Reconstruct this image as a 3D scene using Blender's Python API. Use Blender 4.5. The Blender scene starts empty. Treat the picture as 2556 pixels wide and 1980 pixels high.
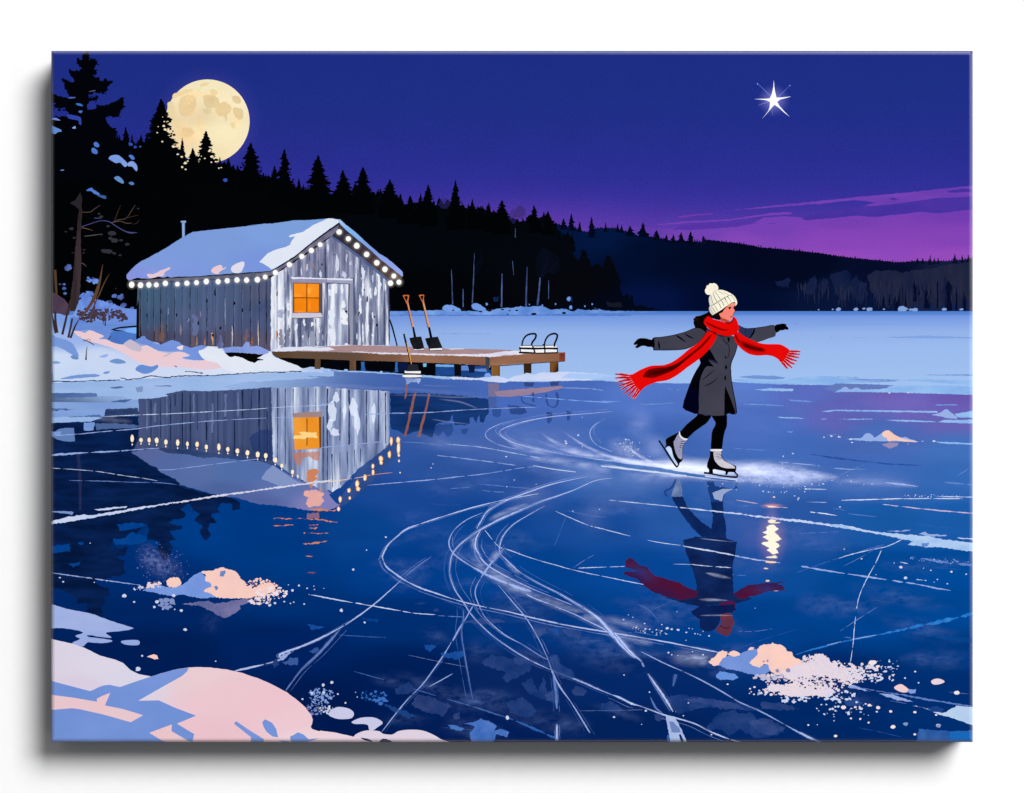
# A stretched canvas print hanging on a white wall.  The print is flat: every
# painted figure is a thin sheet of ink lying on the front of the canvas.
import bpy, bmesh, math, random
from mathutils import Vector, noise as mn
from mathutils.geometry import tessellate_polygon

R = random.Random(7)
S = 2880.0            # drawing units per metre of canvas
CX, CY = 1278.0, 990.0
X0, X1, Y0, Y1 = 126.0, 2430.0, 126.0, 1854.0
THICK = 0.0382        # depth of the stretcher frame
DZ = 1.8e-6           # thickness of one coat of ink
RB = 11.0             # edge rounding (drawing units)
GAIN = 1.14           # light on the canvas for albedo 1
CELL = 8.0
TOPS = {}             # highest coat so far in each cell of the canvas

sc = bpy.context.scene
col = sc.collection

# ------------------------------------------------------------------ colour
def lin(v):
    v /= 255.0
    return v / 12.92 if v <= 0.04045 else ((v + 0.055) / 1.055) ** 2.4
def rgb(c, k=1.0):
    return tuple(min(lin(max(v, 0)) / GAIN * k, 0.95) for v in c[:3])
_mats = {}
def _nodes(name):
    m = bpy.data.materials.new(name); m.use_nodes = True
    nt = m.node_tree; nt.nodes.clear()
    return m, nt, nt.nodes, nt.links
def _math(n, l, op, a, b=None, clamp=False):
    x = n.new('ShaderNodeMath'); x.operation = op; x.use_clamp = clamp
    for i, v in enumerate((a, b)):
        if v is None: continue
        if isinstance(v, (int, float)): x.inputs[i].default_value = v
        else: l.new(v, x.inputs[i])
    return x.outputs[0]
def _noise(n, l, scale, detail=3.0, rough=0.55):
    tc = n.new('ShaderNodeTexCoord'); mp = n.new('ShaderNodeMapping')
    l.new(tc.outputs['Object'], mp.inputs['Vector'])
    mp.inputs['Scale'].default_value = (scale[0], 0.0, scale[1])
    if len(scale) > 2: mp.inputs['Location'].default_value = (scale[2], scale[2] * 1.7, scale[2] * .6)
    nz = n.new('ShaderNodeTexNoise'); nz.noise_dimensions = '3D'
    nz.inputs['Scale'].default_value = 1.0
    nz.inputs['Detail'].default_value = detail; nz.inputs['Roughness'].default_value = rough
    l.new(mp.outputs[0], nz.inputs['Vector'])
    return nz.outputs['Fac']
def _ramp(n, l, fac, stops):
    cr = n.new('ShaderNodeValToRGB'); l.new(fac, cr.inputs[0])
    e = cr.color_ramp.elements
    while len(e) < len(stops): e.new(0.5)
    for i, (p, c) in enumerate(stops):
        e[i].position = p; e[i].color = (*c, 1.0)
    return cr.outputs['Color']
def _finish(n, l, color, grain, alpha=None):
    """grain of the canvas weave, and gloss masked to the rounded edge to place its highlight"""
    out = n.new('ShaderNodeOutputMaterial')
    g = _noise(n, l, (620.0, 620.0), 2.0, 0.6)
    gg = _math(n, l, 'MULTIPLY_ADD', g, 2.0 * grain); gg.node.inputs[2].default_value = 1.0 - grain
    mx = n.new('ShaderNodeVectorMath'); mx.operation = 'SCALE'
    l.new(color, mx.inputs[0]); l.new(gg, mx.inputs['Scale'])
    b = n.new('ShaderNodeBsdfDiffuse'); l.new(mx.outputs[0], b.inputs['Color'])
    if alpha is None:
        gl = n.new('ShaderNodeBsdfGlossy'); gl.inputs['Roughness'].default_value = 0.45  # gloss is masked off the flat front, kept only for the edge highlight
        ge = n.new('ShaderNodeNewGeometry')
        sx = n.new('ShaderNodeSeparateXYZ'); l.new(ge.outputs['Normal'], sx.inputs[0])
        ab = _math(n, l, 'ABSOLUTE', sx.outputs['Y'])
        f = _math(n, l, 'SUBTRACT', 0.999, ab)
        f = _math(n, l, 'MULTIPLY', f, 4.0, True)
        g2 = _math(n, l, 'SUBTRACT', ab, 0.66); g2 = _math(n, l, 'MULTIPLY', g2, 6.0, True)   # only the shoulder of the edge shines
        f = _math(n, l, 'MULTIPLY', f, g2)
        f = _math(n, l, 'MULTIPLY', f, 0.45)
        ms = n.new('ShaderNodeMixShader'); l.new(f, ms.inputs[0])
        l.new(b.outputs[0], ms.inputs[1]); l.new(gl.outputs[0], ms.inputs[2])
        b = ms
    if alpha is None:
        l.new(b.outputs[0], out.inputs[0])
        return
    # an ink film lets light through twice (in and out)
    ia = _math(n, l, 'SUBTRACT', 1.0, alpha, True)
    sq = _math(n, l, 'SQRT', ia)
    k = _math(n, l, 'ADD', 1.0, sq)
    mx2 = n.new('ShaderNodeVectorMath'); mx2.operation = 'SCALE'
    l.new(mx.outputs[0], mx2.inputs[0]); l.new(k, mx2.inputs['Scale'])
    d = n.new('ShaderNodeBsdfDiffuse'); l.new(mx2.outputs[0], d.inputs[0])
    t = n.new('ShaderNodeBsdfTransparent')
    ms = n.new('ShaderNodeMixShader')
    l.new(_math(n, l, 'SUBTRACT', 1.0, sq, True), ms.inputs[0])
    l.new(t.outputs[0], ms.inputs[1]); l.new(d.outputs[0], ms.inputs[2])
    l.new(ms.outputs[0], out.inputs[0])

def paint(c, c2=None, sc_=(60, 60), lo=0.35, hi=0.65, grain=0.05, alpha=None, detail=3.0, c3=None):
    key = ('p', c, c2, c3, sc_, lo, hi, grain, alpha, detail)
    if key in _mats: return _mats[key]
    m, nt, n, l = _nodes('ink')
    if c2 is None:
        v = n.new('ShaderNodeRGB'); v.outputs[0].default_value = (*rgb(c), 1); color = v.outputs[0]
    else:
        nz = _noise(n, l, sc_, detail)
        st = [(lo, rgb(c)), (hi, rgb(c2))]
        if c3 is not None: st = [(lo, rgb(c)), ((lo + hi) / 2, rgb(c2)), (hi, rgb(c3))]
        color = _ramp(n, l, nz, st)
    a = None
    if alpha is not None:
        v = n.new('ShaderNodeValue'); v.outputs[0].default_value = alpha; a = v.outputs[0]
    _finish(n, l, color, grain, a)
    _mats[key] = m; return m
def vpaint(grain=0.05, nz=0.0, scale=(60, 60), detail=4.0):
    """ink blended from the colours stored at the sheet's vertices"""
    key = ('v', grain, nz, scale, detail)
    if key in _mats: return _mats[key]
    m, nt, n, l = _nodes('blended_ink')
    a = n.new('ShaderNodeAttribute'); a.attribute_name = 'Col'
    color = a.outputs['Color']
    if nz:
        f = _noise(n, l, scale, detail)
        f = _math(n, l, 'MULTIPLY_ADD', f, 2 * nz); f.node.inputs[2].default_value = 1 - nz
        s = n.new('ShaderNodeVectorMath'); s.operation = 'SCALE'
        l.new(color, s.inputs[0]); l.new(f, s.inputs['Scale']); color = s.outputs[0]
    _finish(n, l, color, grain)
    _mats[key] = m; return m
def soft(c, scale=None, lo=0.3, hi=0.7, detail=5.0, grain=0.05):
    """thin sprayed ink: vertex alpha times a noise mask"""
    key = ('s', c, scale, lo, hi, detail)
    if key in _mats: return _mats[key]
    m, nt, n, l = _nodes('sprayed_ink')
    at = n.new('ShaderNodeAttribute'); at.attribute_name = 'Col'
    al = at.outputs['Alpha']
    if scale:
        f = _noise(n, l, scale, detail, 0.62)
        f = _math(n, l, 'SUBTRACT', f, lo); f = _math(n, l, 'DIVIDE', f, hi - lo, True)
        al = _math(n, l, 'MULTIPLY', al, f)
    v = n.new('ShaderNodeRGB'); v.outputs[0].default_value = (*rgb(c), 1)
    _finish(n, l, v.outputs[0], grain, al)
    _mats[key] = m; return m

# ------------------------------------------------------------------ tracing
TILE = dict(A=(100,120,4), B=(100,500,4), C=(600,340,3), D=(1200,400,3), E=(1720,400,3), F=(100,840,3),
            G=(800,840,3), H=(1500,840,3), I=(1720,900,3), J=(100,1340,3), K=(700,1340,3), L=(1300,1340,3),
            M=(1720,1340,3), N=(1720,690,12), O=(1560,780,4.8), Q=(1620,1020,8), R=(950,700,4), S=(640,530,6),
            U=(1860,180,12.086), V=(126,126,12), W=(300,640,6), X=(640,680,6), Z=(0,0,1))
def P(s):
    """'T x,y x,y ...' -> points; a capital letter switches the sheet the numbers were measured on"""
    t = TILE['Z']; o = []
    for w in s.split():
        if w in TILE: t = TILE[w]; continue
        v = [float(q) for q in w.split(',')]
        p = (t[0] + v[0] / t[2], t[1] + v[1] / t[2])
        o.append(p + tuple(q / t[2] for q in v[2:]) if len(v) > 2 else p)
    return o
def cat(p0, p1, p2, p3, t):
    return tuple(0.5 * (2*b + (c-a)*t + (2*a-5*b+4*c-d)*t*t + (3*b-a-3*c+d)*t**3) for a, b, c, d in zip(p0, p1, p2, p3))
def sm(p, n=4):
    N = len(p); o = []
    for i in range(N):
        for k in range(n): o.append(cat(p[i-1], p[i], p[(i+1) % N], p[(i+2) % N], k / n))
    return o
def smo(p, n=6):
    q = [p[0]] + list(p) + [p[-1]]; o = []
    for i in range(1, len(q) - 2):
        for k in range(n): o.append(cat(q[i-1], q[i], q[i+1], q[i+2], k / n))
    return o + [p[-1]]
def rg(p, amp=1.5, step=5.0, closed=True, seed=0.0):
    """roughen an outline like a dry brush"""
    o = []; N = len(p)
    for i in range(N if closed else N - 1):
        a, b = p[i], p[(i+1) % N]
        L = math.hypot(b[0]-a[0], b[1]-a[1]); k = max(1, int(L / step))
        nx, ny = (-(b[1]-a[1]) / (L + 1e-9), (b[0]-a[0]) / (L + 1e-9))
        for j in range(k):
            t = j / k; x = a[0]+(b[0]-a[0])*t; y = a[1]+(b[1]-a[1])*t
            d = amp * (R.random() * 2 - 1)
            o.append((x + nx*d, y + ny*d))
    if not closed: o.append(p[-1])
    return o

# ------------------------------------------------------------------ sheets
def clean(p):
    """drop points at which a brush line would fold back on itself"""
    o = list(p[:2])
    for q in p[2:]:
        while len(o) > 1:
            ax, ay, bx, by = o[-1][0]-o[-2][0], o[-1][1]-o[-2][1], q[0]-o[-1][0], q[1]-o[-1][1]
            if ax*bx + ay*by < -0.3 * math.hypot(ax, ay) * math.hypot(bx, by) or math.hypot(bx, by) < .5: o.pop()
            else: break
        o.append(q)
    return o
def fill(p, mat, holes=()):
    loops = [p] + list(holes)
    vs = [q[:2] for lp in loops for q in lp]
    tri = tessellate_polygon([[Vector((x, y, 0)) for x, y in [q[:2] for q in lp]] for lp in loops])
    return (vs, [tuple(t) for t in tri], mat, None)
def stroke(p, w, mat, n=6, taper=(1, 1), jit=0.0, curve=True):
    """a ribbon along p; points may carry their own width as a third number"""
    if len(p[0]) < 3: p = [(x[0], x[1], w) for x in p]
    if n > 2: p = clean(p)
    q = smo(p, n) if curve and len(p) > 2 else list(p)
    if len(q) == 2:
        a, b = q; k = max(2, int(math.hypot(b[0]-a[0], b[1]-a[1]) / 12))
        q = [tuple(a[i] + (b[i]-a[i]) * j / k for i in range(3)) for j in range(k + 1)]
    vs = []; N = len(q)
    for i, (x, y, ww) in enumerate(q):
        a = q[max(i-1, 0)]; b = q[min(i+1, N-1)]
        dx, dy = b[0]-a[0], b[1]-a[1]; L = math.hypot(dx, dy) + 1e-9
        t = i / (N - 1); h = 0.5 * ww * (taper[0] + (1 - taper[0]) * min(1, t * 4)) * (taper[1] + (1 - taper[1]) * min(1, (1 - t) * 4))
        h1 = h * (1 + jit * (R.random()*2-1)); h2 = h * (1 + jit * (R.random()*2-1))
        vs += [(x - dy/L*h1, y + dx/L*h1), (x + dy/L*h2, y - dx/L*h2)]
    return (vs, [(2*i, 2*i+1, 2*i+3, 2*i+2) for i in range(N - 1)], mat, None)
def dashed(p, w, mat, on=0.8, seg=(10, 60), jit=0.5, n=10, taper=(.3, .3)):
    """a scratched line: broken ribbon with uneven width"""
    if len(p[0]) < 3: p = [(x[0], x[1], w) for x in p]
    p = clean(p)
    q = smo(p, n) if len(p) > 2 else [tuple(p[0][i] + (p[1][i]-p[0][i])*j/12 for i in range(3)) for j in range(13)]
    # resample finely
    f = [q[0]]
    for a, b in zip(q, q[1:]):
        k = max(1, int(math.hypot(b[0]-a[0], b[1]-a[1]) / 4))
        f += [tuple(a[i]+(b[i]-a[i])*j/k for i in range(3)) for j in range(1, k+1)]
    vs = []; fs = []; i = 0; N = len(f)
    while i < N - 2:
        k = max(2, int(R.uniform(*seg) / 4)); j = min(N - 1, i + k)
        if R.random() < on and j - i >= 2:
            m = stroke(f[i:j+1], 0, mat, n=1, taper=(.35, .35), jit=jit)
            b = len(vs); vs += m[0]; fs += [tuple(v + b for v in t) for t in m[1]]
            i = j + (0 if R.random() < .5 else 1)
        else: i += max(1, int(k * .35))
    if not fs: return stroke(p, w, mat)
    return (vs, fs, mat, None)
def blobs(lst, mat, k=9, rough=0.22):
    vs = []; fs = []
    for c in lst:
        x, y, rx = c[0], c[1], c[2]; ry = c[3] if len(c) > 3 else rx
        b = len(vs); ph = R.random() * 6.28
        for i in range(k):
            a = ph + 6.2832 * i / k; f = 1 + rough * (R.random()*2-1)
            vs.append((x + rx*f*math.cos(a), y + ry*f*math.sin(a)))
        fs.append(tuple(range(b, b + k)))
    return (vs, fs, mat, None)
def specks(cx, cy, rx, ry, n, size, mat, flat=0.75, rot=0.0, power=1.0):
    o = []; c, s = math.cos(rot), math.sin(rot)
    for _ in range(n):
        a = R.random() * 6.2832; r = R.random() ** (0.5 * power)
        u, v = rx*r*math.cos(a), ry*r*math.sin(a)
        z = size * (0.35 + 1.1 * R.random() ** 2.2)
        o.append((cx + u*c - v*s, cy + u*s + v*c, z, z * flat))
    return blobs(o, mat, 8, .4)
def haze(cx, cy, rx, ry, a, mat, rot=0.0, rings=7, k=28, power=1.5):
    vs = [(cx, cy)]; cs = [(0, 0, 0, a)]; fs = []
    c, s = math.cos(rot), math.sin(rot)
    for r in range(1, rings + 1):
        t = r / rings
        for i in range(k):
            g = 6.2832 * i / k; u, v = rx*t*math.cos(g), ry*t*math.sin(g)
            vs.append((cx + u*c - v*s, cy + u*s + v*c)); cs.append((0, 0, 0, a * (1 - t) ** power))
    for i in range(k): fs.append((0, 1 + i, 1 + (i+1) % k))
    for r in range(rings - 1):
        for i in range(k):
            b = 1 + r*k; fs.append((b + i, b + k + i, b + k + (i+1) % k, b + (i+1) % k))
    return (vs, fs, mat, cs)
def band(p, a, mat, n=8):
    """soft ribbon: full strength on the centre line, nothing at both sides"""
    p = clean(p)
    q = smo(p, n) if len(p) > 2 else [tuple(p[0][i]+(p[1][i]-p[0][i])*j/12 for i in range(3)) for j in range(13)]
    vs = []; cs = []; N = len(q); prof = ((-1, 0), (-.55, .45), (-.2, .95), (.2, .95), (.55, .45), (1, 0))
    for i, (x, y, w) in enumerate(q):
        u = q[max(i-1, 0)]; v = q[min(i+1, N-1)]
        dx, dy = v[0]-u[0], v[1]-u[1]; L = math.hypot(dx, dy) + 1e-9
        e = min(1, min(i, N-1-i) / (N * .22))
        for t, al in prof:
            vs.append((x - dy/L*w*.5*t, y + dx/L*w*.5*t)); cs.append((0, 0, 0, a * al * e))
    fs = [(6*i+j, 6*i+j+1, 6*i+j+7, 6*i+j+6) for i in range(N-1) for j in range(5)]
    return (vs, fs, mat, cs)
def field(samples, power=4.4):
    """smooth colour field through scattered samples (x, y, (r,g,b))"""
    S_ = [(x, y, rgb(c)) for x, y, c in samples]
    def f(x, y):
        W = 0; o = [0, 0, 0]
        for sx, sy, c in S_:
            d = ((x-sx)*0.62)**2 + ((y-sy)*1.25)**2 + 400.0
            w = d ** (-power / 2 - .3); W += w
            for i in range(3): o[i] += c[i] * w
        return (o[0]/W, o[1]/W, o[2]/W, 1.0)
    return f
def grid(x0, y0, x1, y1, nx, ny, f, mat):
    vs = [(x0+(x1-x0)*i/nx, y0+(y1-y0)*j/ny) for j in range(ny+1) for i in range(nx+1)]
    fs = [(j*(nx+1)+i, j*(nx+1)+i+1, (j+1)*(nx+1)+i+1, (j+1)*(nx+1)+i) for j in range(ny) for i in range(nx)]
    return (vs, fs, mat, [f(x, y) for x, y in vs])
def shade(p, f, mat, step=40.0, holes=()):
    """fill whose colour follows the field f(x, y)"""
    vs, fs, m, _ = fill(p, mat, holes)
    bm = bmesh.new(); bv = [bm.verts.new((x, y, 0)) for x, y in vs]
    for t in fs:
        try: bm.faces.new([bv[i] for i in t])
        except ValueError: pass
    xs = [v[0] for v in vs]; ys = [v[1] for v in vs]
    for ax, lo, hi in ((0, min(xs), max(xs)), (1, min(ys), max(ys))):
        v = lo + step
        while v < hi:
            co = (v, 0, 0) if ax == 0 else (0, v, 0); no = (1, 0, 0) if ax == 0 else (0, 1, 0)
            bmesh.ops.bisect_plane(bm, geom=bm.verts[:]+bm.edges[:]+bm.faces[:], plane_co=co, plane_no=no, dist=1e-4)
            v += step
    bm.verts.index_update()
    vs = [(v.co.x, v.co.y) for v in bm.verts]; fs = [tuple(v.index for v in q.verts) for q in bm.faces]
    bm.free()
    return (vs, fs, mat, [f(x, y) for x, y in vs])

INS = (1.2, 2.6, 4.4, 7.0, RB)
_KN = [(d, (RB - math.sqrt(max(0, RB*RB - (RB-d)**2))) / S) for d in (0.0,) + INS]
def drop(x, y):
    """how far the rounded edge falls back from the flat front (straight facets between the knots)"""
    d = max(0.0, min(x - X0, X1 - x, y - Y0, Y1 - y))
    for (a, p), (b, q) in zip(_KN, _KN[1:]):
        if d <= b: return p + (q - p) * (d - a) / (b - a)
    return 0.0
def _cells(vs, t):
    xs = [vs[i][0] for i in t]; ys = [vs[i][1] for i in t]
    for i in range(int(max(min(xs), X0) // CELL), int(min(max(xs), X1) // CELL) + 1):
        for j in range(int(max(min(ys), Y0) // CELL), int(min(max(ys), Y1) // CELL) + 1):
            yield (i, j)
def coats(vs, fs, loose):
    """the coat on which this ink lies: one above whatever it covers"""
    if not loose:
        cells = set(c for t in fs for c in _cells(vs, t))
        n = 1 + max([TOPS.get(c, 0) for c in cells] or [0])
        for c in cells: TOPS[c] = n
        return [n] * len(vs)
    z = [0] * len(vs)
    for t in fs:                         # separate dabs may lie over one another
        cells = list(_cells(vs, t)); n = 1 + max([TOPS.get(c, 0) for c in cells] or [0])
        for c in cells: TOPS[c] = n
        for i in t: z[i] = n
    return z
def part(name, parent, items, label=None, kind=None):
    me = bpy.data.meshes.new(name)
    bm = bmesh.new(); cl = bm.verts.layers.float_color.new('Col')
    mats = []
    for vs, fs, mat, cs in items:
        zz = coats(vs, fs, mat is not None and len(fs) > 1 and len(fs[0]) >= 7)
        if mat not in mats: mats.append(mat)
        mi = mats.index(mat)
        b = bmesh.new(); bl = b.verts.layers.float_color.new('Col')
        bv = []
        for i, (x, y) in enumerate(vs):
            v = b.verts.new((x, y, zz[i])); v[bl] = cs[i] if cs else (0, 0, 0, 1); bv.append(v)
        for t in fs:
            try: b.faces.new([bv[i] for i in t])
            except ValueError: pass
        xs = [v[0] for v in vs]; ys = [v[1] for v in vs]
        for edge, co, no, near in ((X0, 0, -1, min(xs)), (X1, 0, 1, max(xs)), (Y0, 1, -1, min(ys)), (Y1, 1, 1, max(ys))):
            gap = (near - edge) * (-no)
            if gap > RB + 1: continue
            nv = (no, 0, 0) if co == 0 else (0, no, 0)
            if gap < 0.01:
                pc = (edge, 0, 0) if co == 0 else (0, edge, 0)
                bmesh.ops.bisect_plane(b, geom=b.verts[:]+b.edges[:]+b.faces[:], plane_co=pc, plane_no=nv, clear_outer=True, dist=1e-4)
            for d in INS:
                e2 = edge - no * d; pc = (e2, 0, 0) if co == 0 else (0, e2, 0)
                bmesh.ops.bisect_plane(b, geom=b.verts[:]+b.edges[:]+b.faces[:], plane_co=pc, plane_no=nv, dist=1e-4)
        b.verts.index_update()
        nv_ = []
        for v in b.verts:
            x, y = v.co.x, v.co.y
            w = bm.verts.new(((x - CX) / S, -THICK - v.co.z * DZ + drop(x, y), (CY - y) / S)); w[cl] = v[bl]; nv_.append(w)
        for f in b.faces:
            try: g = bm.faces.new([nv_[v.index] for v in f.verts])
            except ValueError: continue
            g.normal_update()
            if g.normal.y > 0: g.normal_flip()
            g.material_index = mi
        b.free()
    bm.to_mesh(me); bm.free()
    for m in mats: me.materials.append(m)
    o = bpy.data.objects.new(name, me); col.objects.link(o)
    if parent is not None: o.parent = parent
    if label: o['label'] = label
    if kind: o['kind'] = kind
    return o

def each(name, parent, items, label=None):
    for it in items: part(name, parent, [it], label)
# ------------------------------------------------------------------ outlines of firs
def fir(cx, top, base, hw, lean=0.0, mat=None, ext=34):
    """a fir seen against the light: tiers of drooping boughs, each side on its own rhythm"""
    h = base - top; n = max(8, int(h / 1.5)); rows = []
    tier = [max(5.0, h / R.uniform(9, 12)) for _ in (0, 1)]; ph = [R.random() for _ in (0, 1)]; amp = [1.0, 1.0]; last = [0, 0]
    for i in range(n + 1):
        y = top + h * i / n; t = i / n; w = []
        for s in (0, 1):
            u = (y - top) / (tier[s] * (0.75 + .5 * t)) + ph[s]; k = int(u); f = u - k
            if k != last[s]: amp[s] = R.uniform(.66, 1.2); last[s] = k
            saw = 0.60 + 0.40 * f ** 1.3 if f < .8 else 1.0 - 0.34 * (f - .8) / .2
            w.append(max(.9, hw * (0.03 + t ** 0.86) * amp[s] * saw * R.uniform(.78, 1.2)))
        rows.append((cx + lean * t, y, w[0], w[1]))
    y1 = base + ext
    rows.append((cx + lean, y1, hw * .8, hw * .8))
    vs = []; fs = []
    for i, (x, y, a, b) in enumerate(rows): vs += [(x - a, y), (x + b, y)]
    for i in range(len(rows) - 1): fs.append((2*i, 2*i+1, 2*i+3, 2*i+2))
    return (vs, fs, mat, None)
def tips(cx, top, base, hw, mat, n=26, size=2.4):
    """needle clumps that break the outline"""
    o = []
    for _ in range(n):
        t = R.random() ** .8; s = R.choice((-1, 1)); w = hw * (0.03 + t ** .86)
        o.append((cx + s * w * R.uniform(.5, .9), top + (base-top) * t, size * R.uniform(.5, 1.25), size * R.uniform(.4, .8)))
    return blobs(o, mat, 7, .3)
def ell(cx, cy, rx, ry, k=48, rough=0.0):
    return [(cx + rx*(1+rough*(R.random()*2-1))*math.cos(6.2832*i/k), cy + ry*(1+rough*(R.random()*2-1))*math.sin(6.2832*i/k)) for i in range(k)]
AMB=0.18; LR=0.47; LX=0.76; LZ=0.83; LE=10000.0
# ================================================================== the print
root = bpy.data.objects.new('canvas_print', None); col.objects.link(root)
root.location = (0, 0, 0)
root['label'] = 'stretched canvas print of a night skater on a moonlit frozen lake with a snowy cabin'
root['category'] = 'canvas print'

# ---- stretcher with the canvas wrapped round it
def body():
    me = bpy.data.meshes.new('wrapped_canvas'); bm = bmesh.new(); loops = []
    ins = [RB, 7.0, 4.4, 2.6, 1.2, 0.0]
    for d in ins:
        y = -THICK + 0.00015 + drop(X0 + d, (Y0 + Y1) / 2)
        loops.append([bm.verts.new(((px - CX) / S, y, (CY - py) / S)) for px, py in
                      ((X0+d, Y0+d), (X1-d, Y0+d), (X1-d, Y1-d), (X0+d, Y1-d))])
    loops.append([bm.verts.new(((px - CX) / S, -0.0006, (CY - py) / S)) for px, py in ((X0, Y0), (X1, Y0), (X1, Y1), (X0, Y1))])
    bm.faces.new(loops[0][::-1])
    for a, b in zip(loops, loops[1:]):
        for i in range(4): bm.faces.new((a[i], a[(i+1) % 4], b[(i+1) % 4], b[i]))
    bm.faces.new(loops[-1])
    bmesh.ops.recalc_face_normals(bm, faces=bm.faces)
    bm.to_mesh(me); bm.free()
    m, nt, n, l = _nodes('canvas_side')
    tc = n.new('ShaderNodeTexCoord'); sx = n.new('ShaderNodeSeparateXYZ'); l.new(tc.outputs['Object'], sx.inputs[0])
    f = _math(n, l, 'MULTIPLY_ADD', sx.outputs['Z'], 1 / 0.6); f.node.inputs[2].default_value = 0.5
    c = _ramp(n, l, f, [(0.0, rgb((52, 62, 100))), (0.25, rgb((8, 30, 74))), (0.45, rgb((90, 110, 150))), (0.62, rgb((8, 12, 34))), (0.8, rgb((30, 36, 96))), (1, rgb((24, 34, 90)))])
    _finish(n, l, c, 0.08)
    me.materials.append(m)
    o = bpy.data.objects.new('wrapped_canvas', me); col.objects.link(o); o.parent = root
body()

BLACK = paint((2, 3, 5)); INK = paint((3, 4, 9))

# ---- sky
SKY = ((126,(29,45,130)),(220,(30,46,133)),(300,(34,46,137)),(380,(40,46,143)),(440,(47,47,149)),(480,(55,49,154)),(520,(72,53,161)),(550,(88,57,167)),(585,(104,62,172)),(620,(122,68,178)),(660,(136,72,182)),(800,(146,74,184)))
def skyf(x, y):
    y -= 8; y += 26 * math.exp(-((x - 1250) / 330.0) ** 2) * min(1, max(0, (y - 420) / 90)) - 10 * (x > 0)
    if x < 800: y += (800 - x) * 0.04
    for (a, ca), (b_, cb) in zip(SKY, SKY[1:]):
        if y <= b_ or b_ == 800:
            t = min(1, max(0, (y - a) / (b_ - a))); return (*rgb(tuple(p + (q - p) * t for p, q in zip(ca, cb))), 1.0)
sky = part('sky', root, [grid(X0, Y0, X1, 800, 64, 32, skyf, vpaint(0.30, 0.08, (30, 40), 6.0))], 'painted blue and purple night sky')
pk = paint((104,60,172), (116,66,178), (20, 90), grain=.12)
dk = paint((66,48,156), (76,52,160), (20, 60), grain=.12)
part('cloud', sky, [
  fill(rg(P('E 340,375 680,335 1060,298 1440,260 1800,225 2140,188 2140,290 1870,290 1500,335 1300,348 1400,316 1240,297 1000,326 700,346'), 1.0, 9), pk),
  fill(rg(P('E 1930,232 2040,212 2140,222 2140,238 2030,240 1950,246'), .8, 6), dk)], 'pink streak of cloud at upper right')
part('sunset_glow', sky, [shade(rg(P('E -420,500 -120,512 0,520 200,510 370,498 480,470 560,430 700,420 840,428 900,446 1000,440 1250,415 1400,425 1740,386 1870,398 2140,366 2140,800 -420,800'), .8, 8), field([(1620,575,(98,60,170)),(1750,575,(112,64,176)),(1900,560,(116,64,178)),(2100,545,(116,62,176)),(2400,530,(112,60,174)),(1850,610,(130,70,182)),(2100,600,(132,68,182)),(2400,590,(130,66,180)),(2100,650,(146,74,186)),(2400,650,(148,74,186)),(1700,600,(116,66,176))]), vpaint(.14, .04, (14, 20)), 30)], 'pinkish purple glow low at the right')
part('cloud', sky, [fill(rg(P('E 840,442 900,420 1000,395 1200,360 1500,335 1870,283 2140,270 2140,368 1870,398 1740,386 1400,425 1250,416 1000,440 880,450'), 1.0, 9), dk)], 'long dark violet cloud at the right')
each('cloud', sky, [fill(rg(P('E -60,490 160,468 400,465 530,472 380,488 370,498 200,510 0,522 -120,520'), 1.0, 7), paint((84,52,164), grain=.12)),
  fill(rg(P('E 580,473 660,470 640,475 600,477'), .4, 5), paint((84,52,164))),
  fill(rg(P('E 1490,290 1530,280 1565,295 1540,302'), .5, 4), dk)], 'small dark violet cloud above the hill')
part('cloud', sky, [fill(rg(P('E -90,420 60,405 185,398 180,404 60,415 -60,432'), .6, 6), paint((112,58,168), grain=.12)),
  fill(rg(P('E -240,482 -60,462 200,448 300,444 600,398 720,388 780,398 760,408 620,412 300,452 0,470 -160,484'), .8, 7), paint((116,64,176), grain=.12))], 'thin pink streak of cloud above the hill')

# ---- moon and star
moon_out = ell(518.0, 303.2, 105, 104.6, 90)
glow = soft((120, 110, 200)); 
moon = part('moon', root, [haze(518, 303, 140, 140, .4, glow, power=1.3),
  shade(moon_out, field([(440,240,(242,226,184)),(518,210,(246,232,192)),(590,250,(248,234,196)),(440,350,(238,216,176)),(518,330,(250,234,190)),
   (600,330,(249,234,194)),(520,395,(247,228,184)),(480,300,(238,216,176))]), vpaint(.05, .09, (50, 60), 6.0), 30)], 'painted full moon behind the firs')
mar = paint((224,200,152), (231,210,163), (90, 90), grain=.04); mar2 = paint((236,215,166), grain=.04)
each('crater_shading', moon, [fill(rg(sm(P(q), 5), .8, 4), mm) for q, mm in (
  ('A 1395,520 1440,480 1500,470 1550,490 1560,540 1550,600 1510,660 1450,680 1400,660 1385,590', mar),
  ('A 1635,480 1690,472 1750,480 1790,530 1780,590 1730,600 1660,595 1635,550', mar),
  ('A 1790,560 1840,535 1880,560 1910,590 1900,640 1870,660 1865,720 1850,735 1840,690 1790,680 1760,650 1750,600', mar),
  ('A 1920,485 1970,480 2005,510 2000,550 1960,555 1925,530', mar),
  ('A 1925,600 1980,600 2025,620 2020,700 1990,715 1945,680', mar),
  ('A 1625,610 1690,605 1715,620 1690,660 1640,655', mar),
  ('A 1400,810 1460,795 1520,810 1535,850 1490,890 1420,900 1390,870', mar),
  ('A 1270,560 1320,540 1345,600 1350,700 1400,760 1420,850 1370,800 1300,700', mar2),
  ('A 1700,420 1750,415 1775,450 1750,475 1705,465', mar2),
  ('A 1600,360 1660,345 1690,355 1650,380 1605,385', mar2),
  ('A 1330,460 1420,430 1500,410 1520,430 1420,470 1330,500', mar2),
  ('A 1900,750 1945,745 1940,800 1915,795', mar2),
  ('A 1570,690 1600,680 1600,760 1560,770', mar2))])
wh = paint((254, 254, 252)); 
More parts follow.
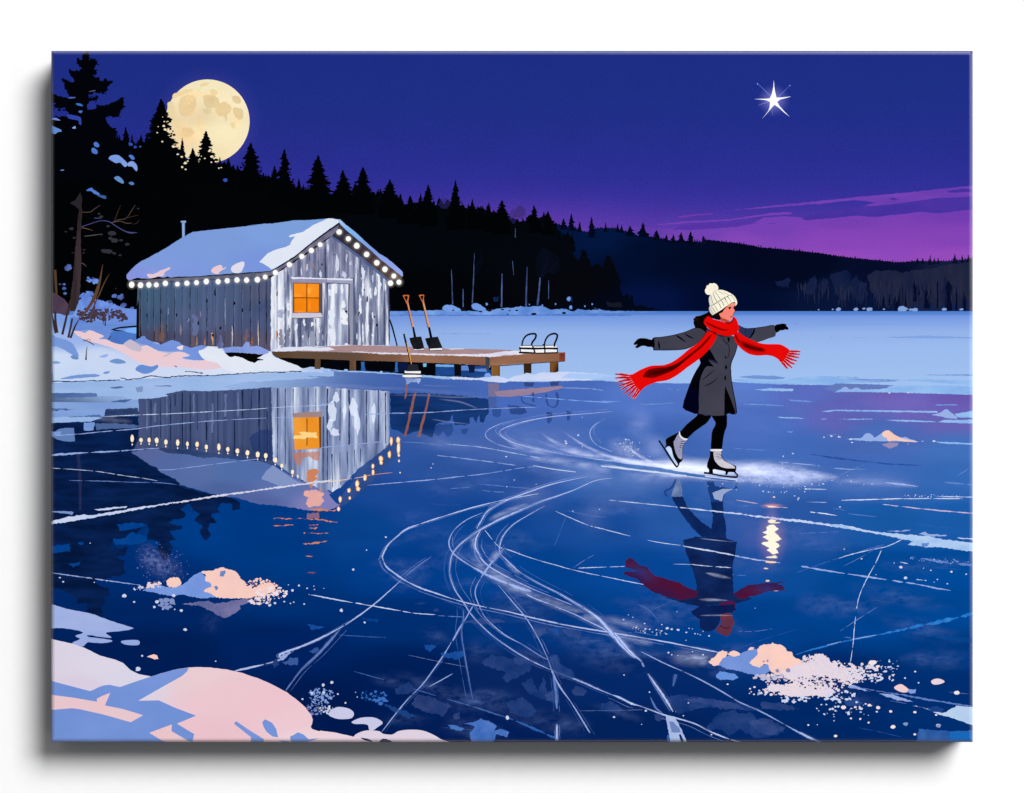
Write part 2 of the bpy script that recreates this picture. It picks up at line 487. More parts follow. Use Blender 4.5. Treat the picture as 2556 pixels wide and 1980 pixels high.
each('crater_shading', moon, [haze(x_, y_, a_, c_, .75, soft((220,196,150), (60, 80), .25, .6)) for x_, y_, a_, c_ in ((470,265,44,40),(455,330,34,46),(475,345,50,34),(560,270,40,30),(590,300,24,30),(520,235,60,14),(500,320,20,40),(470,240,40,20))])
part('star', root, [haze(1931, 251, 42, 42, .75, soft((150,150,235)), power=1.6),
  stroke(P('U 380,355,10 770,720,30'), 0, paint((130,140,225), alpha=.6)), stroke(P('U 1350,410,4 990,760,40'), 0, paint((120,130,220), alpha=.5)),
  stroke(P('U 380,1010,6 720,890,34'), 0, paint((150,150,235), alpha=.6)), stroke(P('U 830,1330,4 800,1060,40'), 0, paint((120,130,220), alpha=.5)),
  fill(P('U 862,240 872,330 880,430 900,580 945,770 1100,768 1220,755 1390,738 1230,785 1060,830 985,880 975,920 1050,1040 1170,1175 1340,1350 1160,1210 1030,1090 885,990 790,1090 700,1200 510,1420 640,1250 700,1170 740,1050 748,900 640,855 500,835 270,815 500,808 640,806 735,795 780,720 820,600 850,440'), wh),
  blobs([(1891,209.5,1.6),(1971.5,214,1.4)], paint((150,160,230)))], 'bright painted star with five long points')

# ---- far hill
hillf = field([(1400,570,(3,20,58)),(1480,600,(3,22,62)),(1500,680,(2,14,46)),(1600,640,(2,14,44)),(1700,650,(2,11,38)),(1850,650,(2,8,32)),(2000,660,(2,9,32)),
  (2200,680,(5,12,40)),(2400,680,(18,28,60)),(1600,760,(4,18,64)),(1800,750,(2,12,46)),(2100,740,(8,20,54)),(2400,760,(20,34,74)),(1500,760,(3,16,52))])
top = P('D 420,480 560,478 720,518 790,540 870,508 1000,510 1100,540 1180,566 1290,574 1400,600 1560,604 1650,612 E 100,592 200,606 350,620 550,656 700,668 860,684 1000,702 1200,732 1400,750 1560,766 1660,757 1900,757 2000,750 2140,735')
bump = []
for a, b in zip(top, top[1:]):
    L = b[0] - a[0]; k = max(1, int(L / 6))
    for j in range(k):
        t = j / k; x = a[0] + L*t; y = a[1] + (b[1]-a[1])*t
        hh = R.choice((1, 2, 3, 4, 6)); w_ = R.uniform(2, 5)
        bump += [(x, y + R.uniform(-1, 1.5)), (x + w_ * .35, y - hh * .8), (x + w_ * .55, y - hh), (x + w_ * .8, y - hh * .7), (x + w_, y - R.uniform(0, 1.5))]
bump.append(top[-1])
hill = part('far_forest_hill', root, [shade(bump + [(2436, 790), (1200, 790), (1200, 560)], hillf, vpaint(.1, .12, (40, 60)), 30)], 'dark navy wooded hill across the lake')
hs = [('D 680,400 20',520),('D 830,424 22',570),('D 935,468 11',530),('D 1026,474 12',530),('D 1055,484 11',535),('D 1118,490 22',560),('D 1215,468 26',565),
  ('D 1316,524 20',590),('D 1390,556 12',600),('D 1443,556 14',610),('D 1500,540 20',610),('D 1572,534 22',625),('D 1667,565 14',620),('D 620,436 20',510),('D 742,460 12',530),
  ('E 1710,733 9',770),('E 1750,733 9',770),('E 1806,713 11',775),('E 1836,734 8',770),('E 1990,703 12',765),('E 2045,712 9',765),('E 2091,710 10',765),('E 1430,737 6',760),('E 1865,730 7',770)]
for s_, base in hs:
    t_, xy, w_ = s_.split(); tl = TILE[t_]; x_, y_ = [float(v) for v in xy.split(',')]
    part('fir_tree', root, [fir(tl[0]+x_/tl[2], tl[1]+y_/tl[2], tl[1]+base/tl[2], float(w_)/tl[2]*1.9, 0, paint((3, 9, 28) if tl[0] < 1500 and x_ < 1650 else (10, 14, 38)), 3)])
gr = paint((10,24,62), (26,34,66), (50, 30), grain=.12); gr2 = paint((22,30,60), (34,38,62), (70, 24), grain=.12)
items = []
for q, m_ in (('E 640,905 700,905 720,890 740,880 760,900 745,960 720,950 660,945', gr), ('E 870,930 920,880 940,865 960,900 955,960 920,1010 880,1000 860,980', gr),
  ('E 980,960 1000,880 1030,890 1035,960 1005,1005', gr), ('E 1060,850 1110,840 1180,825 1210,850 1200,910 1250,860 1280,910 1330,920 1320,1000 1290,1080 1260,1060 1230,1000 1180,1000 1150,1050 1100,1000 1080,940 1060,880', gr),
  ('E 1330,870 1380,830 1480,825 1570,828 1600,845 1680,825 1760,815 1850,805 1900,790 2000,775 2140,765 2140,1110 2080,1050 2050,1110 1990,1060 1960,1110 1900,1080 1860,1115 1800,1060 1760,1110 1700,1080 1660,1110 1590,1090 1560,1000 1500,1110 1440,1090 1400,1000 1370,1000', gr2)):
    items.append(fill(rg(P(q), 2.2, 5), m_))
dkn = paint((4, 12, 40))
for x, w, a, b in ((1500,14,1000,1090),(1555,30,1000,1130),(1690,26,900,1060),(1780,40,930,1110),(1860,10,900,1110),(1940,50,900,1130),(2000,16,960,1130),(2060,26,1000,1130),(1620,16,1010,1100),(1455,18,1010,1100),(2110,20,950,1100),(1720,14,930,1010)):
    q = (1720 + x/3, 400 + a/3); items.append(fill(rg([(q[0], q[1]), (q[0] + w/6, q[1] + 12), (q[0] + w/5, 400 + b/3), (q[0] - w/6, 400 + b/3), (q[0] - w/7, q[1] + 14)], .8, 5), dkn))
for _ in range(150):
    x_ = R.uniform(2080, 2428) if R.random() < .75 else R.uniform(1990, 2160); y_ = R.uniform(690, 735); L_ = R.uniform(14, 46)
    items.append(stroke([(x_, y_, .8), (x_ + R.uniform(-2, 2), y_ + L_ * .5, R.uniform(1.2, 3.2)), (x_ + R.uniform(-3, 3), min(772, y_ + L_), .8)], 0, R.choice((paint((34,40,68)), paint((14,20,48)), paint((24,34,68)), paint((40,42,64)))), n=3, jit=.4))
part('bare_grove', root, items, 'greyish bare grove on the right shore')
part('shore_light', root, [blobs([(1720+x/3, 400+y/3, r, r*.6) for x, y, r in ((970,1120,2.4),(1075,1118,3),(1120,1116,7),(1250,1117,7),(1310,1112,4),(1350,1116,8),(1460,1116,3),(1600,1117,12),(1660,1119,5),(1910,1118,6),(2040,1118,5),(1690,1121,8))], paint((130,160,215), grain=.1))], 'bits of snow on the right shore', 'stuff')

# ---- near forest, black
blk = P('Z 126,330 210,330 Z 280,352 340,360 395,345 450,402 500,418 560,412 600,432 660,442 700,456 740,472 800,482 860,487 905,492 945,486 985,492 1012,516 1060,512 1110,508 1140,522 1180,518 1215,532 1250,532 1290,556 1330,546 1366,548 D 545,450 556,500 590,580 600,600 640,566 665,580 690,640 692,715 720,745 740,735 750,690 765,655 790,690 820,770 832,800 860,780 895,778 915,810 925,750 945,716 970,714 990,755 1000,800 1025,840 1045,900 1052,1010 1075,1015 1100,990 1110,1040 1130,1005 1145,1050 1160,1090 1230,1092 1280,1110 1360,1132 Z 1653,790 126,790')
fb = []
for a_, b_ in zip(blk[:33], blk[1:34]):
    k_ = max(1, int(math.hypot(b_[0]-a_[0], b_[1]-a_[1]) / 9))
    for j_ in range(k_):
        t_ = (j_ + R.random()) / k_; fb.append((a_[0]+(b_[0]-a_[0])*t_, a_[1]+(b_[1]-a_[1])*t_ + 5 - R.uniform(0, 5), R.uniform(3, 8), R.uniform(5, 13)))
fillers = []
for a_, b_ in zip(blk[2:33], blk[3:34]):
    for j_ in range(max(1, int((b_[0]-a_[0]) / 16))):
        t_ = R.random(); y_ = a_[1]+(b_[1]-a_[1])*t_; fillers.append(fir(a_[0]+(b_[0]-a_[0])*t_, y_ - R.uniform(6, 24), y_ + 12, R.uniform(8, 14), 0, paint((3, 5, 9)), 10))
forest = part('dark_forest', root, fillers + [blobs(fb, paint((3, 5, 9)), 11, .3), shade(rg(blk, 3.0, 4), field([(300,500,(2,3,4)),(700,520,(2,4,6)),(1000,560,(3,6,11)),(1200,600,(3,6,11)),(1350,620,(4,7,13)),(1450,720,(5,7,12)),(1100,760,(2,4,7)),(500,760,(2,3,4)),(1540,760,(3,8,24))]), vpaint(.1, .25, (50, 50)), 60)], 'black mass of forest behind the cabin')
ft = [(401.7,247,420,52,1),(514,327,430,33,1),(481,370,420,18,0),(314,317,375,15,1),(262,296,390,30,1),(352,337,380,14,0),(626,356,450,34,1),(570,395,440,13,0),(710,372,485,26,1),(685,414,470,15,0),
 (746,446,500,12,0),(794,388,500,36,1),(856,425,505,28,1),(906,417,505,28,1),(887,456,500,16,0),(973,448,515,27,1),(1002,500,530,10,0),(1024,488,530,17,0),(1050,483,530,11,0),(1069,461,535,22,1),
 (1137,450,545,19,1),(1155,508,540,8,0),(1178,505,545,15,0),(1220,507,550,13,0),(1253,500,555,23,1),(1333,513,575,20,1),(1368,526,580,17,1),(1200,514,545,10,0),(455,345,410,10,0),(230,330,400,30,0)]
for cx_, tp, bs, hw_, _ in ft: part('fir_tree', root, [fir(cx_, tp, bs, hw_ * 1.3, 0, BLACK, 6 if cx_ > 1300 else 30), tips(cx_, tp + 6, bs, hw_ * 1.3, BLACK, int(hw_) + 10, 1.2 + hw_ * .05)])
part('bare_tree', root, [fill(rg(ell(1298, 530, 13, 17, 20, .2), 1.5, 4), paint((44,38,72), alpha=.5)), fill(rg(ell(1280, 540, 10, 18, 20, .2), 1.5, 4), paint((38,36,92), alpha=.45))], 'faint bare tree among the black firs')
part('bare_tree', root, [fill(rg(ell(1108, 508, 13, 14, 20, .2), 1.5, 4), paint((40,36,92), alpha=.5))], 'faint violet tree above the forest')
each('forest_tint', root, [fill(rg(P('D 420,700 470,650 520,680 590,740 595,820 540,860 500,820 470,880 430,800'), 1.5, 5), paint((16,26,54), (8,14,30), (60,40), alpha=.22)),
  fill(rg(P('D 640,1030 690,1020 690,1060 640,1060'), 2, 4), paint((30,50,100), alpha=.5)), fill(rg(P('D 90,1025 130,1020 135,1060 100,1060'), 2, 4), paint((30,54,110), alpha=.4)),
  fill(rg(P('D 940,1060 990,1070 1050,1065 1060,1100 960,1100'), 2, 4), paint((24,28,40), alpha=.8))])
# flecks of sky and moon between the branches
skyfleck = paint((52,82,178), (40,70,165), (100,100)); cream = paint((244,226,190))
part('sky_gap', root, [blobs([(100+x/4, 120+y/4, r*.8, r*.6) for x, y, r in ((1225,690,1.6),(1240,735,2.4),(1235,780,4.5),(1250,815,5),(1275,830,3),(1180,785,2),(1170,845,2.4),(1220,935,3),(1330,985,5),(1375,1062,3.4),(1415,1088,4),(1450,1150,5.5),(1420,1190,4),(1455,1212,3),(1475,1130,3),
  (1580,1075,3),(1645,1102,2.6),(1700,1020,4),(1715,1085,5),(1740,1100,4),(1710,1140,3),(1755,1135,3),(1690,1030,4),(1610,1080,2),(1550,1050,2),(1595,1110,2),(1785,1200,2.6),(1810,1195,2.4),(845,1200,3),(748,946,2.6),(235,1056,2))], cream)], kind='stuff')
part('sky_gap', root, [blobs([(100+x/4, 120+y/4, r, r*.7) for x, y, r in ((480,970,5),(450,1020,3),(595,880,4),(640,860,4),(725,865,4),(490,735,3.5),(600,750,4),(640,745,3),(545,745,2),(670,655,4),(905,960,6),(950,990,5),(700,600,2),(330,620,3),(620,830,3),(1850,1320,6),(1000,985,3),(330,350,6),(290,405,4),(370,380,4),(545,355,4),(620,1275,5),(660,1255,3),(880,1040,7),(340,1215,1))], skyfleck)], kind='stuff')

# ---- the big snow laden fir at the left
bigp = P('V 1085,-8 1145,80 1165,200 1160,290 1200,235 1280,255 1335,225 1350,300 1410,390 1330,480 1305,570 1380,580 1385,680 1310,740 1270,760 1350,810 1450,820 1480,900 1580,930 1640,830 1710,910 1850,890 1855,960 1720,1100 1690,1190 1650,1250 1530,1260 1450,1280 1330,1250 1230,1290 1150,1330 1145,1420 1260,1410 1410,1380 1430,1420 1390,1520 1330,1500 1150,1510 1135,1690 1290,1600 1450,1640 1600,1660 1850,1560 2060,1470 2120,1410 2184,1420 A 835,510 835,590 800,640 790,680 730,690 690,680 650,700 660,720 680,760 720,800 750,800 765,830 760,890 800,930 830,940 900,1000 900,1300 105,1300 105,700 200,690 175,685 270,680 290,650 250,620 265,590 200,605 150,600 135,570 160,560 110,540 100,450 150,465 220,490 270,500 340,490 V 560,1390 500,1270 500,1190 420,1150 420,1100 430,1000 350,920 330,860 370,830 450,880 500,880 600,940 740,930 640,780 540,680 540,630 570,545 650,600 730,630 780,590 870,620 880,570 930,560 920,490 860,480 800,400 740,410 780,350 800,230 830,210 890,280 945,280 960,110 1030,90')
lace = []
for x_, y_ in rg(bigp[:75], 2, 9, False):
    if R.random() < .75: lace.append((x_ + R.uniform(-3, 3), y_ + R.uniform(-2, 4), R.uniform(1.6, 4.5), R.uniform(1.2, 3)))
big = part('snowy_fir', root, [fill(rg(bigp, 1.6, 3), INK), blobs(lace, INK, 8, .35)], 'tall snow dusted fir at the left edge')
sn = paint((112,150,222), (138,166,232), (50, 50)); sn2 = paint((70,112,200), (88,128,212), (60,60))
each('snow_patch', big, [fill(sm(P(q), 4), m_) for q, m_ in (
  ('A 685,1105 710,1075 770,1068 810,1090 870,1150 865,1180 840,1185 800,1145 760,1150 720,1130', sn), ('A 875,1150 920,1130 960,1160 973,1200 965,1230 945,1215 920,1185 880,1180', sn),
  ('A 740,1295 780,1280 820,1310 838,1345 815,1352 760,1320', paint((100,140,200))), ('A 885,1350 915,1335 940,1355 920,1370', paint((85,125,195))),
  ('A 460,1425 510,1395 535,1415 590,1450 590,1470 540,1455 510,1430', sn2), ('A 570,1470 640,1472 662,1490 650,1508 600,1490', paint((60,92,150))),
  ('A 515,1005 540,998 575,1030 565,1060 520,1045', sn2), ('A 535,955 560,938 590,965 585,990 550,985', sn2), ('A 885,1075 920,1070 945,1105 920,1115', sn2),
  ('A 100,770 150,790 205,815 215,835 180,840 145,860 100,830', paint((98,140,210))), ('A 358,555 400,555 430,580 380,575', paint((58,112,205))), ('A 385,630 420,625 418,645 395,648', sn2),
  ('A 272,665 330,670 400,690 412,730 410,768 390,760 380,725 330,715 280,700', paint((48,68,165))), ('A 105,700 160,700 200,720 190,725 105,712', paint((120,140,215))),
  ('A 320,800 350,780 355,805', sn), ('A 285,497 350,490 340,500 290,503', paint((90,120,205))), ('A 500,430 550,420 545,432 490,438', paint((80,80,110))), ('A 200,1220 240,1215 225,1225', sn), ('A 475,560 545,540 560,600 500,615 475,610', paint((36,48,140))))])
bark = paint((40,32,36), (62,50,54), (200, 14)); tw = paint((92,72,66)); tw2 = paint((74,76,128))
part('trunk', big, [fill(rg(P('B 420,-60 418,100 412,260 405,400 410,480 412,600 402,850 392,1000 398,1132 285,1140 300,1000 328,800 345,560 350,480 365,380 372,240 385,100 395,20'), .9, 5), bark),
  fill(rg(P('B 298,30 350,0 400,-80 418,-20 400,90 370,80 360,60'), .8, 4), paint((40,36,44)))])
each('dead_branch', big, [stroke(P(q), 0, m_) for q, m_ in (('B 415,265,7 520,230,6 610,205,6 690,215,8 760,260,8 850,310,9 910,325,14 970,322,3', tw2), ('B 420,120,5 500,118,6 540,90,6 600,50,3', tw), ('B 730,215,5 790,195,6 860,180,5 910,110,5 950,45,3', tw),
  ('B 745,205,7 775,120,6 805,50,3', paint((70,46,40))), ('B 710,225,6 800,210,6 860,230,7 920,228,3', tw), ('B 415,275,8 470,285,8 530,305,2', tw), ('B 440,360,4 530,350,6 620,337,3', paint((100,98,100))), ('B 880,175,4 930,160,5 985,148,2', paint((70,46,40))), ('B 930,240,3 970,225,6 992,195,2', paint((64,42,40))), ('B 410,625,8 440,640,8 465,665,2', tw), ('B 540,178,8 605,183,5', tw2))]
  )
part('bark_fleck', big, [blobs([(100+x/4, 500+y/4, r, r*.6) for x, y, r in ((310,285,6),(258,315,3),(325,525,2.4),(440,495,3),(435,525,3),(590,135,4),(615,345,3),(700,380,6),(740,400,9),(870,440,6),(810,400,5),(690,510,10),(640,508,8),(740,530,5),(800,550,4),(340,375,4),(680,260,5),(720,330,10),(980,85,3),(610,165,6),(755,880,2))], paint((50,48,58), grain=.2))], kind='stuff')
# birches
birch = paint((40,54,100), (88,108,164), (30, 60), grain=.2)
for q in ('C 1580,1000,3 1590,1260,10', 'C 1668,1145,7 1668,1280,9', 'C 1752,880,4 1745,1100,7 1736,1250,9', 'C 1960,1030,6 1955,1280,11', 'C 2147,980,6 2138,1278,11', 'D 445,880,9 435,990,12 424,1092,17', 'D 508,900,3 508,1040,5', 'D 348,800,6 340,1092,10', 'D 160,850,6 155,1098,11', 'D 237,755,4 247,860,5', 'C 2060,690,3 2058,760,4'):
    part('birch_trunk', root, [stroke(P(q), 0, birch, jit=.3)])
each('bare_crown', root, [stroke(P(q), 0, paint((13,20,46))) for q in ('C 1752,960,4 1750,900,3 1760,860,2', 'C 1750,1050,3 1790,980,3 1815,930,2', 'C 1752,1000,3 1800,920,3 1800,840,1', 'D 445,880,5 480,800,4 510,740,2', 'D 440,890,4 420,780,3 430,700,2', 'D 450,870,4 520,820,4 580,760,2')])

# ---- snow field on the far ice
LK = ((777,(80,126,205)),(785,(84,130,208)),(788,(114,150,222)),(800,(124,158,226)),(830,(146,177,232)),(880,(154,186,236)),(950,(160,192,239)),(1010,(160,192,239)))
def lakef(x, y):
    y += 3 * math.sin(x / 170.0) * min(1, max(0, (y - 790) / 20))
    for (a, ca), (b_, cb) in zip(LK, LK[1:]):
        if y <= b_ or b_ == 1010:
            t = min(1, max(0, (y - a) / (b_ - a))); return (*rgb(tuple(p + (q - p) * t for p, q in zip(ca, cb))), 1.0)
lk = grid(X0, 777, X1, 1000, 60, 90, lakef, vpaint(.05, .05, (4, 60)))
lake = part('snowy_lake', root, [lk, fill(rg(P('R -300,345 2184,345 2500,345 2500,352 -300,352'), .6, 8), paint((62,104,190))),
  *[fill(rg(P(q), .7, 6), m_) for q, m_ in (('E 760,1226 1050,1222 1400,1224 1700,1228 1900,1235 1600,1236 1200,1233 900,1230', paint((126,162,224))), ('E 1460,1327 1560,1322 1780,1314 2000,1322 2140,1326 2140,1334 1700,1335 1560,1332', paint((128,162,222))),
   ('E 980,1325 1440,1328 1300,1330', paint((136,168,226))), ('E 1760,1607 2140,1605 2140,1614 1900,1612', paint((110,150,205))), ('E 350,1622 480,1612 640,1616 724,1628 700,1640 600,1642 480,1636', paint((112,148,212))), ('E 930,1618 1280,1624 1260,1630 1100,1626', paint((120,158,216))),
   ('E 1020,1642 1200,1636 1580,1644 1540,1658 1250,1666 1080,1658', paint((112,146,210))), ('R 560,530 1100,533 1100,537 600,537', paint((122,158,224))))]], 'pale blue snow field on the frozen lake')
shn = paint((88,132,208), (124,164,232), (60, 60))
part('far_shore', root, [fill(rg(P('R 60,312 170,308 300,306 500,302 560,295 620,300 640,306 800,308 900,306 1000,318 1060,300 1150,290 1230,275 1330,272 1400,260 1480,265 1600,255 1650,270 1700,292 1850,282 1920,318 1970,286 2060,300 2184,292 D 845,1105 905,1120 930,1128 1060,1130 1350,1134 1250,1140 900,1146 600,1150 300,1160 0,1158 R 700,346 60,346'), 1.0, 5), shn),
  fill(rg(sm(P('R 615,285 640,250 700,246 760,268 800,290 780,310 660,312')), .8, 4), paint((120,160,232), (60,80,130), (120,120), .5, .7)), fill(rg(sm(P('R 908,250 930,230 975,232 1020,262 1050,285 1040,310 960,300 915,280')), .8, 4), paint((112,154,230))),
  blobs([(950+x/4, 700+y/4, r*.6, r*.28) for x, y, r in ((725,300,6),(830,295,9),(1090,298,12),(1360,300,7),(1215,292,7),(1000,312,7),(1830,325,10),(1530,336,12),(1720,290,4),(1290,302,5),(1270,340,5))], paint((16,20,36))),
  blobs([(950+x/4, 700+y/4, r, r*1.3) for x, y, r in ((1747,238,1.8),(2040,258,1.8),(2113,238,1.8),(1060,238,2.6),(1615,248,2),(1900,270,4),(1880,185,5),(1485,242,1.5))], paint((110,150,230)))], 'snowy far shore below the birches')
# ================================================================== black ice and what it mirrors
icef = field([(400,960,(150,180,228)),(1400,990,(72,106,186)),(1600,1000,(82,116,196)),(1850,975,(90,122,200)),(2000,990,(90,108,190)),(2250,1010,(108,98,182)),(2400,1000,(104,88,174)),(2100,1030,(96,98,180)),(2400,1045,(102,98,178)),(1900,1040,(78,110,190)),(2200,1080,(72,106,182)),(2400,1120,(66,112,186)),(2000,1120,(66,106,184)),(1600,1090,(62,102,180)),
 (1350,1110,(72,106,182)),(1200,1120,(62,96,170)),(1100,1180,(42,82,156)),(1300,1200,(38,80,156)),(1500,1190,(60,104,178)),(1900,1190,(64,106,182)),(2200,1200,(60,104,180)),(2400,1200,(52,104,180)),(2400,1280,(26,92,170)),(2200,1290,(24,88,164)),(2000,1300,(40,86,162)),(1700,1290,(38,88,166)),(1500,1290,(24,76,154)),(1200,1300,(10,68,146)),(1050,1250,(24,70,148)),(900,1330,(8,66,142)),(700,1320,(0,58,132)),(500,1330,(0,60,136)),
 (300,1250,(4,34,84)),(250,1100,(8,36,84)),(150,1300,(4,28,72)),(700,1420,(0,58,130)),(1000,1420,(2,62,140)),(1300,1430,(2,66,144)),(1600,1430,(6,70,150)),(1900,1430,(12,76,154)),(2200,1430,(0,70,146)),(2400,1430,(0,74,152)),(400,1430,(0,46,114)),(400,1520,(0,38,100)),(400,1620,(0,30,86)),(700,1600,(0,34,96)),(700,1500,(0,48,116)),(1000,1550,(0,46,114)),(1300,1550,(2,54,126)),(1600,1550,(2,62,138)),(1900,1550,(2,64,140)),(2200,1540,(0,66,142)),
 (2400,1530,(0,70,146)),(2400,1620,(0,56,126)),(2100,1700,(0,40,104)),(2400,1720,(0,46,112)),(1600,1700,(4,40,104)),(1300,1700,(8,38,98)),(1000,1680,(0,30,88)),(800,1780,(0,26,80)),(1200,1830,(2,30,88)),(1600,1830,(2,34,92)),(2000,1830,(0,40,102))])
itop = P('Z 100,930 600,930 800,925 1000,935 R 620,985 720,985 980,995 1060,1010 1180,1020 1240,1022 1280,1010 1420,1012 1600,1014 1850,1002 2060,1000 2184,1000 H 200,346 420,348 600,352 800,352 985,340 1100,346 1360,356 E 1090,1686 1440,1700 2140,1730')
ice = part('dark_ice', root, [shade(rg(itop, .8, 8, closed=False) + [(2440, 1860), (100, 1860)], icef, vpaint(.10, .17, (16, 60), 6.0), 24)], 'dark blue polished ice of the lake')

# violet sheen and pale slush bars at the right
def bars(lst): return [fill(rg(P(q), .7, 5), m_) for q, m_ in lst]
pale = paint((152,192,240), (132,176,232), (30, 120), grain=.08); pale2 = paint((110,150,218), grain=.08)
each('slush_bar', root, bars([('I 330,140 480,140 700,150 860,120 1080,126 1280,150 1600,150 1900,170 2140,186 2140,150 1700,140 1200,168 1090,186 860,182 640,178 400,166', pale),
  ('I 1000,212 1100,172 1300,176 1540,186 1440,212 1240,216 1080,230', paint((98,122,186))), ('I 1085,238 1140,214 1280,218 1440,214 1560,186 1700,188 2140,190 2140,258 1900,250 1600,242 1300,236', pale),
  ('I 490,218 600,208 780,212 778,228 700,230 560,226', pale), ('I 370,326 480,324 700,336 740,342 560,336', pale2), ('I 745,292 930,306 900,312 760,304', pale2), ('I 990,380 1100,370 1400,372 1860,380 1860,392 1500,386 1100,378 1040,386', pale),
  ('I 1460,444 1700,448 1840,456 1860,462 1600,458', pale), ('I 1860,462 1900,446 2140,442 2140,474 1960,468', pale), ('I 1830,330 2000,328 2010,336 1860,338', pale2), ('I 1990,400 2140,374 2140,430 2010,426', pale),
  ('I 660,422 860,430 840,436 690,432', pale), ('I 985,436 1050,438 1000,442', pale), ('I 1120,438 1360,436 1380,440 1240,444', pale), ('I 1845,608 2140,620 2140,632 1900,622', pale), ('I 735,530 775,530 770,540 745,538', pale2),
  ('H 490,390 530,392 520,398', pale2), ('H 540,398 600,400 570,405', pale2), ('H 0,480 160,488 60,494', pale2), ('H 280,508 540,496 560,500 360,516', paint((96,138,208)))]))
pkl = paint((216,206,226)); peach = paint((250,208,192), (240,196,184), (60, 60)); bls = paint((150,176,230))
def heap(nm, base, lit, label):
    o = part(nm, root, [fill(rg(sm(P(base), 3), .8, 4), bls)], label)
    if lit: part('lit_side', o, [fill(rg(sm(P(lit), 3), .8, 4), peach)])
    return o
o_ = heap('snow_heap', 'I 1180,588 1260,582 1290,580 1320,550 1350,546 1375,560 1385,575 1410,568 1440,545 1470,526 1500,530 1540,560 1590,578 1620,572 1660,592 1715,606 1690,614 1600,606 1500,606 1400,604 1330,604', 'I 1445,548 1470,526 1500,528 1545,560 1590,582 1660,596 1710,606 1620,608 1540,600 1495,606 1480,580 1460,575', 'small peach lit snow heap on the far ice')
part('mirrored_snow', o_, [fill(rg(P('I 1440,628 1500,614 1570,616 1560,640 1500,660'), .6, 4), paint((150,140,180)))])
heap('snow_heap', 'I 1815,408 1870,396 1925,366 1960,390 2010,430 1950,436 1880,418', '', 'pale snow heap at the right edge of the print')
heap('snow_heap', 'I 1140,214 1175,198 1210,216 1250,204 1285,216 1200,232', '', 'tiny pale snow heap below the far snow field')
part('ice_glint', root, [blobs([(1720+x/3, 900+y/3, r, r*.5) for x, y, r in ((1010,574,1.6),(1070,568,2),(1130,574,2.4),(1210,590,4),(1748,604,2),(1835,604,4),(1220,614,3),(1640,626,1.4),(1500,244,3),(1640,242,3))], paint((206,222,245)))], kind='stuff')

# ---- mirrored forest
dref = paint((4,22,58), (10,36,86), (30, 120), grain=.1); dref2 = paint((30,58,120), (44,78,148), (30, 90), grain=.1, alpha=.85)
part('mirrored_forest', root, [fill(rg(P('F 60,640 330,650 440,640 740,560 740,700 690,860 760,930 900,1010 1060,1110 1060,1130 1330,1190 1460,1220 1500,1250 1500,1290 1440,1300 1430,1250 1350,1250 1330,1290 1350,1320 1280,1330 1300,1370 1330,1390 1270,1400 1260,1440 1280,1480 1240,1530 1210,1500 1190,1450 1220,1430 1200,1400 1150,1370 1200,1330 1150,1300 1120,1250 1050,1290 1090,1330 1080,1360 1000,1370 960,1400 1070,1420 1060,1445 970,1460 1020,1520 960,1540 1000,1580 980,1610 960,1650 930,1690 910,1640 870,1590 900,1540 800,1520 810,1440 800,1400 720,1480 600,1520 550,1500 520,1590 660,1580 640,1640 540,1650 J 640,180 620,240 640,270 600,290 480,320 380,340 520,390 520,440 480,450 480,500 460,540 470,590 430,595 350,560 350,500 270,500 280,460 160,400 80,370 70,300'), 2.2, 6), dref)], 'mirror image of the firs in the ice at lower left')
blueice = paint((0,60,136), (6,70,148), (60, 60), grain=.1)
each('mirrored_sky_gap', root, [fill(rg(P(q), 1.6, 5), blueice) for q in ('F 570,1405 640,1400 700,1390 800,1410 760,1430 640,1450 600,1455', 'J 70,70 220,50 225,110 140,120 70,130', 'J 210,205 300,185 290,215 250,228', 'F 690,1460 720,1480 800,1500 800,1530 700,1560 560,1560 545,1520 640,1510', 'J 285,42 325,44 320,58 290,56')])
part('mirrored_trunk', root, [stroke(P('F 285,880,24 300,1080,24 300,1300,18'), 0, paint((62,58,96), alpha=.35))])
part('mirrored_forest', root, [fill(rg(P('G 520,430 700,420 1000,440 1260,470 1260,560 1220,650 1200,640 1190,590 1165,650 1140,600 1120,610 1120,660 1000,665 990,580 960,640 900,640 870,660 840,755 780,740 740,700 640,740 520,680'), 2.0, 6), paint((10,40,92), (22,58,118), (16, 90), grain=.1)),
  ], 'mirror image of the forest right of the cabin')
each('mirrored_forest', root, [fill(rg(P(q), 1.8, 5), dref2) for q in ('G 860,660 990,655 995,700 970,750 940,750 920,710 880,750 850,720', 'G 1040,690 1110,695 1080,735 1060,725', 'G 1290,530 1350,530 1350,590 1320,610 1290,590', 'G 1400,510 1520,530 1550,570 1480,590 1420,580', 'G 1690,570 1740,570 1735,610 1715,660 1700,640', 'G 1840,560 1880,565 1870,620 1850,635')])
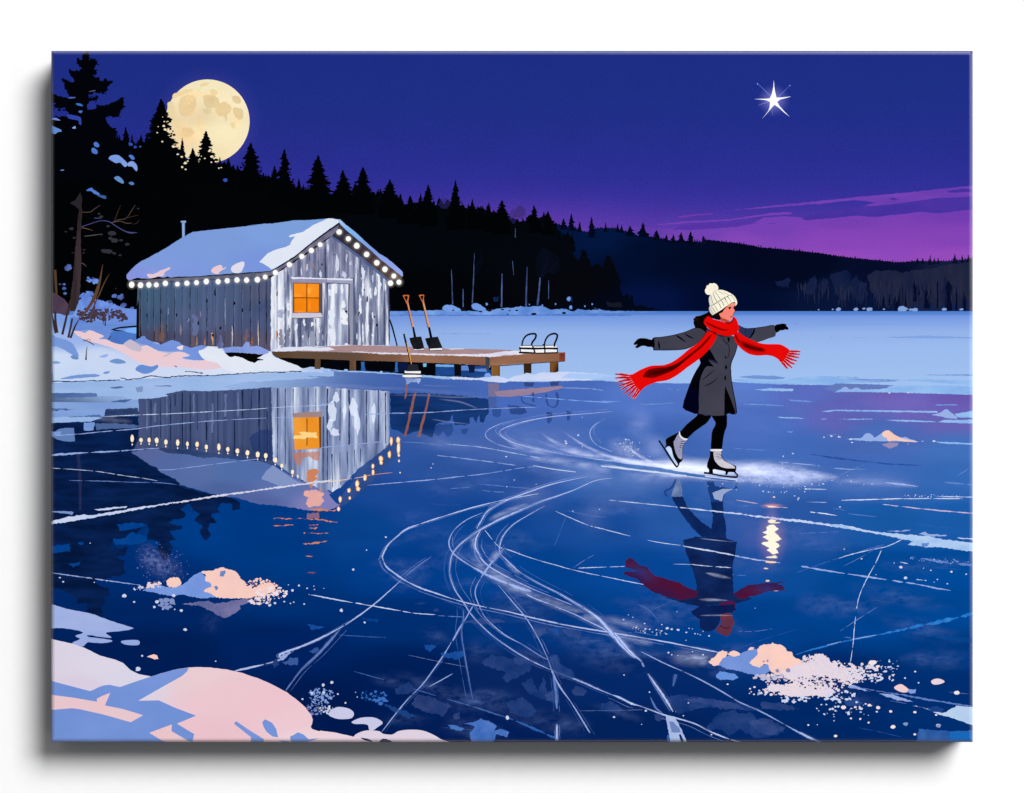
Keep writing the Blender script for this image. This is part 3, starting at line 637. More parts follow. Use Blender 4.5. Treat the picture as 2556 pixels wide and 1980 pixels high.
# slush at the left shore
sl1 = paint((150,182,230), (164,192,236), (12, 60), grain=.06); sl2 = paint((118,152,214), (136,168,224), (12, 60), grain=.06); sl3 = paint((70,98,152), (92,120,176), (20, 80), grain=.08)
part('slush_shore', root, [fill(rg(P('F 60,345 600,325 1200,290 1700,268 1960,260 2200,250 2200,300 1950,296 2100,310 1830,326 1640,340 1590,336 1470,352 1450,366 1370,372 1450,398 1350,414 1200,412 1080,404 940,430 960,448 830,466 690,470 600,446 430,450 420,424 60,424'), 1.0, 7), sl1),
  fill(rg(P('F 60,468 420,456 560,446 700,470 740,474 738,505 640,500 530,494 740,520 620,540 460,545 210,545 60,535'), 1.2, 7), sl2),
  fill(rg(P('F 60,560 300,545 470,540 500,540 490,600 250,602 60,612'), 1.2, 7), sl2), fill(rg(P('F 60,606 420,600 470,610 380,636 240,642 60,650'), 1.0, 7), sl1),
  fill(rg(P('F 60,424 300,424 420,424 432,450 300,456 60,466'), 1.0, 6), sl3), fill(rg(P('F 520,382 590,374 636,376 600,388 560,390'), .8, 5), sl3), fill(rg(P('F 840,368 985,368 985,374 900,376'), .6, 5), sl3),
  fill(rg(P('F 524,490 600,474 690,472 640,494'), .8, 5), sl3), fill(rg(P('F 715,380 775,376 770,412 725,420'), 1, 5), paint((128,150,198)))], 'pale slush along the left shore')
each('slush_patch', root, [fill(rg(P(q), 1.2, 6), m_) for q, m_ in (('F 330,645 410,642 400,704 330,704', sl2), ('F 410,650 560,650 700,660 760,670 700,690 560,690 420,700', paint((84,112,166), alpha=.8)), ('F 150,690 255,684 260,790 150,780 60,735', paint((96,128,184))), ('F 60,712 160,712 150,740 60,740', sl2), ('F 490,545 735,535 735,600 600,596 480,600', paint((40,58,100), (60,84,132), (30,120))), ('F 240,604 440,585 460,600 250,606', sl3), ('F 60,540 210,540 180,550 60,556', sl3))])

# ---- mirrored cabin
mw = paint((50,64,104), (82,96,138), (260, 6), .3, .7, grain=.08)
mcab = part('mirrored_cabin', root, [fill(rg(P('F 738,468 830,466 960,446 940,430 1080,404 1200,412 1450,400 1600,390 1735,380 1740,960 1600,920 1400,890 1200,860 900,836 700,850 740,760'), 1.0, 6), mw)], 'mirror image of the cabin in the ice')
seam = paint((24,34,66)); 
part('mirrored_seam_and_fade', mcab, [stroke(P(f'F {x},{a},{w} {x+2},{b},{w}'), 0, seam, jit=.6) for x, a, b, w in ((1010,430,520,8),(1065,420,840,8),(1125,425,840,6),(1175,430,700,5),(1245,640,780,10),(1330,420,800,5),(1455,620,880,7),(1515,400,620,8),(1580,400,560,6),(1640,400,930,9),(900,470,760,5),(975,450,780,7),(830,480,780,5),(1700,560,940,7))]
  + [stroke(P(f'F {x},{a},{w} {x},{b},{w}'), 0, paint((112,130,172), alpha=.6), jit=.6) for x, a, b, w in ((860,500,640,14),(800,480,700,10),(1150,430,600,12),(1290,500,720,16),(1390,430,600,20),(1480,420,600,14),(950,450,600,8))])
part('mirrored_seam_and_fade', mcab, [fill(rg(P('F 1640,700 1735,700 1738,930 1640,910 1600,860 1560,760'), 2, 5), paint((16,48,104), alpha=.6))])  # dark patch of the reflection, painted in ink, no plank joint
part('mirrored_seam_and_fade', mcab, [haze(100+1150/3, 840+830/3, 150, 34, .5, soft((20,46,98)), .07), haze(100+1560/3, 840+880/3, 90, 30, .6, soft((20,46,98)), .08)])  # darkening low in the reflection, painted as soft dark ink
mroof = shade(rg(P('F 682,866 760,850 890,838 940,870 1080,880 1200,905 1320,905 1450,920 1640,935 1740,965 1850,1020 1960,1085 2100,1110 2184,1180 G 60,1180 120,1250 160,1260 60,1300 0,1300 F 2010,1302 1800,1266 1620,1252 1470,1205 1330,1190 1160,1145 1060,1112 1010,1068 890,1008 880,985 820,960 750,915'), 1.5, 6),
  field([(350,1140,(88,104,158)),(500,1180,(88,112,168)),(600,1180,(80,110,170)),(700,1220,(96,116,176)),(800,1260,(128,128,186)),(650,1250,(84,100,160)),(420,1160,(84,106,164)),(560,1230,(78,100,160))]), vpaint(.06, .08, (14, 60)), 30)
part('mirrored_roof', mcab, [mroof, fill(rg(P('F 1655,1065 1690,1010 1740,965 1800,1000 1880,1060 1960,1100 1800,1120 1720,1090'), 1, 5), paint((132,150,198))),
  fill(rg(P('F 880,840 960,838 1080,880 1000,878 920,862'), 1, 5), paint((50,66,106))), fill(rg(P('F 1180,890 1250,880 1400,890 1420,912 1300,904 1220,912'), 1, 5), paint((56,74,120)))])
mf = paint((84,98,140), (140,156,196), (120, 10), .34, .66, .08, c3=(222,230,247), detail=5.0)
part('mirrored_wall', mcab, [fill(rg(P('F 1732,384 2184,376 G 90,385 515,410 518,790 512,820 430,880 290,985 150,1130 90,1165 60,1150 0,1165 F 2090,1140 2000,1095 1900,1045 1780,960 1745,930'), 1.2, 6), mf),
  fill(rg(P('G 516,800 600,760 590,880 480,985 440,1040 380,1090 300,1170 200,1250 130,1290 160,1190 240,1090 290,990 430,885'), 1.5, 5), paint((40,66,122), (60,88,146), (40,40), alpha=.75))])
part('mirrored_seam_and_fade', mcab, [stroke(P(q), 0, paint((44,54,92)), jit=.5) for q in ('F 1780,390,7 1778,930,6', 'F 1837,390,7 1836,960,5', 'F 1896,390,6 1895,600,4', 'F 2008,390,6 2008,560,4', 'F 2065,390,6 2066,560,4', 'F 2152,390,9 2152,1100,7', 'F 2120,600,8 2120,1080,6', 'G 50,390,10 50,800,8', 'G 148,400,6 145,780,6', 'G 215,400,12 215,810,10', 'G 345,410,7 343,810,5', 'G 435,400,6 435,800,5', 'G 487,420,8 487,800,6', 'G 85,880,10 90,1130,4', 'G 145,870,6 148,1110,4', 'G 200,860,7 205,1040,3', 'G 255,850,6 255,980,3', 'G 300,840,6 300,940,3')])
part('mirrored_glint', mcab, [blobs([(800+x/3, 840+y/3, a/3, b/3) for x, y, a, b in ((90,560,30,70),(120,460,24,40),(245,540,28,80),(280,650,26,90),(400,560,16,80),(70,660,20,60),(180,560,14,50),(110,720,30,30))], paint((226,234,250), alpha=.8), 11, .35)], kind='stuff')
org = paint((238,146,36), (246,164,60), (50, 30), grain=.06)
mwin = part('mirrored_window', mcab, [fill(P('F 1896,575 2112,560 2112,602 2106,838 1905,852 1896,606'), paint((170,130,110), (150,140,160), (60,60))), fill(P('F 1898,608 2095,604 2098,836 1905,850'), org), fill(P('F 2088,604 2105,602 2108,836 2092,836'), paint((110,74,50))),
  stroke(P('F 1999,612,7 1999,818,7'), 0, paint((110,60,20))), fill(rg(P('F 1936,714 1990,716 2000,720 2074,720 2070,734 2080,760 2000,756 1990,768 1898,766 1900,744 1960,740'), 1, 4), paint((255,216,140)))], 'orange mirror image of the window')
ors = paint((236,140,70), (200,130,100), (60, 60), grain=.08); ors2 = paint((240,176,160), (226,170,170), (60,60))
each('window_glow_streak', mcab, [fill(rg(P(q), 1.6, 4), m_) for q, m_ in (('F 1890,868 2100,862 2090,940 2010,900 1960,920 1940,980 1905,930', paint((190,120,90), alpha=.75)), ('F 2000,1000 2060,990 2092,1010 2060,1050 2100,1056 2040,1090 2060,1100 2030,1120 2000,1090 1995,1040', ors), ('F 2016,1096 2036,1096 2034,1140 2014,1120', ors),
  ('F 1980,1160 2060,1146 2130,1178 2110,1200 2126,1236 2090,1270 2010,1280 1990,1250 2010,1210 1976,1190', ors2), ('F 2010,1296 2100,1290 2184,1300 G 120,1300 100,1308 F 2080,1306 2030,1304', ors), ('F 2000,1326 2086,1320 2090,1364 1996,1360', paint((150,110,130), alpha=.8)),
  ('F 1745,1362 1890,1362 1840,1368', ors), ('F 1925,1362 2100,1368 2184,1385 G 130,1392 60,1386 F 2080,1376', ors), ('F 1735,1418 1900,1410 1840,1418', ors), ('F 2010,1412 2090,1410 2060,1418', ors), ('F 2010,1436 2080,1432 2060,1442', ors), ('F 2000,1470 2160,1474 2080,1478', ors), ('F 1965,1556 2100,1536 2150,1532 2060,1556', ors), ('F 1985,1648 2040,1644 2030,1654', ors), ('J 1990,268 2070,266 2040,278', paint((150,84,90))),
  ('F 2095,1130 2110,1150 2090,1164', ors), ('F 1975,1470 1990,1474 1970,1476', ors))])
hot = paint((255,244,212)); warm = paint((246,178,96))
for x, y, w, h in ((690,764,12,30),(756,776,13,18),(817,776,12,20),(873,779,14,24),(942,791,13,22),(1030,796,13,26),(1103,806,10,20),(1176,808,13,22),(1245,828,12,20),(1339,828,12,30),(1406,846,12,20),(1478,858,14,20),(1553,872,15,22),(1630,884,15,24),(1690,894,13,22),(1761,926,16,22),(1810,969,11,18),(1890,1015,11,20),(1930,1044,7,8)):
    part('mirrored_bulb', mcab, [blobs([(100+x/3, 840+y/3, w/2.9, h/3.2)], warm, 14, .1), blobs([(100+x/3, 840+y/3, w/3.1, h/3.5)], hot, 14, .12), blobs([(100+x/3, 840+(y+h*1.5)/3, 1.6, 2.6)], hot)])
for x, y, w, h in ((530,785,9,26),(582,776,12,20),(584,836,11,36),(586,890,8,10),(588,932,6,8),(516,884,10,22),(452,916,13,18),(454,944,10,14),(392,972,9,16),(394,1018,9,18),(333,1058,11,20),(274,1104,13,24),(282,1142,13,14),(213,1154,11,14),(219,1210,8,10),(147,1220,10,20),(135,1292,11,14),(596,1020,5,5),(690-2100,740,3,6)):
    part('mirrored_bulb', mcab, [blobs([(800+x/3, 840+y/3, w/2.4, h/2.4)], warm, 14, .15), blobs([(800+x/3, 840+y/3, w/4, h/3.2)], hot, 14, .12)])
each('mirrored_shovel', root, [stroke(P(q), 0, paint((150,96,80), (124,84,84), (60,60)), jit=.3) for q in ('G 712,415,18 690,500,19 660,640,19 632,745,22', 'G 815,430,14 790,540,16 765,640,17 735,750,24', 'G 648,345,16 640,420,14 634,466,12')])
part('mirrored_dock', root, [fill(rg(P('G 1255,350 1335,350 1335,440 1300,450 1260,450'), 1, 5), paint((120,112,150))), fill(rg(P('G 1300,410 1500,395 1810,370 1815,385 1650,425 1450,448 1320,450'), 1, 5), paint((146,124,152), (164,136,156), (30,80))),
  fill(rg(P('G 1255,450 1320,450 1315,530 1255,530'), 1, 5), paint((70,88,140), alpha=.6))], 'brownish mirror image of the dock edge')
each('mirrored_skate', root, [stroke(P(q), 0, paint((40,66,128), alpha=.8), jit=.4) for q in ('G 1505,450,10 1515,490,12 1560,510,9 1615,520,8', 'G 1590,420,16 1596,490,18', 'G 1690,430,14 1695,490,14 1715,520,9 1750,530,8 1775,500,16 1768,420,22')])
each('mirrored_post', root, [fill(rg(P(q), .8, 4), paint((40,58,110), alpha=.8)) for q in ('G 1520,345 1600,345 1590,376 1530,376', 'G 1720,340 1785,340 1780,370 1720,370')])
each('pale_band', root, [band(P(q), .75, soft((130,142,190), (12, 90), .3, .7)) for q in ('G 0,375,16 300,384,24 600,390,30 850,410,40 1280,430,36', 'G 500,440,10 800,440,26 1000,455,20 1280,450,14', 'G 740,365,6 850,370,16 1020,374,10', 'G 880,470,12 1040,490,20 1180,540,10', 'G 830,620,10 960,640,14 1140,660,10', 'G -200,345,20 100,365,30 400,372,20')])

# ================================================================== left bank
bank0 = part('snow_bank', root, [shade(rg(P('B 100,1110 250,1146 330,1150 390,1010 430,960 470,930 540,980 600,1000 720,1040 860,1080 965,1088 965,1380 1060,1360 1500,1440 1700,1350 2184,1330 X 220,1180 240,1240 300,1280 480,1345 600,1385 700,1440 800,1420 960,1430 X 1020,1500 640,1495 220,1500 20,1510 F 1450,282 1200,294 760,318 600,328 100,346'), 1.0, 6),
  field([(150,850,(158,184,238)),(200,800,(124,158,226)),(260,770,(104,136,214)),(330,790,(112,148,226)),(300,830,(96,140,214)),(140,900,(206,222,248)),(250,900,(204,218,246)),(400,930,(208,220,246)),(550,910,(216,224,246)),(700,910,(222,230,247)),(640,880,(224,232,248)),(200,940,(198,216,246)),(450,860,(170,184,232)),(800,925,(180,200,240))]), vpaint(.05, .04, (30, 50)), 26)], 'snow bank on the near left shore')
def patches(lst, nm='snow_shade', parent=None, smooth=True):
    each(nm, parent or bank0, [fill(rg(sm(P(q), 3) if smooth else P(q), .6, 5), m_) for q, m_ in lst])
pnk = paint((240,204,206), (234,206,218), (20, 60), grain=.04); mv = paint((200,188,208)); sh = paint((112,146,218), (100,136,212), (30, 50)); shd = paint((78,122,200), (70,112,192), (30,50)); wht = paint((230,236,247), (222,230,246), (40, 40), grain=.04)
patches([('B 100,920 150,930 210,965 260,1010 290,1060 285,1150 180,1130 100,1110', paint((84,66,86), (70,54,74), (80,60)))], 'bare_earth')
patches([('B 300,1170 420,1175 560,1205 720,1240 970,1230 962,1390 900,1400 840,1436 760,1425 700,1395 640,1360 560,1315 470,1290 330,1310', sh), ('B 720,1310 830,1305 962,1330 958,1395 860,1436 760,1432 700,1400 690,1370', shd), ('B 840,1300 880,1280 966,1274 966,1330 880,1318', paint((122,178,250))),
  ('B 108,1345 170,1370 270,1400 330,1440 370,1510 385,1560 340,1555 250,1500 170,1460 108,1455', paint((120,154,218))), ('B 300,1560 340,1550 385,1570 375,1590 330,1585', paint((104,142,196))), ('B 108,1620 160,1605 205,1620 160,1635', paint((130,164,214))), ('B 590,1565 640,1540 685,1540 650,1570', paint((150,180,232))), ('B 690,1610 770,1580 860,1620 770,1635', paint((112,150,208))),
  ('B 330,1310 400,1308 450,1325 490,1298 560,1320 640,1358 590,1385 660,1390 720,1420 830,1440 910,1400 1000,1460 1070,1448 1180,1508 1300,1525 1400,1510 1490,1552 1400,1575 1540,1602 1660,1592 1760,1622 1830,1665 1650,1690 1400,1670 1100,1655 950,1600 800,1510 650,1452 530,1420 420,1380', pnk),
  ('B 835,1440 880,1400 915,1396 1010,1462 1000,1510 920,1495', mv), ('B 1225,1560 1290,1525 1320,1525 1260,1560', mv),
  ('B 955,1395 1000,1360 1035,1350 1060,1372 1080,1390 1120,1412 1190,1438 1240,1405 1320,1394 1400,1420 1490,1470 1560,1455 1620,1445 1690,1452 1640,1490 1590,1520 1620,1560 1655,1596 1520,1596 1420,1572 1500,1550 1420,1512 1300,1512 1180,1500 1070,1450 1000,1430', paint((110,142,216), (122,152,224), (30,50))), ('B 1362,1468 1428,1450 1415,1495', paint((244,222,222))),
  ('W 1170,1430 1250,1390 1320,1345 1400,1350 1500,1400 1570,1455 1650,1510 1720,1495 1820,1515 1930,1570 2010,1600 2100,1575 2184,1560 X 60,1330 180,1265 300,1290 480,1345 600,1390 690,1440 500,1490 100,1500 F 1460,270 1370,240 1320,196 1240,180', wht),
  ('F 720,230 760,212 830,225 880,214 878,240 830,270 780,280 720,256', paint((104,142,214))), ('F 150,320 230,296 330,284 430,284 440,300 300,312', paint((116,150,214))), ('F 470,275 500,262 526,260 500,282', paint((110,146,206))), ('F 1000,218 1025,222 1020,232', paint((70,96,150)))])
patches([('W 1525,1372 1600,1352 1700,1350 1780,1366 1825,1360 1880,1282 1900,1290 1930,1282 1950,1350 2060,1336 2184,1392 X 190,1188 170,1212 100,1230 0,1222 W 2184,1472 1900,1450 1570,1442', paint((128,152,222), (140,164,230), (40,60)))], 'snow_shade', None, False)
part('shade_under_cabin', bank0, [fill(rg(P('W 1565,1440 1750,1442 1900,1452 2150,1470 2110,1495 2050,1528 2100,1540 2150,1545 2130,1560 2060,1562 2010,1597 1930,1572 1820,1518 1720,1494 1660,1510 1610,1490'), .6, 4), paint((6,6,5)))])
part('bare_hoop', bank0, [stroke(P('B 968,1258,16 870,1266,16 790,1274,15 730,1290,12 712,1296,6'), 0, paint((6,6,10))), stroke(P('B 712,1292,5 760,1300,12 822,1305,5'), 0, paint((6,6,10)))], 'dark hoop lying in the snow')
part('shore_line', bank0, [stroke(rg(P(q), 1.0, 10, False), 2.2, paint((30,48,90)), n=2, jit=.7) for q in ('F 80,338,5 240,338,6 420,330,4 600,326,3', 'F 600,312,3 660,322,14 740,318,8', 'F 740,314,3 830,296,18 900,304,14 980,306,5', 'F 980,302,4 1120,296,5 1320,290,5 1480,280,5 1700,268,3', 'F 1085,262,2 1160,268,12 1220,275,3', 'F 1700,268,4 1960,262,4')])
cl = paint((90,124,212), (120,156,236), (120, 120)); br = paint((58,46,62), (82,64,80), (150, 100))
part('frosted_scrub', root, [specks(100+480/4, 500+1010/4, 22, 24, 70, 5, cl), specks(100+620/4, 500+1060/4, 40, 14, 60, 6, cl), specks(100+500/4, 500+800/4, 14, 9, 14, 5, cl), blobs([(100+x/4, 500+y/4, r, r*.7) for x, y, r in ((745,958,7),(800,972,8),(830,1050,9),(700,1015,6),(920,1075,5),(280,680,9),(285,655,6),(240,840,4),(240,880,5),(250,930,5),(820,945,4),(200,838,3))], paint((94,122,200), (60,72,120), (140,140)))], 'frosted low scrub on the left bank', 'stuff')
part('brown_scrub', root, [specks(100+650/4, 500+1140/4, 48, 14, 120, 4, br), specks(100+470/4, 500+1140/4, 26, 18, 60, 4, br), specks(100+820/4, 500+1180/4, 14, 8, 20, 3, br)]
  + [stroke(P(q), 0, br, jit=.3) for q in ('B 650,1080,6 652,1255,10', 'B 545,1000,12 545,1205,14', 'B 690,1060,5 650,1170,7', 'B 720,1120,5 860,1190,8', 'B 820,1120,3 825,1190,7', 'B 580,960,12 520,1100,16', 'B 600,1150,5 640,1240,5')], 'brown brushwood on the left bank', 'stuff')
twg = paint((56,42,44)); twb = paint((92,66,50))
for q, m_ in (('B 108,1110,8 130,1200,22 165,1325,40', twg), ('B 152,1110,20 155,1220,24 165,1325,40', twg), ('B 300,1000,12 265,1160,20 222,1342,24', twg), ('B 322,1180,18 305,1270,20 282,1372,22', twg), ('B 395,1180,6 350,1260,16 305,1375,22', twg), ('B 626,640,4 600,790,20 560,930,36 500,1050,30 410,1175,12', twb), ('B 692,735,3 640,830,10 585,960,12', twb), ('B 150,695,26 158,830,24 166,968,20', paint((84,62,44))), ('B 470,1460,5 462,1530,10 458,1596,16', paint((66,48,48)))):
    part('bare_stem', root, [stroke(P(q), 0, m_)])
part('fallen_twig', root, [stroke(P(q), 0, twg) for q in ('B 425,1392,5 470,1405,9 540,1445,8', 'B 430,1410,4 490,1385,4 500,1412,4', 'B 680,1390,12 710,1355,5')])

# ================================================================== cabin
wood1 = paint((30,40,68), (50,66,104), (300, 7), .3, .7, .12, c3=(72,88,126), detail=5.0)
cabf = field([(360,740,(66,92,120)),(450,740,(72,94,128)),(550,740,(76,94,130)),(650,740,(80,88,118)),(360,800,(64,86,118)),(500,800,(82,94,130)),(640,800,(74,86,124)),(380,850,(74,74,98)),(480,855,(76,80,112)),(560,860,(82,80,106)),(640,860,(88,84,108)),(670,760,(64,78,116))])
cab = part('cabin', root, [shade(P('W 262,470 262,385 700,350 1600,305 2184,258 X 0,70 222,95 218,1185 190,1180 W 2184,1394 2060,1338 1950,1352 1930,1284 1880,1284 1825,1362 1700,1352 1525,1376 1450,1352 1320,1347 1215,1330 1060,1372 920,1322 880,1282 770,1252 700,1282 610,1324 560,1292 480,1277 400,1242 365,1192 310,1202 240,1246 250,800'), cabf, vpaint(.1, .42, (300, 8), 5.0), 14)], 'weathered grey plank cabin under snow with a string of lights')
side = []
SNOW = ((240,1246),(310,1202),(365,1192),(400,1242),(480,1277),(560,1292),(610,1324),(700,1282),(770,1252),(880,1282),(920,1322),(1060,1372),(1215,1330),(1320,1347),(1450,1352),(1525,1376),(1700,1352),(1825,1362),(1880,1284),(1930,1284),(1950,1352),(2060,1338),(2184,1394))
def foot(x):
    for (a, p), (b, q) in zip(SNOW, SNOW[1:]):
        if x <= b: return p + (q - p) * (x - a) / (b - a) - 6
    return 1390
for x, a, b, w in ((310,470,1200,12),(405,480,1230,9),(505,470,1270,12),(607,470,1310,14),(702,460,1240,11),(815,470,1250,10),(930,460,1290,7),(1048,470,1360,16),(1165,460,900,7),(1300,440,1330,15),(1430,470,1340,13),(1557,440,1320,7),(1700,430,1360,11),(1822,420,1340,10),(1952,440,1340,13),(2082,430,1330,13)):
    b = int(min(b, foot(x)))
    side.append(stroke([(300+(x+R.uniform(-4,4))/6, 640+y/6, w/6*R.uniform(.25,.95)) for y in range(a, b, 90)] + [(300+x/6, 640+b/6, w/10)], 0, paint((12,16,30)), n=4, jit=.45))
for x in (40, 150): side.append(stroke([(640+(x+R.uniform(-3,3))/6, 680+y/6, R.uniform(.8,2.4)) for y in range(90, 1120, 110)], 0, paint((10,13,26)), n=4, jit=.4))
part('plank_seam', cab, side, kind='stuff')
part('plank_edge', cab, [stroke([(300+(x+9+R.uniform(-3,3))/6, 640+y/6, R.uniform(.3,1.6)) for y in range(480, 1200, 80)], 0, paint((104,122,160), (88,100,136), (40,40)), n=4, jit=.5) for x in (310,405,505,607,702,815,930,1048,1165,1300,1430,1557,1700,1822,1952,2082)], kind='stuff')
part('side_edge', cab, [fill(P('W 246,800 268,640 300,800 308,1215 240,1246'), paint((10,8,10))), stroke(P('W 285,480,12 290,800,14 290,1200,20'), 0, paint((92,88,104), (60,52,60), (200,30)))])
each('weathering', cab, [stroke(P(q), 0, m_, jit=.5) for q, m_ in (('W 1570,630,3 1572,820,12 1575,1030,3', paint((150,160,200))), ('W 1675,1040,3 1680,1140,16 1676,1350,8', paint((200,196,210))), ('W 2065,960,3 2068,1180,12 2072,1330,16', paint((226,206,200))), ('W 720,760,2 722,830,14 718,880,3', paint((130,146,184))), ('W 905,1010,5 908,1100,26 905,1190,5', paint((150,136,156), alpha=.7)),
   ('W 1090,870,30 1130,980,70 1110,1190,60', paint((112,124,172), alpha=.55)), ('W 1380,1140,3 1378,1180,30 1390,1330,8', paint((206,152,120))), ('W 1500,1180,20 1500,1300,70 1500,1380,70', paint((120,132,180), (90,100,150), (200,40))), ('W 1965,1180,3 1975,1280,36 1960,1350,40', paint((150,98,80), alpha=.8)), ('W 1900,1080,20 1890,1200,60 1880,1280,50', paint((128,100,104), alpha=.6)),
   ('W 625,980,5 630,1080,50 625,1280,60', paint((128,92,74), alpha=.7)), ('W 545,1030,10 545,1150,46 550,1270,40', paint((104,84,80), alpha=.7)), ('W 1200,820,3 1205,860,14 1205,920,2', paint((140,130,150))), ('W 1150,1200,4 1148,1280,16 1146,1340,18', paint((168,130,116))), ('W 1270,1230,2 1268,1290,18 1266,1330,10', paint((190,126,84))), ('W 1060,1150,10 1090,1240,50 1080,1350,60', paint((112,90,90), alpha=.7)), ('W 1030,940,2 1020,950,30 1005,980,3', paint((150,160,200))))])
part('knot', cab, [blobs([(300+x/6, 640+y/6, a/6, b/6) for x, y, a, b in ((402,884,10,26),(846,878,13,26),(1172,1000,11,30),(1502,1076,15,24),(1712,702,15,24),(1830,810,11,34),(1945,800,11,22),(1388,1182,14,26),(1298,670,11,44),(1420,550,12,46),(2085,690,11,30),(1692,1070,9,40),(408,650,6,34),(610,830,9,50),(700,1050,9,24),(1005,955,16,10))], paint((6,7,12)), 11, .15)], kind='stuff')
ws = paint((86,94,126), (128,136,166), (120, 20), .32, .68, .1, c3=(176,182,206), detail=5.0)
WOOD = paint((84,92,124), (134,142,174), (210, 19), .40, .63, .1, c3=(240,243,252), detail=6.0)
front = fill(P('S 222,985 300,930 430,838 700,676 1125,368 1500,650 1985,1040 X 1988,118 2002,1090 1400,1092 1100,1110 800,1128 430,1130 300,1160 212,1175'), WOOD)
fw = part('gable_wall', cab, [front, fill(rg(P('S 430,838 700,676 1125,368 1500,650 1460,980 1040,985 520,970'), 2, 8), paint((88,92,124), (130,134,166), (230, 16), .36, .66, .1, c3=(176,180,204), detail=6.0)),
  fill(rg(P('S 222,985 300,930 400,860 425,1000 420,1300 X 420,1130 300,1160 212,1175'), 1.5, 8), paint((140,148,180), (206,212,234), (200, 18), .36, .6, .08, c3=(244,246,252), detail=6.0))])
wp = paint((240,243,252), (226,232,248), (80, 40), grain=.04)
wpts = []
for x, y, a, b in ((360,480,30,60),(390,540,34,40),(480,520,28,70),(480,760,36,110),(360,720,40,60),(250,620,20,120),(250,980,24,140),(590,830,36,70),(720,760,30,60),(830,800,40,60),(940,860,16,60),(925,1060,14,40),(700,980,20,40),(1110,800,46,110),(1120,950,44,90),(1130,560,30,120),(1310,520,40,70),(1310,720,50,90),(1310,300,20,90),(1340,960,20,70),(1550,500,40,170),(1600,200,34,170),(1700,290,46,120),(1780,330,30,100),(1600,880,24,160),(1740,960,20,50),(1500,940,16,70),(1860,200,34,70),(1930,180,14,100),(1740,600,14,120),(1670,900,16,130),(1560,1000,14,60),(995,960,8,50),(1160,700,24,100)):
    for k in range(2): wpts.append((640+(x+R.uniform(-.45,.45)*a)/6, 680+(y+R.uniform(-.55,.55)*b)/6, a/6*R.uniform(.34,.62), b/6*R.uniform(.4,.7)))
part('worn_paint', cab, [blobs(wpts, wp, 14, .38)], 'patches of worn white paint on the gable wall', 'stuff')
part('worn_paint', cab, [blobs([(640+x/6, 530+y/6, a/6, b/6) for x, y, a, b in ((1070,520,14,60),(1310,930,40,50),(1210,770,24,120),(1350,670,14,70),(1410,760,18,30),(1590,900,30,110),(1740,1000,14,60),(960,930,20,60),(675,890,10,80),(760,830,16,50))], paint((220,226,244), (190,198,222), (120,30)), 13, .4)], kind='stuff')
dks = paint((40,46,70)); fs = []
for T_, lst in (('X', ((310,0,1140,13),(428,0,1120,11),(548,700,1115,14),(665,695,1125,11),(776,695,1120,10),(890,700,1105,17),(1250,180,1080,5),(1575,20,330,14),(1722,20,500,9),(1812,60,1080,8),(1915,120,1085,11),(1990,160,1085,22),(1460,60,1080,7),(1640,350,1080,6),(1700,430,1085,9),(985,700,1000,10))), ('S', ((430,850,1010,10),(640,710,960,7),(662,720,980,6),(795,600,975,12),(925,500,975,13),(1035,430,980,14),(1150,390,980,9),(1248,490,985,12),(1370,590,990,10),(1460,680,1060,8),(1568,700,980,14)))):
    t_ = TILE[T_]
    for x, a, b, w in lst: fs.append(stroke([(t_[0]+(x+R.uniform(-3,3))/6, t_[1]+(a+(b-a)*k/7)/6, w/6*R.uniform(.25,.95)) for k in range(8)], 0, dks, n=4, jit=.4))
part('plank_seam', cab, fs, kind='stuff')
part('knot', cab, [blobs([(640+x/6, 680+y/6, a/6, b/6) for x, y, a, b in ((1525,630,18,24),(1540,600,12,16),(1660,400,11,50),(1768,668,12,14),(1805,790,16,26),(310,320,10,44),(312,930,10,50),(350,1060,10,30),(428,560,8,46),(1140,830,12,14),(1615,265,10,12),(780,950,5,40),(1345,450,14,60))], paint((12,13,22)), 12, .15), blobs([(640+983/6, 530+782/6, 2, 3), (640+1168/6, 530+638/6, 1.6, 1.2)], paint((50,20,16)))], kind='stuff')
each('weathering', cab, [stroke(P(q), 0, m_, jit=.5) for q, m_ in (('S 700,740,3 720,820,10 740,880,3', paint((200,160,130))), ('S 820,740,4 850,790,16 900,870,4', paint((170,130,120), alpha=.8)), ('X 295,860,3 300,930,18 300,1020,4', paint((214,160,130))), ('X 460,1000,30 480,900,50 500,830,20', paint((120,124,146))), ('X 365,850,40 370,960,56 370,1090,50', paint((140,142,160))), ('X 730,880,20 725,1000,60 730,1110,60', paint((140,146,172))), ('X 830,880,40 840,1000,80 840,1110,80', paint((150,158,184))), ('X 1320,830,50 1330,950,70 1330,1070,60', paint((160,162,180))), ('X 1520,560,20 1510,680,50 1500,760,30', paint((130,136,156), alpha=.8)), ('X 360,560,70 365,620,80 370,680,60', paint((140,148,184), alpha=.8)), ('X 1210,880,60 1215,980,80 1210,1060,70', paint((160,168,192), alpha=.8)), ('X 1210,420,40 1215,540,60 1210,700,30', paint((158,176,208), alpha=.8)))])
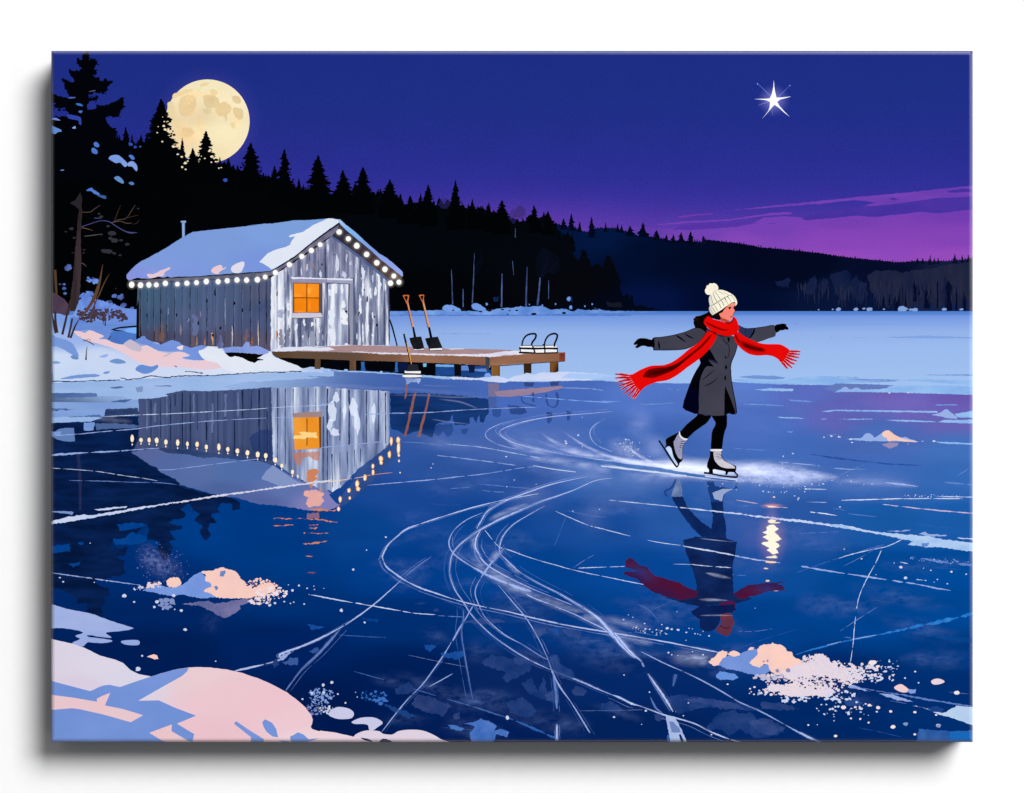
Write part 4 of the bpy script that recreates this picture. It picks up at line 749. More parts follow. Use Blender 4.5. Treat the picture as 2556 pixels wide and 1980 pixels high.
# eaves, roof, snow
part('eave_board', cab, [stroke(P('W 120,368,10 300,372,34 700,352,38 1100,330,38 1600,298,36 2184,262,34 S 120,915,34 230,890,30'), 0, paint((76,80,100), (104,104,120), (30, 200)))])
part('soffit', cab, [shade(P('S 1245,180 1320,230 1600,450 1900,700 2184,945 2184,985 2150,1000 2080,1010 1990,1040 1960,1010 1700,810 1500,660 1130,358 1200,258'), field([(850,585,(44,42,56)),(900,620,(62,52,60)),(950,670,(72,56,56)),(1000,700,(96,78,66))]), vpaint(.08, .15, (90, 90)), 20)], 'brown underside of the gable eave')
part('gable_trim', cab, [stroke(P('S 1120,352,26 1500,640,40 1750,840,40 2000,1045,36'), 0, paint((74,92,138), (96,112,154), (60,60))), stroke(P('S 1250,185,14 1500,365,34 1800,610,38 2170,945,34'), 0, paint((112,98,106), (90,80,92), (60,60)))])
part('gable_trim', cab, [fill(P('S 1245,178 1215,258 1130,355 1000,430 860,520 700,640 560,725 430,815 300,905 220,950 0,965 0,915 120,905 220,880 400,782 560,680 700,575 830,470 1040,320'), paint((88,88,112), (120,118,142), (60, 90)))])
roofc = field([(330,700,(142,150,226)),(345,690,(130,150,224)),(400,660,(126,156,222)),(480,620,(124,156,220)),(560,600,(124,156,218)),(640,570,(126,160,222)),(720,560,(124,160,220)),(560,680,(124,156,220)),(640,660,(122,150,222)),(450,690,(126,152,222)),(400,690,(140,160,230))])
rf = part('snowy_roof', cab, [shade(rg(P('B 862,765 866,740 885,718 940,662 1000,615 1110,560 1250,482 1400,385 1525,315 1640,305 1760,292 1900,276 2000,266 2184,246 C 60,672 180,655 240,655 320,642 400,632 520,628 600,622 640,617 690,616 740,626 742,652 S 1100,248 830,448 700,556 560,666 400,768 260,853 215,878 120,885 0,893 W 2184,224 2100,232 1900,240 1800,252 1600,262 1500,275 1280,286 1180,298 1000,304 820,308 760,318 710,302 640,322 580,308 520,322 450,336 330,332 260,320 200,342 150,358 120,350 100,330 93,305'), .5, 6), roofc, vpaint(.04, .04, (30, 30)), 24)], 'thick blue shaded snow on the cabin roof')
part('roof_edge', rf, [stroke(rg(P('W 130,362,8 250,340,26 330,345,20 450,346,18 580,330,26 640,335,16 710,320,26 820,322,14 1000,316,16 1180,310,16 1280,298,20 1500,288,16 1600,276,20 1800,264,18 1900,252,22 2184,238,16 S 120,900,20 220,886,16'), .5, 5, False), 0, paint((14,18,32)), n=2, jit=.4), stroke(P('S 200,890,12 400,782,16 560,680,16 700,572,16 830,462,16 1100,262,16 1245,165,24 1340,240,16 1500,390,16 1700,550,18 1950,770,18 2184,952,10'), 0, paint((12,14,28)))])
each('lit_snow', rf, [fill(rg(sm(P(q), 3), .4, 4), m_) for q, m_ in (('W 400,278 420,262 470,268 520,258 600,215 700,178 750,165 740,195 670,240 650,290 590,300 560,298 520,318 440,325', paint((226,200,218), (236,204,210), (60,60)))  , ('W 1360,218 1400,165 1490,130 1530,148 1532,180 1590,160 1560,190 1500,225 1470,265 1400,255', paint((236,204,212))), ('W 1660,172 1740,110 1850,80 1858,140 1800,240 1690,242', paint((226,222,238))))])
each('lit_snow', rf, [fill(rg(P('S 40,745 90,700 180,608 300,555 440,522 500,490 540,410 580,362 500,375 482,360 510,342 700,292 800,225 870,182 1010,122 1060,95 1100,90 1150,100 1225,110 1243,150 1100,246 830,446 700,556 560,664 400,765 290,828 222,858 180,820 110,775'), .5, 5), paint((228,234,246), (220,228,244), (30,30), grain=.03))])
part('snow_slope', rf, [shade(rg(P('S 1220,110 1250,108 1290,138 1340,188 1440,262 1560,370 1700,500 1830,612 1960,692 2080,790 2184,885 C 1216,1020 1218,1046 S 2184,962 1950,782 1820,672 1700,562 1500,398 1340,262 1252,170'), .4, 6), field([(850,552,(168,200,246)),(880,575,(128,180,240)),(920,620,(126,160,230)),(960,650,(140,162,232)),(1000,690,(150,170,240))]), vpaint(.04), 20)])
part('stovepipe', cab, [fill(P('B 1404,210 1412,207 1450,205 1457,209 1456,224 1450,228 1450,358 1436,368 1420,370 1418,228 1406,222'), paint((148,182,234), (130,160,214), (60,30))), stroke(P('B 1447,230,8 1447,362,7'), 0, paint((40,56,96))), stroke(P('B 1406,224,3 1456,226,5'), 0, paint((20,28,50)))])
# window and door
win = part('window', cab, [fill(P('S 538,1050 990,1060 992,1530 540,1520'), paint((136,124,140), (150,146,166), (60,60))), fill(P('S 940,1066 984,1076 990,1520 944,1502'), paint((96,86,96), (78,70,78), (90,40))), fill(P('S 552,1058 942,1068 942,1504 552,1504'), paint((60,30,16)))], 'glowing window with four orange panes')
for q, c in (('S 562,1064 750,1068 748,1276 564,1274', (246,136,22)), ('S 762,1068 938,1072 938,1278 762,1276', (246,140,26)), ('S 566,1288 748,1288 748,1498 566,1500', (242,128,10)), ('S 762,1288 936,1290 936,1498 762,1498', (240,124,8))):
    part('pane', win, [fill(P(q), paint(c, (min(c[0]+8,255), c[1]+14, c[2]+12), (70, 70), grain=.04))])
part('mullion', win, [stroke(P('S 756,1060,13 755,1504,13'), 0, paint((112,46,6))), stroke(P('S 556,1281,10 940,1283,10'), 0, paint((120,52,8))), stroke(P('S 552,1062,8 942,1066,8'), 0, paint((60,30,24))), stroke(P('S 556,1060,8 556,1504,8'), 0, paint((96,52,30))), stroke(P('S 552,1503,6 942,1503,6'), 0, paint((90,44,16)))])
each('pane_glow', win, [haze(640+790/6, 530+1180/6, 7, 14, .8, soft((255,180,90))), haze(640+620/6, 530+1250/6, 16, 6, .5, soft((255,176,80))), haze(640+650/6, 530+1490/6, 18, 4, .6, soft((255,170,70))), haze(640+800/6, 530+1400/6, 4, 16, .4, soft((255,170,80)))])
part('window_head', win, [fill(P('S 516,970 650,972 900,985 1040,992 1042,1062 980,1058 545,1052 520,1000'), paint((134,134,166), (160,160,188), (60,120))), fill(rg(P('S 510,968 560,972 720,976 900,985 1040,990 1042,1006 900,1002 660,996 540,1002'), .3, 4), paint((232,234,248)))])
part('window_sill', win, [fill(P('S 536,1510 760,1504 968,1508 996,1580 535,1588'), paint((196,190,212), (216,212,226), (50,140))), stroke(P('S 535,1586,8 760,1584,6 996,1578,8'), 0, paint((36,36,56)))])
dr = part('door', cab, [fill(P('X 1066,176 1250,174 1384,180 1378,1090 1250,1092 1100,1104 1062,1108'), paint((120,128,160), (168,178,206), (170, 15), .38, .62, .1, c3=(244,246,253), detail=6.0)), fill(P('X 1392,150 1446,110 1452,400 1440,1088 1398,1090'), paint((134,136,166), (156,160,186), (200,20)))], 'plank door beside the window')
part('door_head', dr, [fill(P('S 1046,990 1440,1002 1444,1072 1060,1060'), paint((150,152,184), (172,174,204), (60,120))), fill(P('S 1046,988 1200,990 1442,998 1440,1022 1060,1010'), paint((230,234,248)))])
part('door_gap', dr, [stroke(P('X 1062,165,14 1062,500,9 1058,800,9 1055,1110,12'), 0, paint((22,24,40))), stroke(P('X 1060,160,9 1240,164,7 1396,176,9'), 0, paint((28,30,46))), stroke(P('X 1388,176,16 1384,500,16 1386,900,20 1386,1090,22'), 0, paint((60,44,52), (34,30,44), (100,20))), stroke(P('X 1252,180,5 1250,1090,6'), 0, paint((130,140,170)), jit=.5)])
part('worn_paint', dr, [blobs([(640+x/6, 680+y/6, a/6, b/6) for x, y, a, b in ((1110,640,30,90),(1120,740,40,70),(1150,600,26,80),(1110,900,36,80),(1140,980,40,60),(1310,640,50,80),(1310,740,50,60),(1300,480,30,60),(1100,300,20,60),(1190,260,24,70),(1280,250,20,60),(1350,1075,24,14))], wp, 14, .35)], kind='stuff')
part('door_knob', dr, [blobs([(640+1345/6, 680+588/6, 3.1, 2.8)], paint((14,14,18)), 14, .06)])
part('wall_foot_snow', cab, [fill(rg(P('X 222,1176 300,1148 430,1122 520,1118 800,1118 900,1106 1090,1108 1140,1092 1380,1084 1500,1092 1600,1088 1850,1096 2000,1100 2000,1112 1100,1130 800,1150 300,1184'), .6, 4), paint((226,228,246)))])
# string of lights
HALO = soft((255,248,236)); BULB = paint((255,255,252))
bl_ = P('W 173,425 305,433 430,428 541,428 677,405 856,417 998,403 1143,395 1290,378 1467,380 1603,366 1750,355 1893,358 2055,350 S 132,970 285,905 495,785 680,662 823,573 955,485 1240,297 1377,398 1503,503 1651,632 1803,757 1925,855 2058,955 2008,1063 2135,1047')
part('light_cord', cab, [stroke([(x, y - 5, 1.3) for x, y in bl_[:15]], 0, paint((40,40,46)), n=4)])
for i, (x, y) in enumerate(bl_):
    r = R.uniform(6.0, 7.1)
    part('light_bulb', cab, [haze(x, y, 14, 14, .34, HALO, rings=6, k=20, power=1.4), fill(ell(x, y, r, r * R.uniform(.98, 1.1), 20, .05), BULB)])

# ================================================================== dock
dk_ = paint((4,6,13)); 
dock = part('dock', root, [fill(rg(P('X 290,1165 430,1128 800,1124 1400,1092 2050,1104 R 165,655 430,674 620,680 820,684 1065,688 1400,700 1840,718 1840,730 1090,768 1060,762 800,748 300,738 0,732 X 1420,1200 890,1190 240,1190'), .5, 5), paint((158,126,128), (176,146,150), (14, 160), grain=.1))], 'wooden dock with snow along its edge')
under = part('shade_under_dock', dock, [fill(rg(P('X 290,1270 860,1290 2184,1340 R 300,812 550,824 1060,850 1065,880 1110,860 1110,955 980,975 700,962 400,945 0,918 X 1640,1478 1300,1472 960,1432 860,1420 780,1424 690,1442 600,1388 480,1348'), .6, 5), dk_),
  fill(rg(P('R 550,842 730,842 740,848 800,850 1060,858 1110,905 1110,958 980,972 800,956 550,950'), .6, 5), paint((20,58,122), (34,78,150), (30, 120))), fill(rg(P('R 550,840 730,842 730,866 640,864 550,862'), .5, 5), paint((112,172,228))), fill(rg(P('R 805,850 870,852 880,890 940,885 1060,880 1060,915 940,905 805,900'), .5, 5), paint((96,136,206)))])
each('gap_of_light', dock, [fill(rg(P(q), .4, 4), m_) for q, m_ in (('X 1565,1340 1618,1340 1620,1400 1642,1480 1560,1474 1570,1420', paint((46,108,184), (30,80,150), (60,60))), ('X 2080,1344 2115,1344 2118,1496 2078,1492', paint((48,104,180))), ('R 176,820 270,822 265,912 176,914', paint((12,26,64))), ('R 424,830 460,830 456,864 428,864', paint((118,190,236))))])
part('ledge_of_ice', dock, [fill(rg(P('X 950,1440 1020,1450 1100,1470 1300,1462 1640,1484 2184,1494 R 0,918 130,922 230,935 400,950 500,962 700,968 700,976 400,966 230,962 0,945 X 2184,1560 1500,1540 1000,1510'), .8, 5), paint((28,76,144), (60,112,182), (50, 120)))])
part('snow_lump', dock, [blobs([(640+x/6, 680+y/6, a/6, b/6) for x, y, a, b in ((1090,1466,28,16),(1248,1480,20,10),(1870,1490,22,11),(1340,1462,30,12),(980,1440,30,14),(820,1432,50,20))], paint((176,200,240)), 12, .2)], kind='stuff')
brn = paint((96,72,56), (122,94,74), (20, 150), grain=.1); brn2 = paint((136,94,72), (158,112,86), (16, 130), grain=.1)
part('rim_beam', dock, [shade(rg(P('X 228,1190 500,1182 900,1190 1420,1202 2184,1222 R 10,736 300,741 800,752 1062,762 1062,852 800,836 300,816 0,806 X 1400,1320 860,1296 300,1276 245,1235'), .4, 6), field([(690,890,(88,66,46)),(760,892,(98,76,60)),(860,895,(98,76,62)),(960,897,(120,86,66)),(1050,900,(148,106,84)),(1150,905,(140,98,76)),(1210,908,(134,92,74))]), vpaint(.08, .16, (16, 150), 5.0), 20)], 'long front beam of the dock')
part('rim_beam', dock, [fill(rg(P('R 1088,768 1300,750 1500,736 1842,719 1842,805 1500,826 1300,840 1088,855'), .4, 6), brn2), stroke(P('R 1090,858,8 1300,846,7 1500,830,7 1840,808,5'), 0, paint((30,20,18)))], 'end beam of the dock')
part('beam_end', dock, [fill(P('R 1786,732 1843,719 1843,806 1786,810'), paint((108,48,36), (132,62,46), (50,90)))])
part('corner_bracket', dock, [fill(P('R 1048,764 1090,762 1090,840 1080,885 1064,908 1048,880'), paint((40,44,54), (74,80,92), (100,30)))])
for q, m_ in (('R 1112,855 1192,852 1192,956 1150,962 1110,956', paint((96,62,26), (146,100,44), (150,20))), ('R 1428,832 1506,828 1506,932 1470,936 1432,938', paint((30,22,20), (52,38,28), (150,20))), ('R 1690,820 1776,814 1776,918 1740,922 1690,916', paint((24,18,16), (120,78,36), (60,12), .46, .56)), ('R 737,840 806,845 802,954 738,950', paint((12,11,13))), ('R 873,850 942,850 938,920 886,922', paint((14,24,58))), ('X 880,1292 962,1296 958,1450 872,1446', paint((84,62,44), (104,78,56), (150,20))), ('X 1398,1318 1490,1322 1492,1466 1394,1466', paint((92,66,48), (116,86,64), (150,20)))):
    part('dock_post', dock, [fill(P(q), m_)])
part('deck_snow', dock, [fill(rg(P('X 250,1186 320,1150 430,1122 800,1120 1100,1124 1180,1160 1000,1180 700,1170 500,1184'), .8, 4), paint((222,226,246))), fill(rg(P('X 1420,1190 1500,1182 1700,1196 2000,1206 2184,1212 R 0,720 300,726 600,736 900,738 1100,730 1250,708 1400,702 1440,712 1420,736 1250,748 1090,768 1060,764 800,754 300,742 0,736'), .9, 4), paint((232,232,248), (210,208,232), (60,160))), fill(rg(P('R 640,682 820,682 860,686 700,690'), .4, 4), paint((236,236,250)))])
sw = paint((208,218,246), (190,206,242), (40,100), grain=.05)
part('shore_snow', root, [fill(rg(P('R 690,962 750,962 960,976 1040,968 1070,950 1100,962 1150,952 1190,958 1270,988 1330,956 1400,944 1470,922 1540,942 1580,922 1620,916 1700,922 1800,910 1900,916 2000,920 2160,930 2300,950 2060,1000 1850,1004 1600,1010 1420,1012 1280,1008 1240,1022 1180,1020 1060,1010 980,995 720,990'), .8, 4), sw),
  fill(rg(P('R 1880,930 2100,930 2400,955 2184,985 2000,985 1800,975'), 1, 5), paint((166,196,238), alpha=.9)), fill(rg(P('R 400,952 700,968 700,980 400,968'), .5, 5), paint((150,190,236)))], 'drifted snow round the dock posts')
part('ice_block', root, [fill(P('R 1034,960 1050,926 1085,924 1106,955 1100,968 1050,970'), paint((122,166,236)))])
# shovels
hnd = paint((212,136,82), (224,156,104), (60,60)); hnd2 = paint((200,104,58), (216,120,70), (60,60)); blk2 = paint((20,20,25), (30,30,36), (60,60)); lip = paint((238,238,242))
def shovel(shaft, ring, hole, sock, blade, lp, label):
    o = part('shovel', root, [fill(P(shaft), hnd), stroke(P(shaft)[-1:] + P(shaft)[:1], 1.6, paint((20,14,12)))], label)
    part('grip', o, [fill(sm(P(ring), 3), hnd2, [sm(P(hole), 3)])])
    part('socket', o, [fill(P(sock), paint((8,8,10)))])
    part('blade', o, [fill(P(blade), blk2), fill(P(lp), lip)])
    return o
shovel('R 257,212 275,212 333,466 315,470', 'R 222,152 235,147 278,146 285,155 279,195 273,228 257,228 245,200 234,180', 'R 237,161 270,158 268,185 261,206 250,192', 'R 315,468 333,465 357,570 332,572', 'R 287,576 330,568 405,560 428,640 437,684 430,698 345,704 326,680 300,625', 'R 330,688 380,690 430,680 433,692 345,699', 'upright shovel nearer the cabin wall')
shovel('R 414,210 433,210 492,466 472,472', 'R 382,150 395,144 430,144 436,154 431,185 434,218 418,218 404,195 390,165', 'R 396,159 427,156 423,180 421,202 408,186', 'R 472,470 493,466 518,570 492,572', 'R 444,580 500,570 572,562 600,630 623,682 618,700 486,706 478,670 460,630', 'R 492,683 616,676 618,694 492,699', 'upright shovel farther along the dock')
so = part('shovel', root, [stroke(P('R 232,533,16 248,600,18 268,670,20 290,760,22 306,838,14'), 0, paint((12,10,10))), stroke(P('R 262,620,6 280,700,12 296,770,12 308,836,8'), 0, paint((222,156,80)))], 'shovel standing on the ice before the dock')
part('blade', so, [fill(P('R 275,840 368,838 384,902 266,898'), paint((36,38,50)))])
part('snow_load', so, [fill(sm(P('R 232,930 238,900 250,894 262,902 402,898 410,930 408,960 398,972 236,972 228,955'), 3), paint((10,10,14))), fill(P('R 242,902 262,908 400,906 402,922 400,930 240,926'), paint((244,244,246))), fill(sm(P('R 234,944 400,946 406,956 398,966 238,968'), 3), paint((244,244,246)))])
part('mirrored_snow', so, [fill(rg(P('R 242,980 402,980 392,1010 376,1036 360,1015 300,1020 262,1040 256,1010'), 1, 4), paint((168,186,226), (120,146,206), (60,60), alpha=.9))])
part('pole', root, [stroke(P('R 90,390,14 120,480,16 166,656,12'), 0, paint((14,13,16)))], 'thin dark pole leaning on the cabin corner')
# skates on the dock
kb = paint((6,6,8)); kw = paint((244,246,252))
sk = part('skate_pair', root, [fill(P(q), kw) for q in ('R 1392,652 1512,650 1530,720 1392,720', 'R 1530,656 1625,656 1645,726 1545,726', 'R 1632,650 1735,646 1768,668 1768,716 1632,718')], 'pair of skates left on the dock end')
each('strap', sk, [stroke(P(q), 0, kb) for q in ('R 1382,678,18 1530,682,20 1640,680,18 1770,682,20', 'R 1380,720,16 1440,722,18 1540,726,16', 'R 1545,728,12 1660,726,12 1768,722,14', 'R 1392,665,10 1398,722,10', 'R 1515,650,12 1530,690,14 1545,725,12', 'R 1632,640,14 1640,690,14 1640,722,14', 'R 1764,668,10 1766,725,10', 'R 1395,650,7 1510,650,7', 'R 1530,656,8 1620,656,8', 'R 1640,650,7 1735,648,7')])
each('skate_loop', sk, [stroke(P(q), 0, kb) for q in ('R 1412,656,14 1416,620,15 1434,575,16 1468,545,17 1510,534,18 1545,536,18 1552,556,18 1540,586,18 1514,620,18 1506,655,15', 'R 1618,642,18 1636,640,15 1642,610,16 1660,572,16 1690,544,17 1728,532,18 1760,540,18 1764,562,18 1752,600,18 1738,632,17 1736,665,15')])
# ================================================================== marks on the ice
lt = paint((186,202,240), (206,218,246), (120,120), grain=.08); lt2 = paint((150,172,226), grain=.08); lt3 = paint((104,134,200), grain=.08, alpha=.85); lt4 = paint((70,108,180), grain=.08, alpha=.8); wht2 = paint((226,232,250), grain=.05)
MIST = soft((176,192,236), (26, 60), .28, .75); MIST2 = soft((200,212,244), (60, 200), .3, .7); POW = soft((222,230,250), (110, 260), .22, .72)
# big soft cloudy lights
MOT = soft((96,124,186), (70, 150), .38, .68)
part('ice_bloom', root, [haze(R.uniform(950, 2350), R.uniform(1480, 1830), R.uniform(50, 150), R.uniform(16, 44), R.uniform(.22, .5), MOT, R.uniform(-.1, .35)) for _ in range(34)] + [haze(R.uniform(980, 1560), R.uniform(1130, 1450), R.uniform(60, 150), R.uniform(14, 40), R.uniform(.2, .4), MOT, R.uniform(-.3, .2)) for _ in range(22)] + [haze(R.uniform(1750, 2400), R.uniform(1180, 1420), R.uniform(60, 160), R.uniform(12, 30), R.uniform(.15, .35), MOT, R.uniform(0, .15)) for _ in range(18)] + [haze(1620, 1520, 110, 30, .5, MOT, .2), haze(1730, 1640, 70, 30, .7, MIST2), haze(1560, 1555, 80, 18, .5, MIST2, .2)], 'mottled frost inside the ice', 'stuff')
part('ice_bloom', root, [haze(1340, 1110, 190, 60, .35, MIST), haze(1110, 1105, 130, 26, .3, MIST, .08), haze(1500, 1190, 240, 44, .4, MIST, .1), haze(1590, 1060, 50, 70, .35, MIST), haze(1630, 1115, 46, 44, .5, MIST), haze(1640, 1190, 120, 26, .5, MIST2), haze(1560, 1250, 120, 40, .25, MIST), haze(1880, 1350, 130, 120, .32, soft((120,110,180), (20,40), .2, .8)), haze(2150, 1200, 160, 40, .3, MIST), haze(1330, 1240, 90, 50, .22, MIST), haze(1480, 1290, 60, 60, .2, MIST), haze(1760, 1000, 40, 40, .15, MIST)], 'soft frosty bloom on the ice', 'stuff')
# cracks (long, nearly straight)
cr = [('F 485,600,5 740,588,8 1000,578,8 1300,562,6 1600,545,6 1800,530,4 2184,512,4', lt, .97), ('F 80,745,10 300,730,8 480,712,9 700,694,8 860,672,9 1100,648,9 1300,632,8 1600,615,6 1890,604,6', lt2, .95),
 ('F 60,890,26 200,880,24 400,868,20 560,860,14 650,854,10 800,842,8 900,836,4', lt2, 1), ('F 80,985,4 400,1008,5 650,1046,6 760,1060,4 880,1082,3', lt, .95), ('F 215,1078,5 480,1084,9 700,1092,7 900,1096,8 1060,1114,5', lt3, .95),
 ('F 880,1000,3 1000,996,6 1200,970,6 1450,938,6 1640,918,4', lt2, .95), ('G 0,1095,7 200,1070,6 350,1046,9', paint((244,214,190)), 1), ('G 350,1042,5 440,1030,4 540,1020,3', paint((220,150,120)), .9),
 ('G 350,1115,5 540,1098,8 820,1074,12 1060,1048,9 1250,1026,6 1500,985,4 1600,975,3', lt2, .95), ('G 0,832,9 230,812,9 500,784,7', lt2, 1), ('G 330,585,4 520,576,10 800,570,8 1060,552,8 1300,540,6 1620,530,5', lt2, .97),
 ('G 610,790,4 760,798,8 910,816,6', lt3, 1), ('G 930,805,5 1200,830,10 1480,880,12 1650,912,14', lt2, .9), ('G 870,890,5 1080,915,9 1280,940,9 1460,965,7', lt2, .92), ('G 1595,968,5 1750,995,9 1910,1015,6', lt, .5), ('G 1100,1100,3 1300,1115,7 1400,1125,6 1590,1140,4', lt3, .8), ('G 970,1140,5 1120,1130,4', lt3, .8),
 ('G 1800,385,3 2000,390,6 2120,406,4', lt2, .95), ('G 1500,445,4 1850,475,9 2120,492,10 2184,490,6', paint((128,170,238)), .95), ('G 0,508,5 100,502,5', lt2, 1),
 ('G 1700,1280,4 1840,1345,6 2010,1415,8 2184,1460,8 H 0,1438,7 200,1490,8 420,1540,7 700,1580,7 1000,1640,9 1200,1680,14', lt, .8), ('G 1840,1340,4 1800,1450,5 1750,1570,3', lt4, .8), ('G 1230,1450,6 1330,1570,7 1400,1595,9 1550,1650,7 1680,1692,6 L 180,190,7 420,255,7 660,305,7 880,350,8 1170,398,6', lt, .86),
 ('L 430,235,5 500,232,8 780,222,4', lt, .7), ('L 1140,205,5 1300,210,7 1570,232,7', lt2, .8), ('L 1330,255,4 1600,285,5 1690,290,3', lt3, .9), ('L 1310,385,6 1440,405,9 1560,430,8', lt2, .95),
 ('M 20,84,8 200,118,9 440,162,12 640,190,14 760,205,16 900,232,20 1100,265,20 1320,298,18 1500,325,16 1700,355,16 1850,385,14 1990,408,10', lt2, .72),
 ('H 60,1225,5 300,1250,9 500,1270,8 800,1305,12 1060,1330,16', lt, .95),
 ('H 1010,1225,6 1150,1248,9 1280,1275,12 1400,1282,6', paint((200,176,200)), .9), ('H 1000,838,5 1180,850,9 1300,865,5', lt3, .9), ('H 1330,940,5 1500,955,9 1640,968,5', lt2, .85), ('H 1740,985,8 1900,995,9 2000,992,4', lt3, .9), ('H 1520,1142,9 1690,1145,7', lt, .8), ('H 1530,1240,5 1690,1243,6', lt, .6), ('H 1565,1315,6 1660,1325,14 1770,1342,4', wht2, 1),
 ('I 1140,1047,6 1340,1042,11 1600,1034,8', wht2, 1), ('I 1600,1036,8 1800,1034,10 2140,1036,8', lt, .55), ('I 1840,1018,8 2140,1024,10', lt, .4), ('I 1450,1078,5 1520,1084,8', lt, 1), ('I 1510,1084,8 1700,1106,12 1900,1126,14 2140,1146,14', paint((206,184,214)), 1), ('I 1190,1148,7 1400,1170,6', lt3, .8), ('I 870,1060,6 1020,1060,6', lt3, .7),
 ('I 900,700,6 1060,725,22 1200,742,24 1300,755,10 1500,775,20 1740,786,8', paint((34,72,146), alpha=.8), .95), ('I 1400,905,8 1560,925,20 1720,944,10', lt2, .8), ('I 1090,808,8 1240,818,7', lt2, .9), ('I 1910,912,20 2140,935,30', lt3, .6),
 ('M 800,884,7 900,850,14 1040,815,20 1200,776,22 1400,738,22 1540,708,26 1640,686,40 1760,660,44 1900,632,46 2060,592,48 2140,570,50', paint((24,106,192), (52,132,212), (160,160)), .88), ('M 1030,812,6 1200,772,9 1400,736,6', lt2, .7),
 ('M 1440,100,6 1400,190,9 1340,300,9 1295,390,9 1270,460,7 1255,540,9 1240,660,9 1230,780,8 1215,900,7 1200,960,3', lt, .78), ('M 1600,16,9 1480,72,8 1260,120,9 1110,165,7', lt, .95), ('M 1500,40,26 1400,80,26 1300,100,20', lt4, .8), ('M 1120,160,6 1000,200,7 800,270,4', lt4, .9), ('M 1660,152,9 1760,165,20 1900,190,30 2140,215,36', lt3, .5), ('M 1580,190,8 1720,216,6', lt, .5), ('M 1700,320,5 1780,328,6', lt, .6),
 ('J 80,270,9 300,300,12 480,325,14 660,350,10 760,365,5', lt2, .95), ('J 2010,432,7 2184,464,12 K 300,448,14 500,486,14 700,520,12 900,555,10 1000,572,8 1160,584,7', lt, .82), ('K 1160,590,8 1380,602,8', lt3, .7), ('K 440,735,8 640,748,8 790,754,6', lt4, .7),
 ('K 540,1005,6 680,1045,8 820,1082,10 960,1120,9', lt4, .7), ('K 1000,1140,8 1200,1200,10 1450,1275,16 1700,1355,20', lt4, .75), ('K 1690,1350,18 1860,1420,26 2060,1510,26', paint((44,96,172)), .95)]
for q, m_, on in cr:
    part('ice_crack', root, [dashed([(x, y, .6 + w * .5) for x, y, w in P(q)], 0, m_, on, (10, 80), .45)])
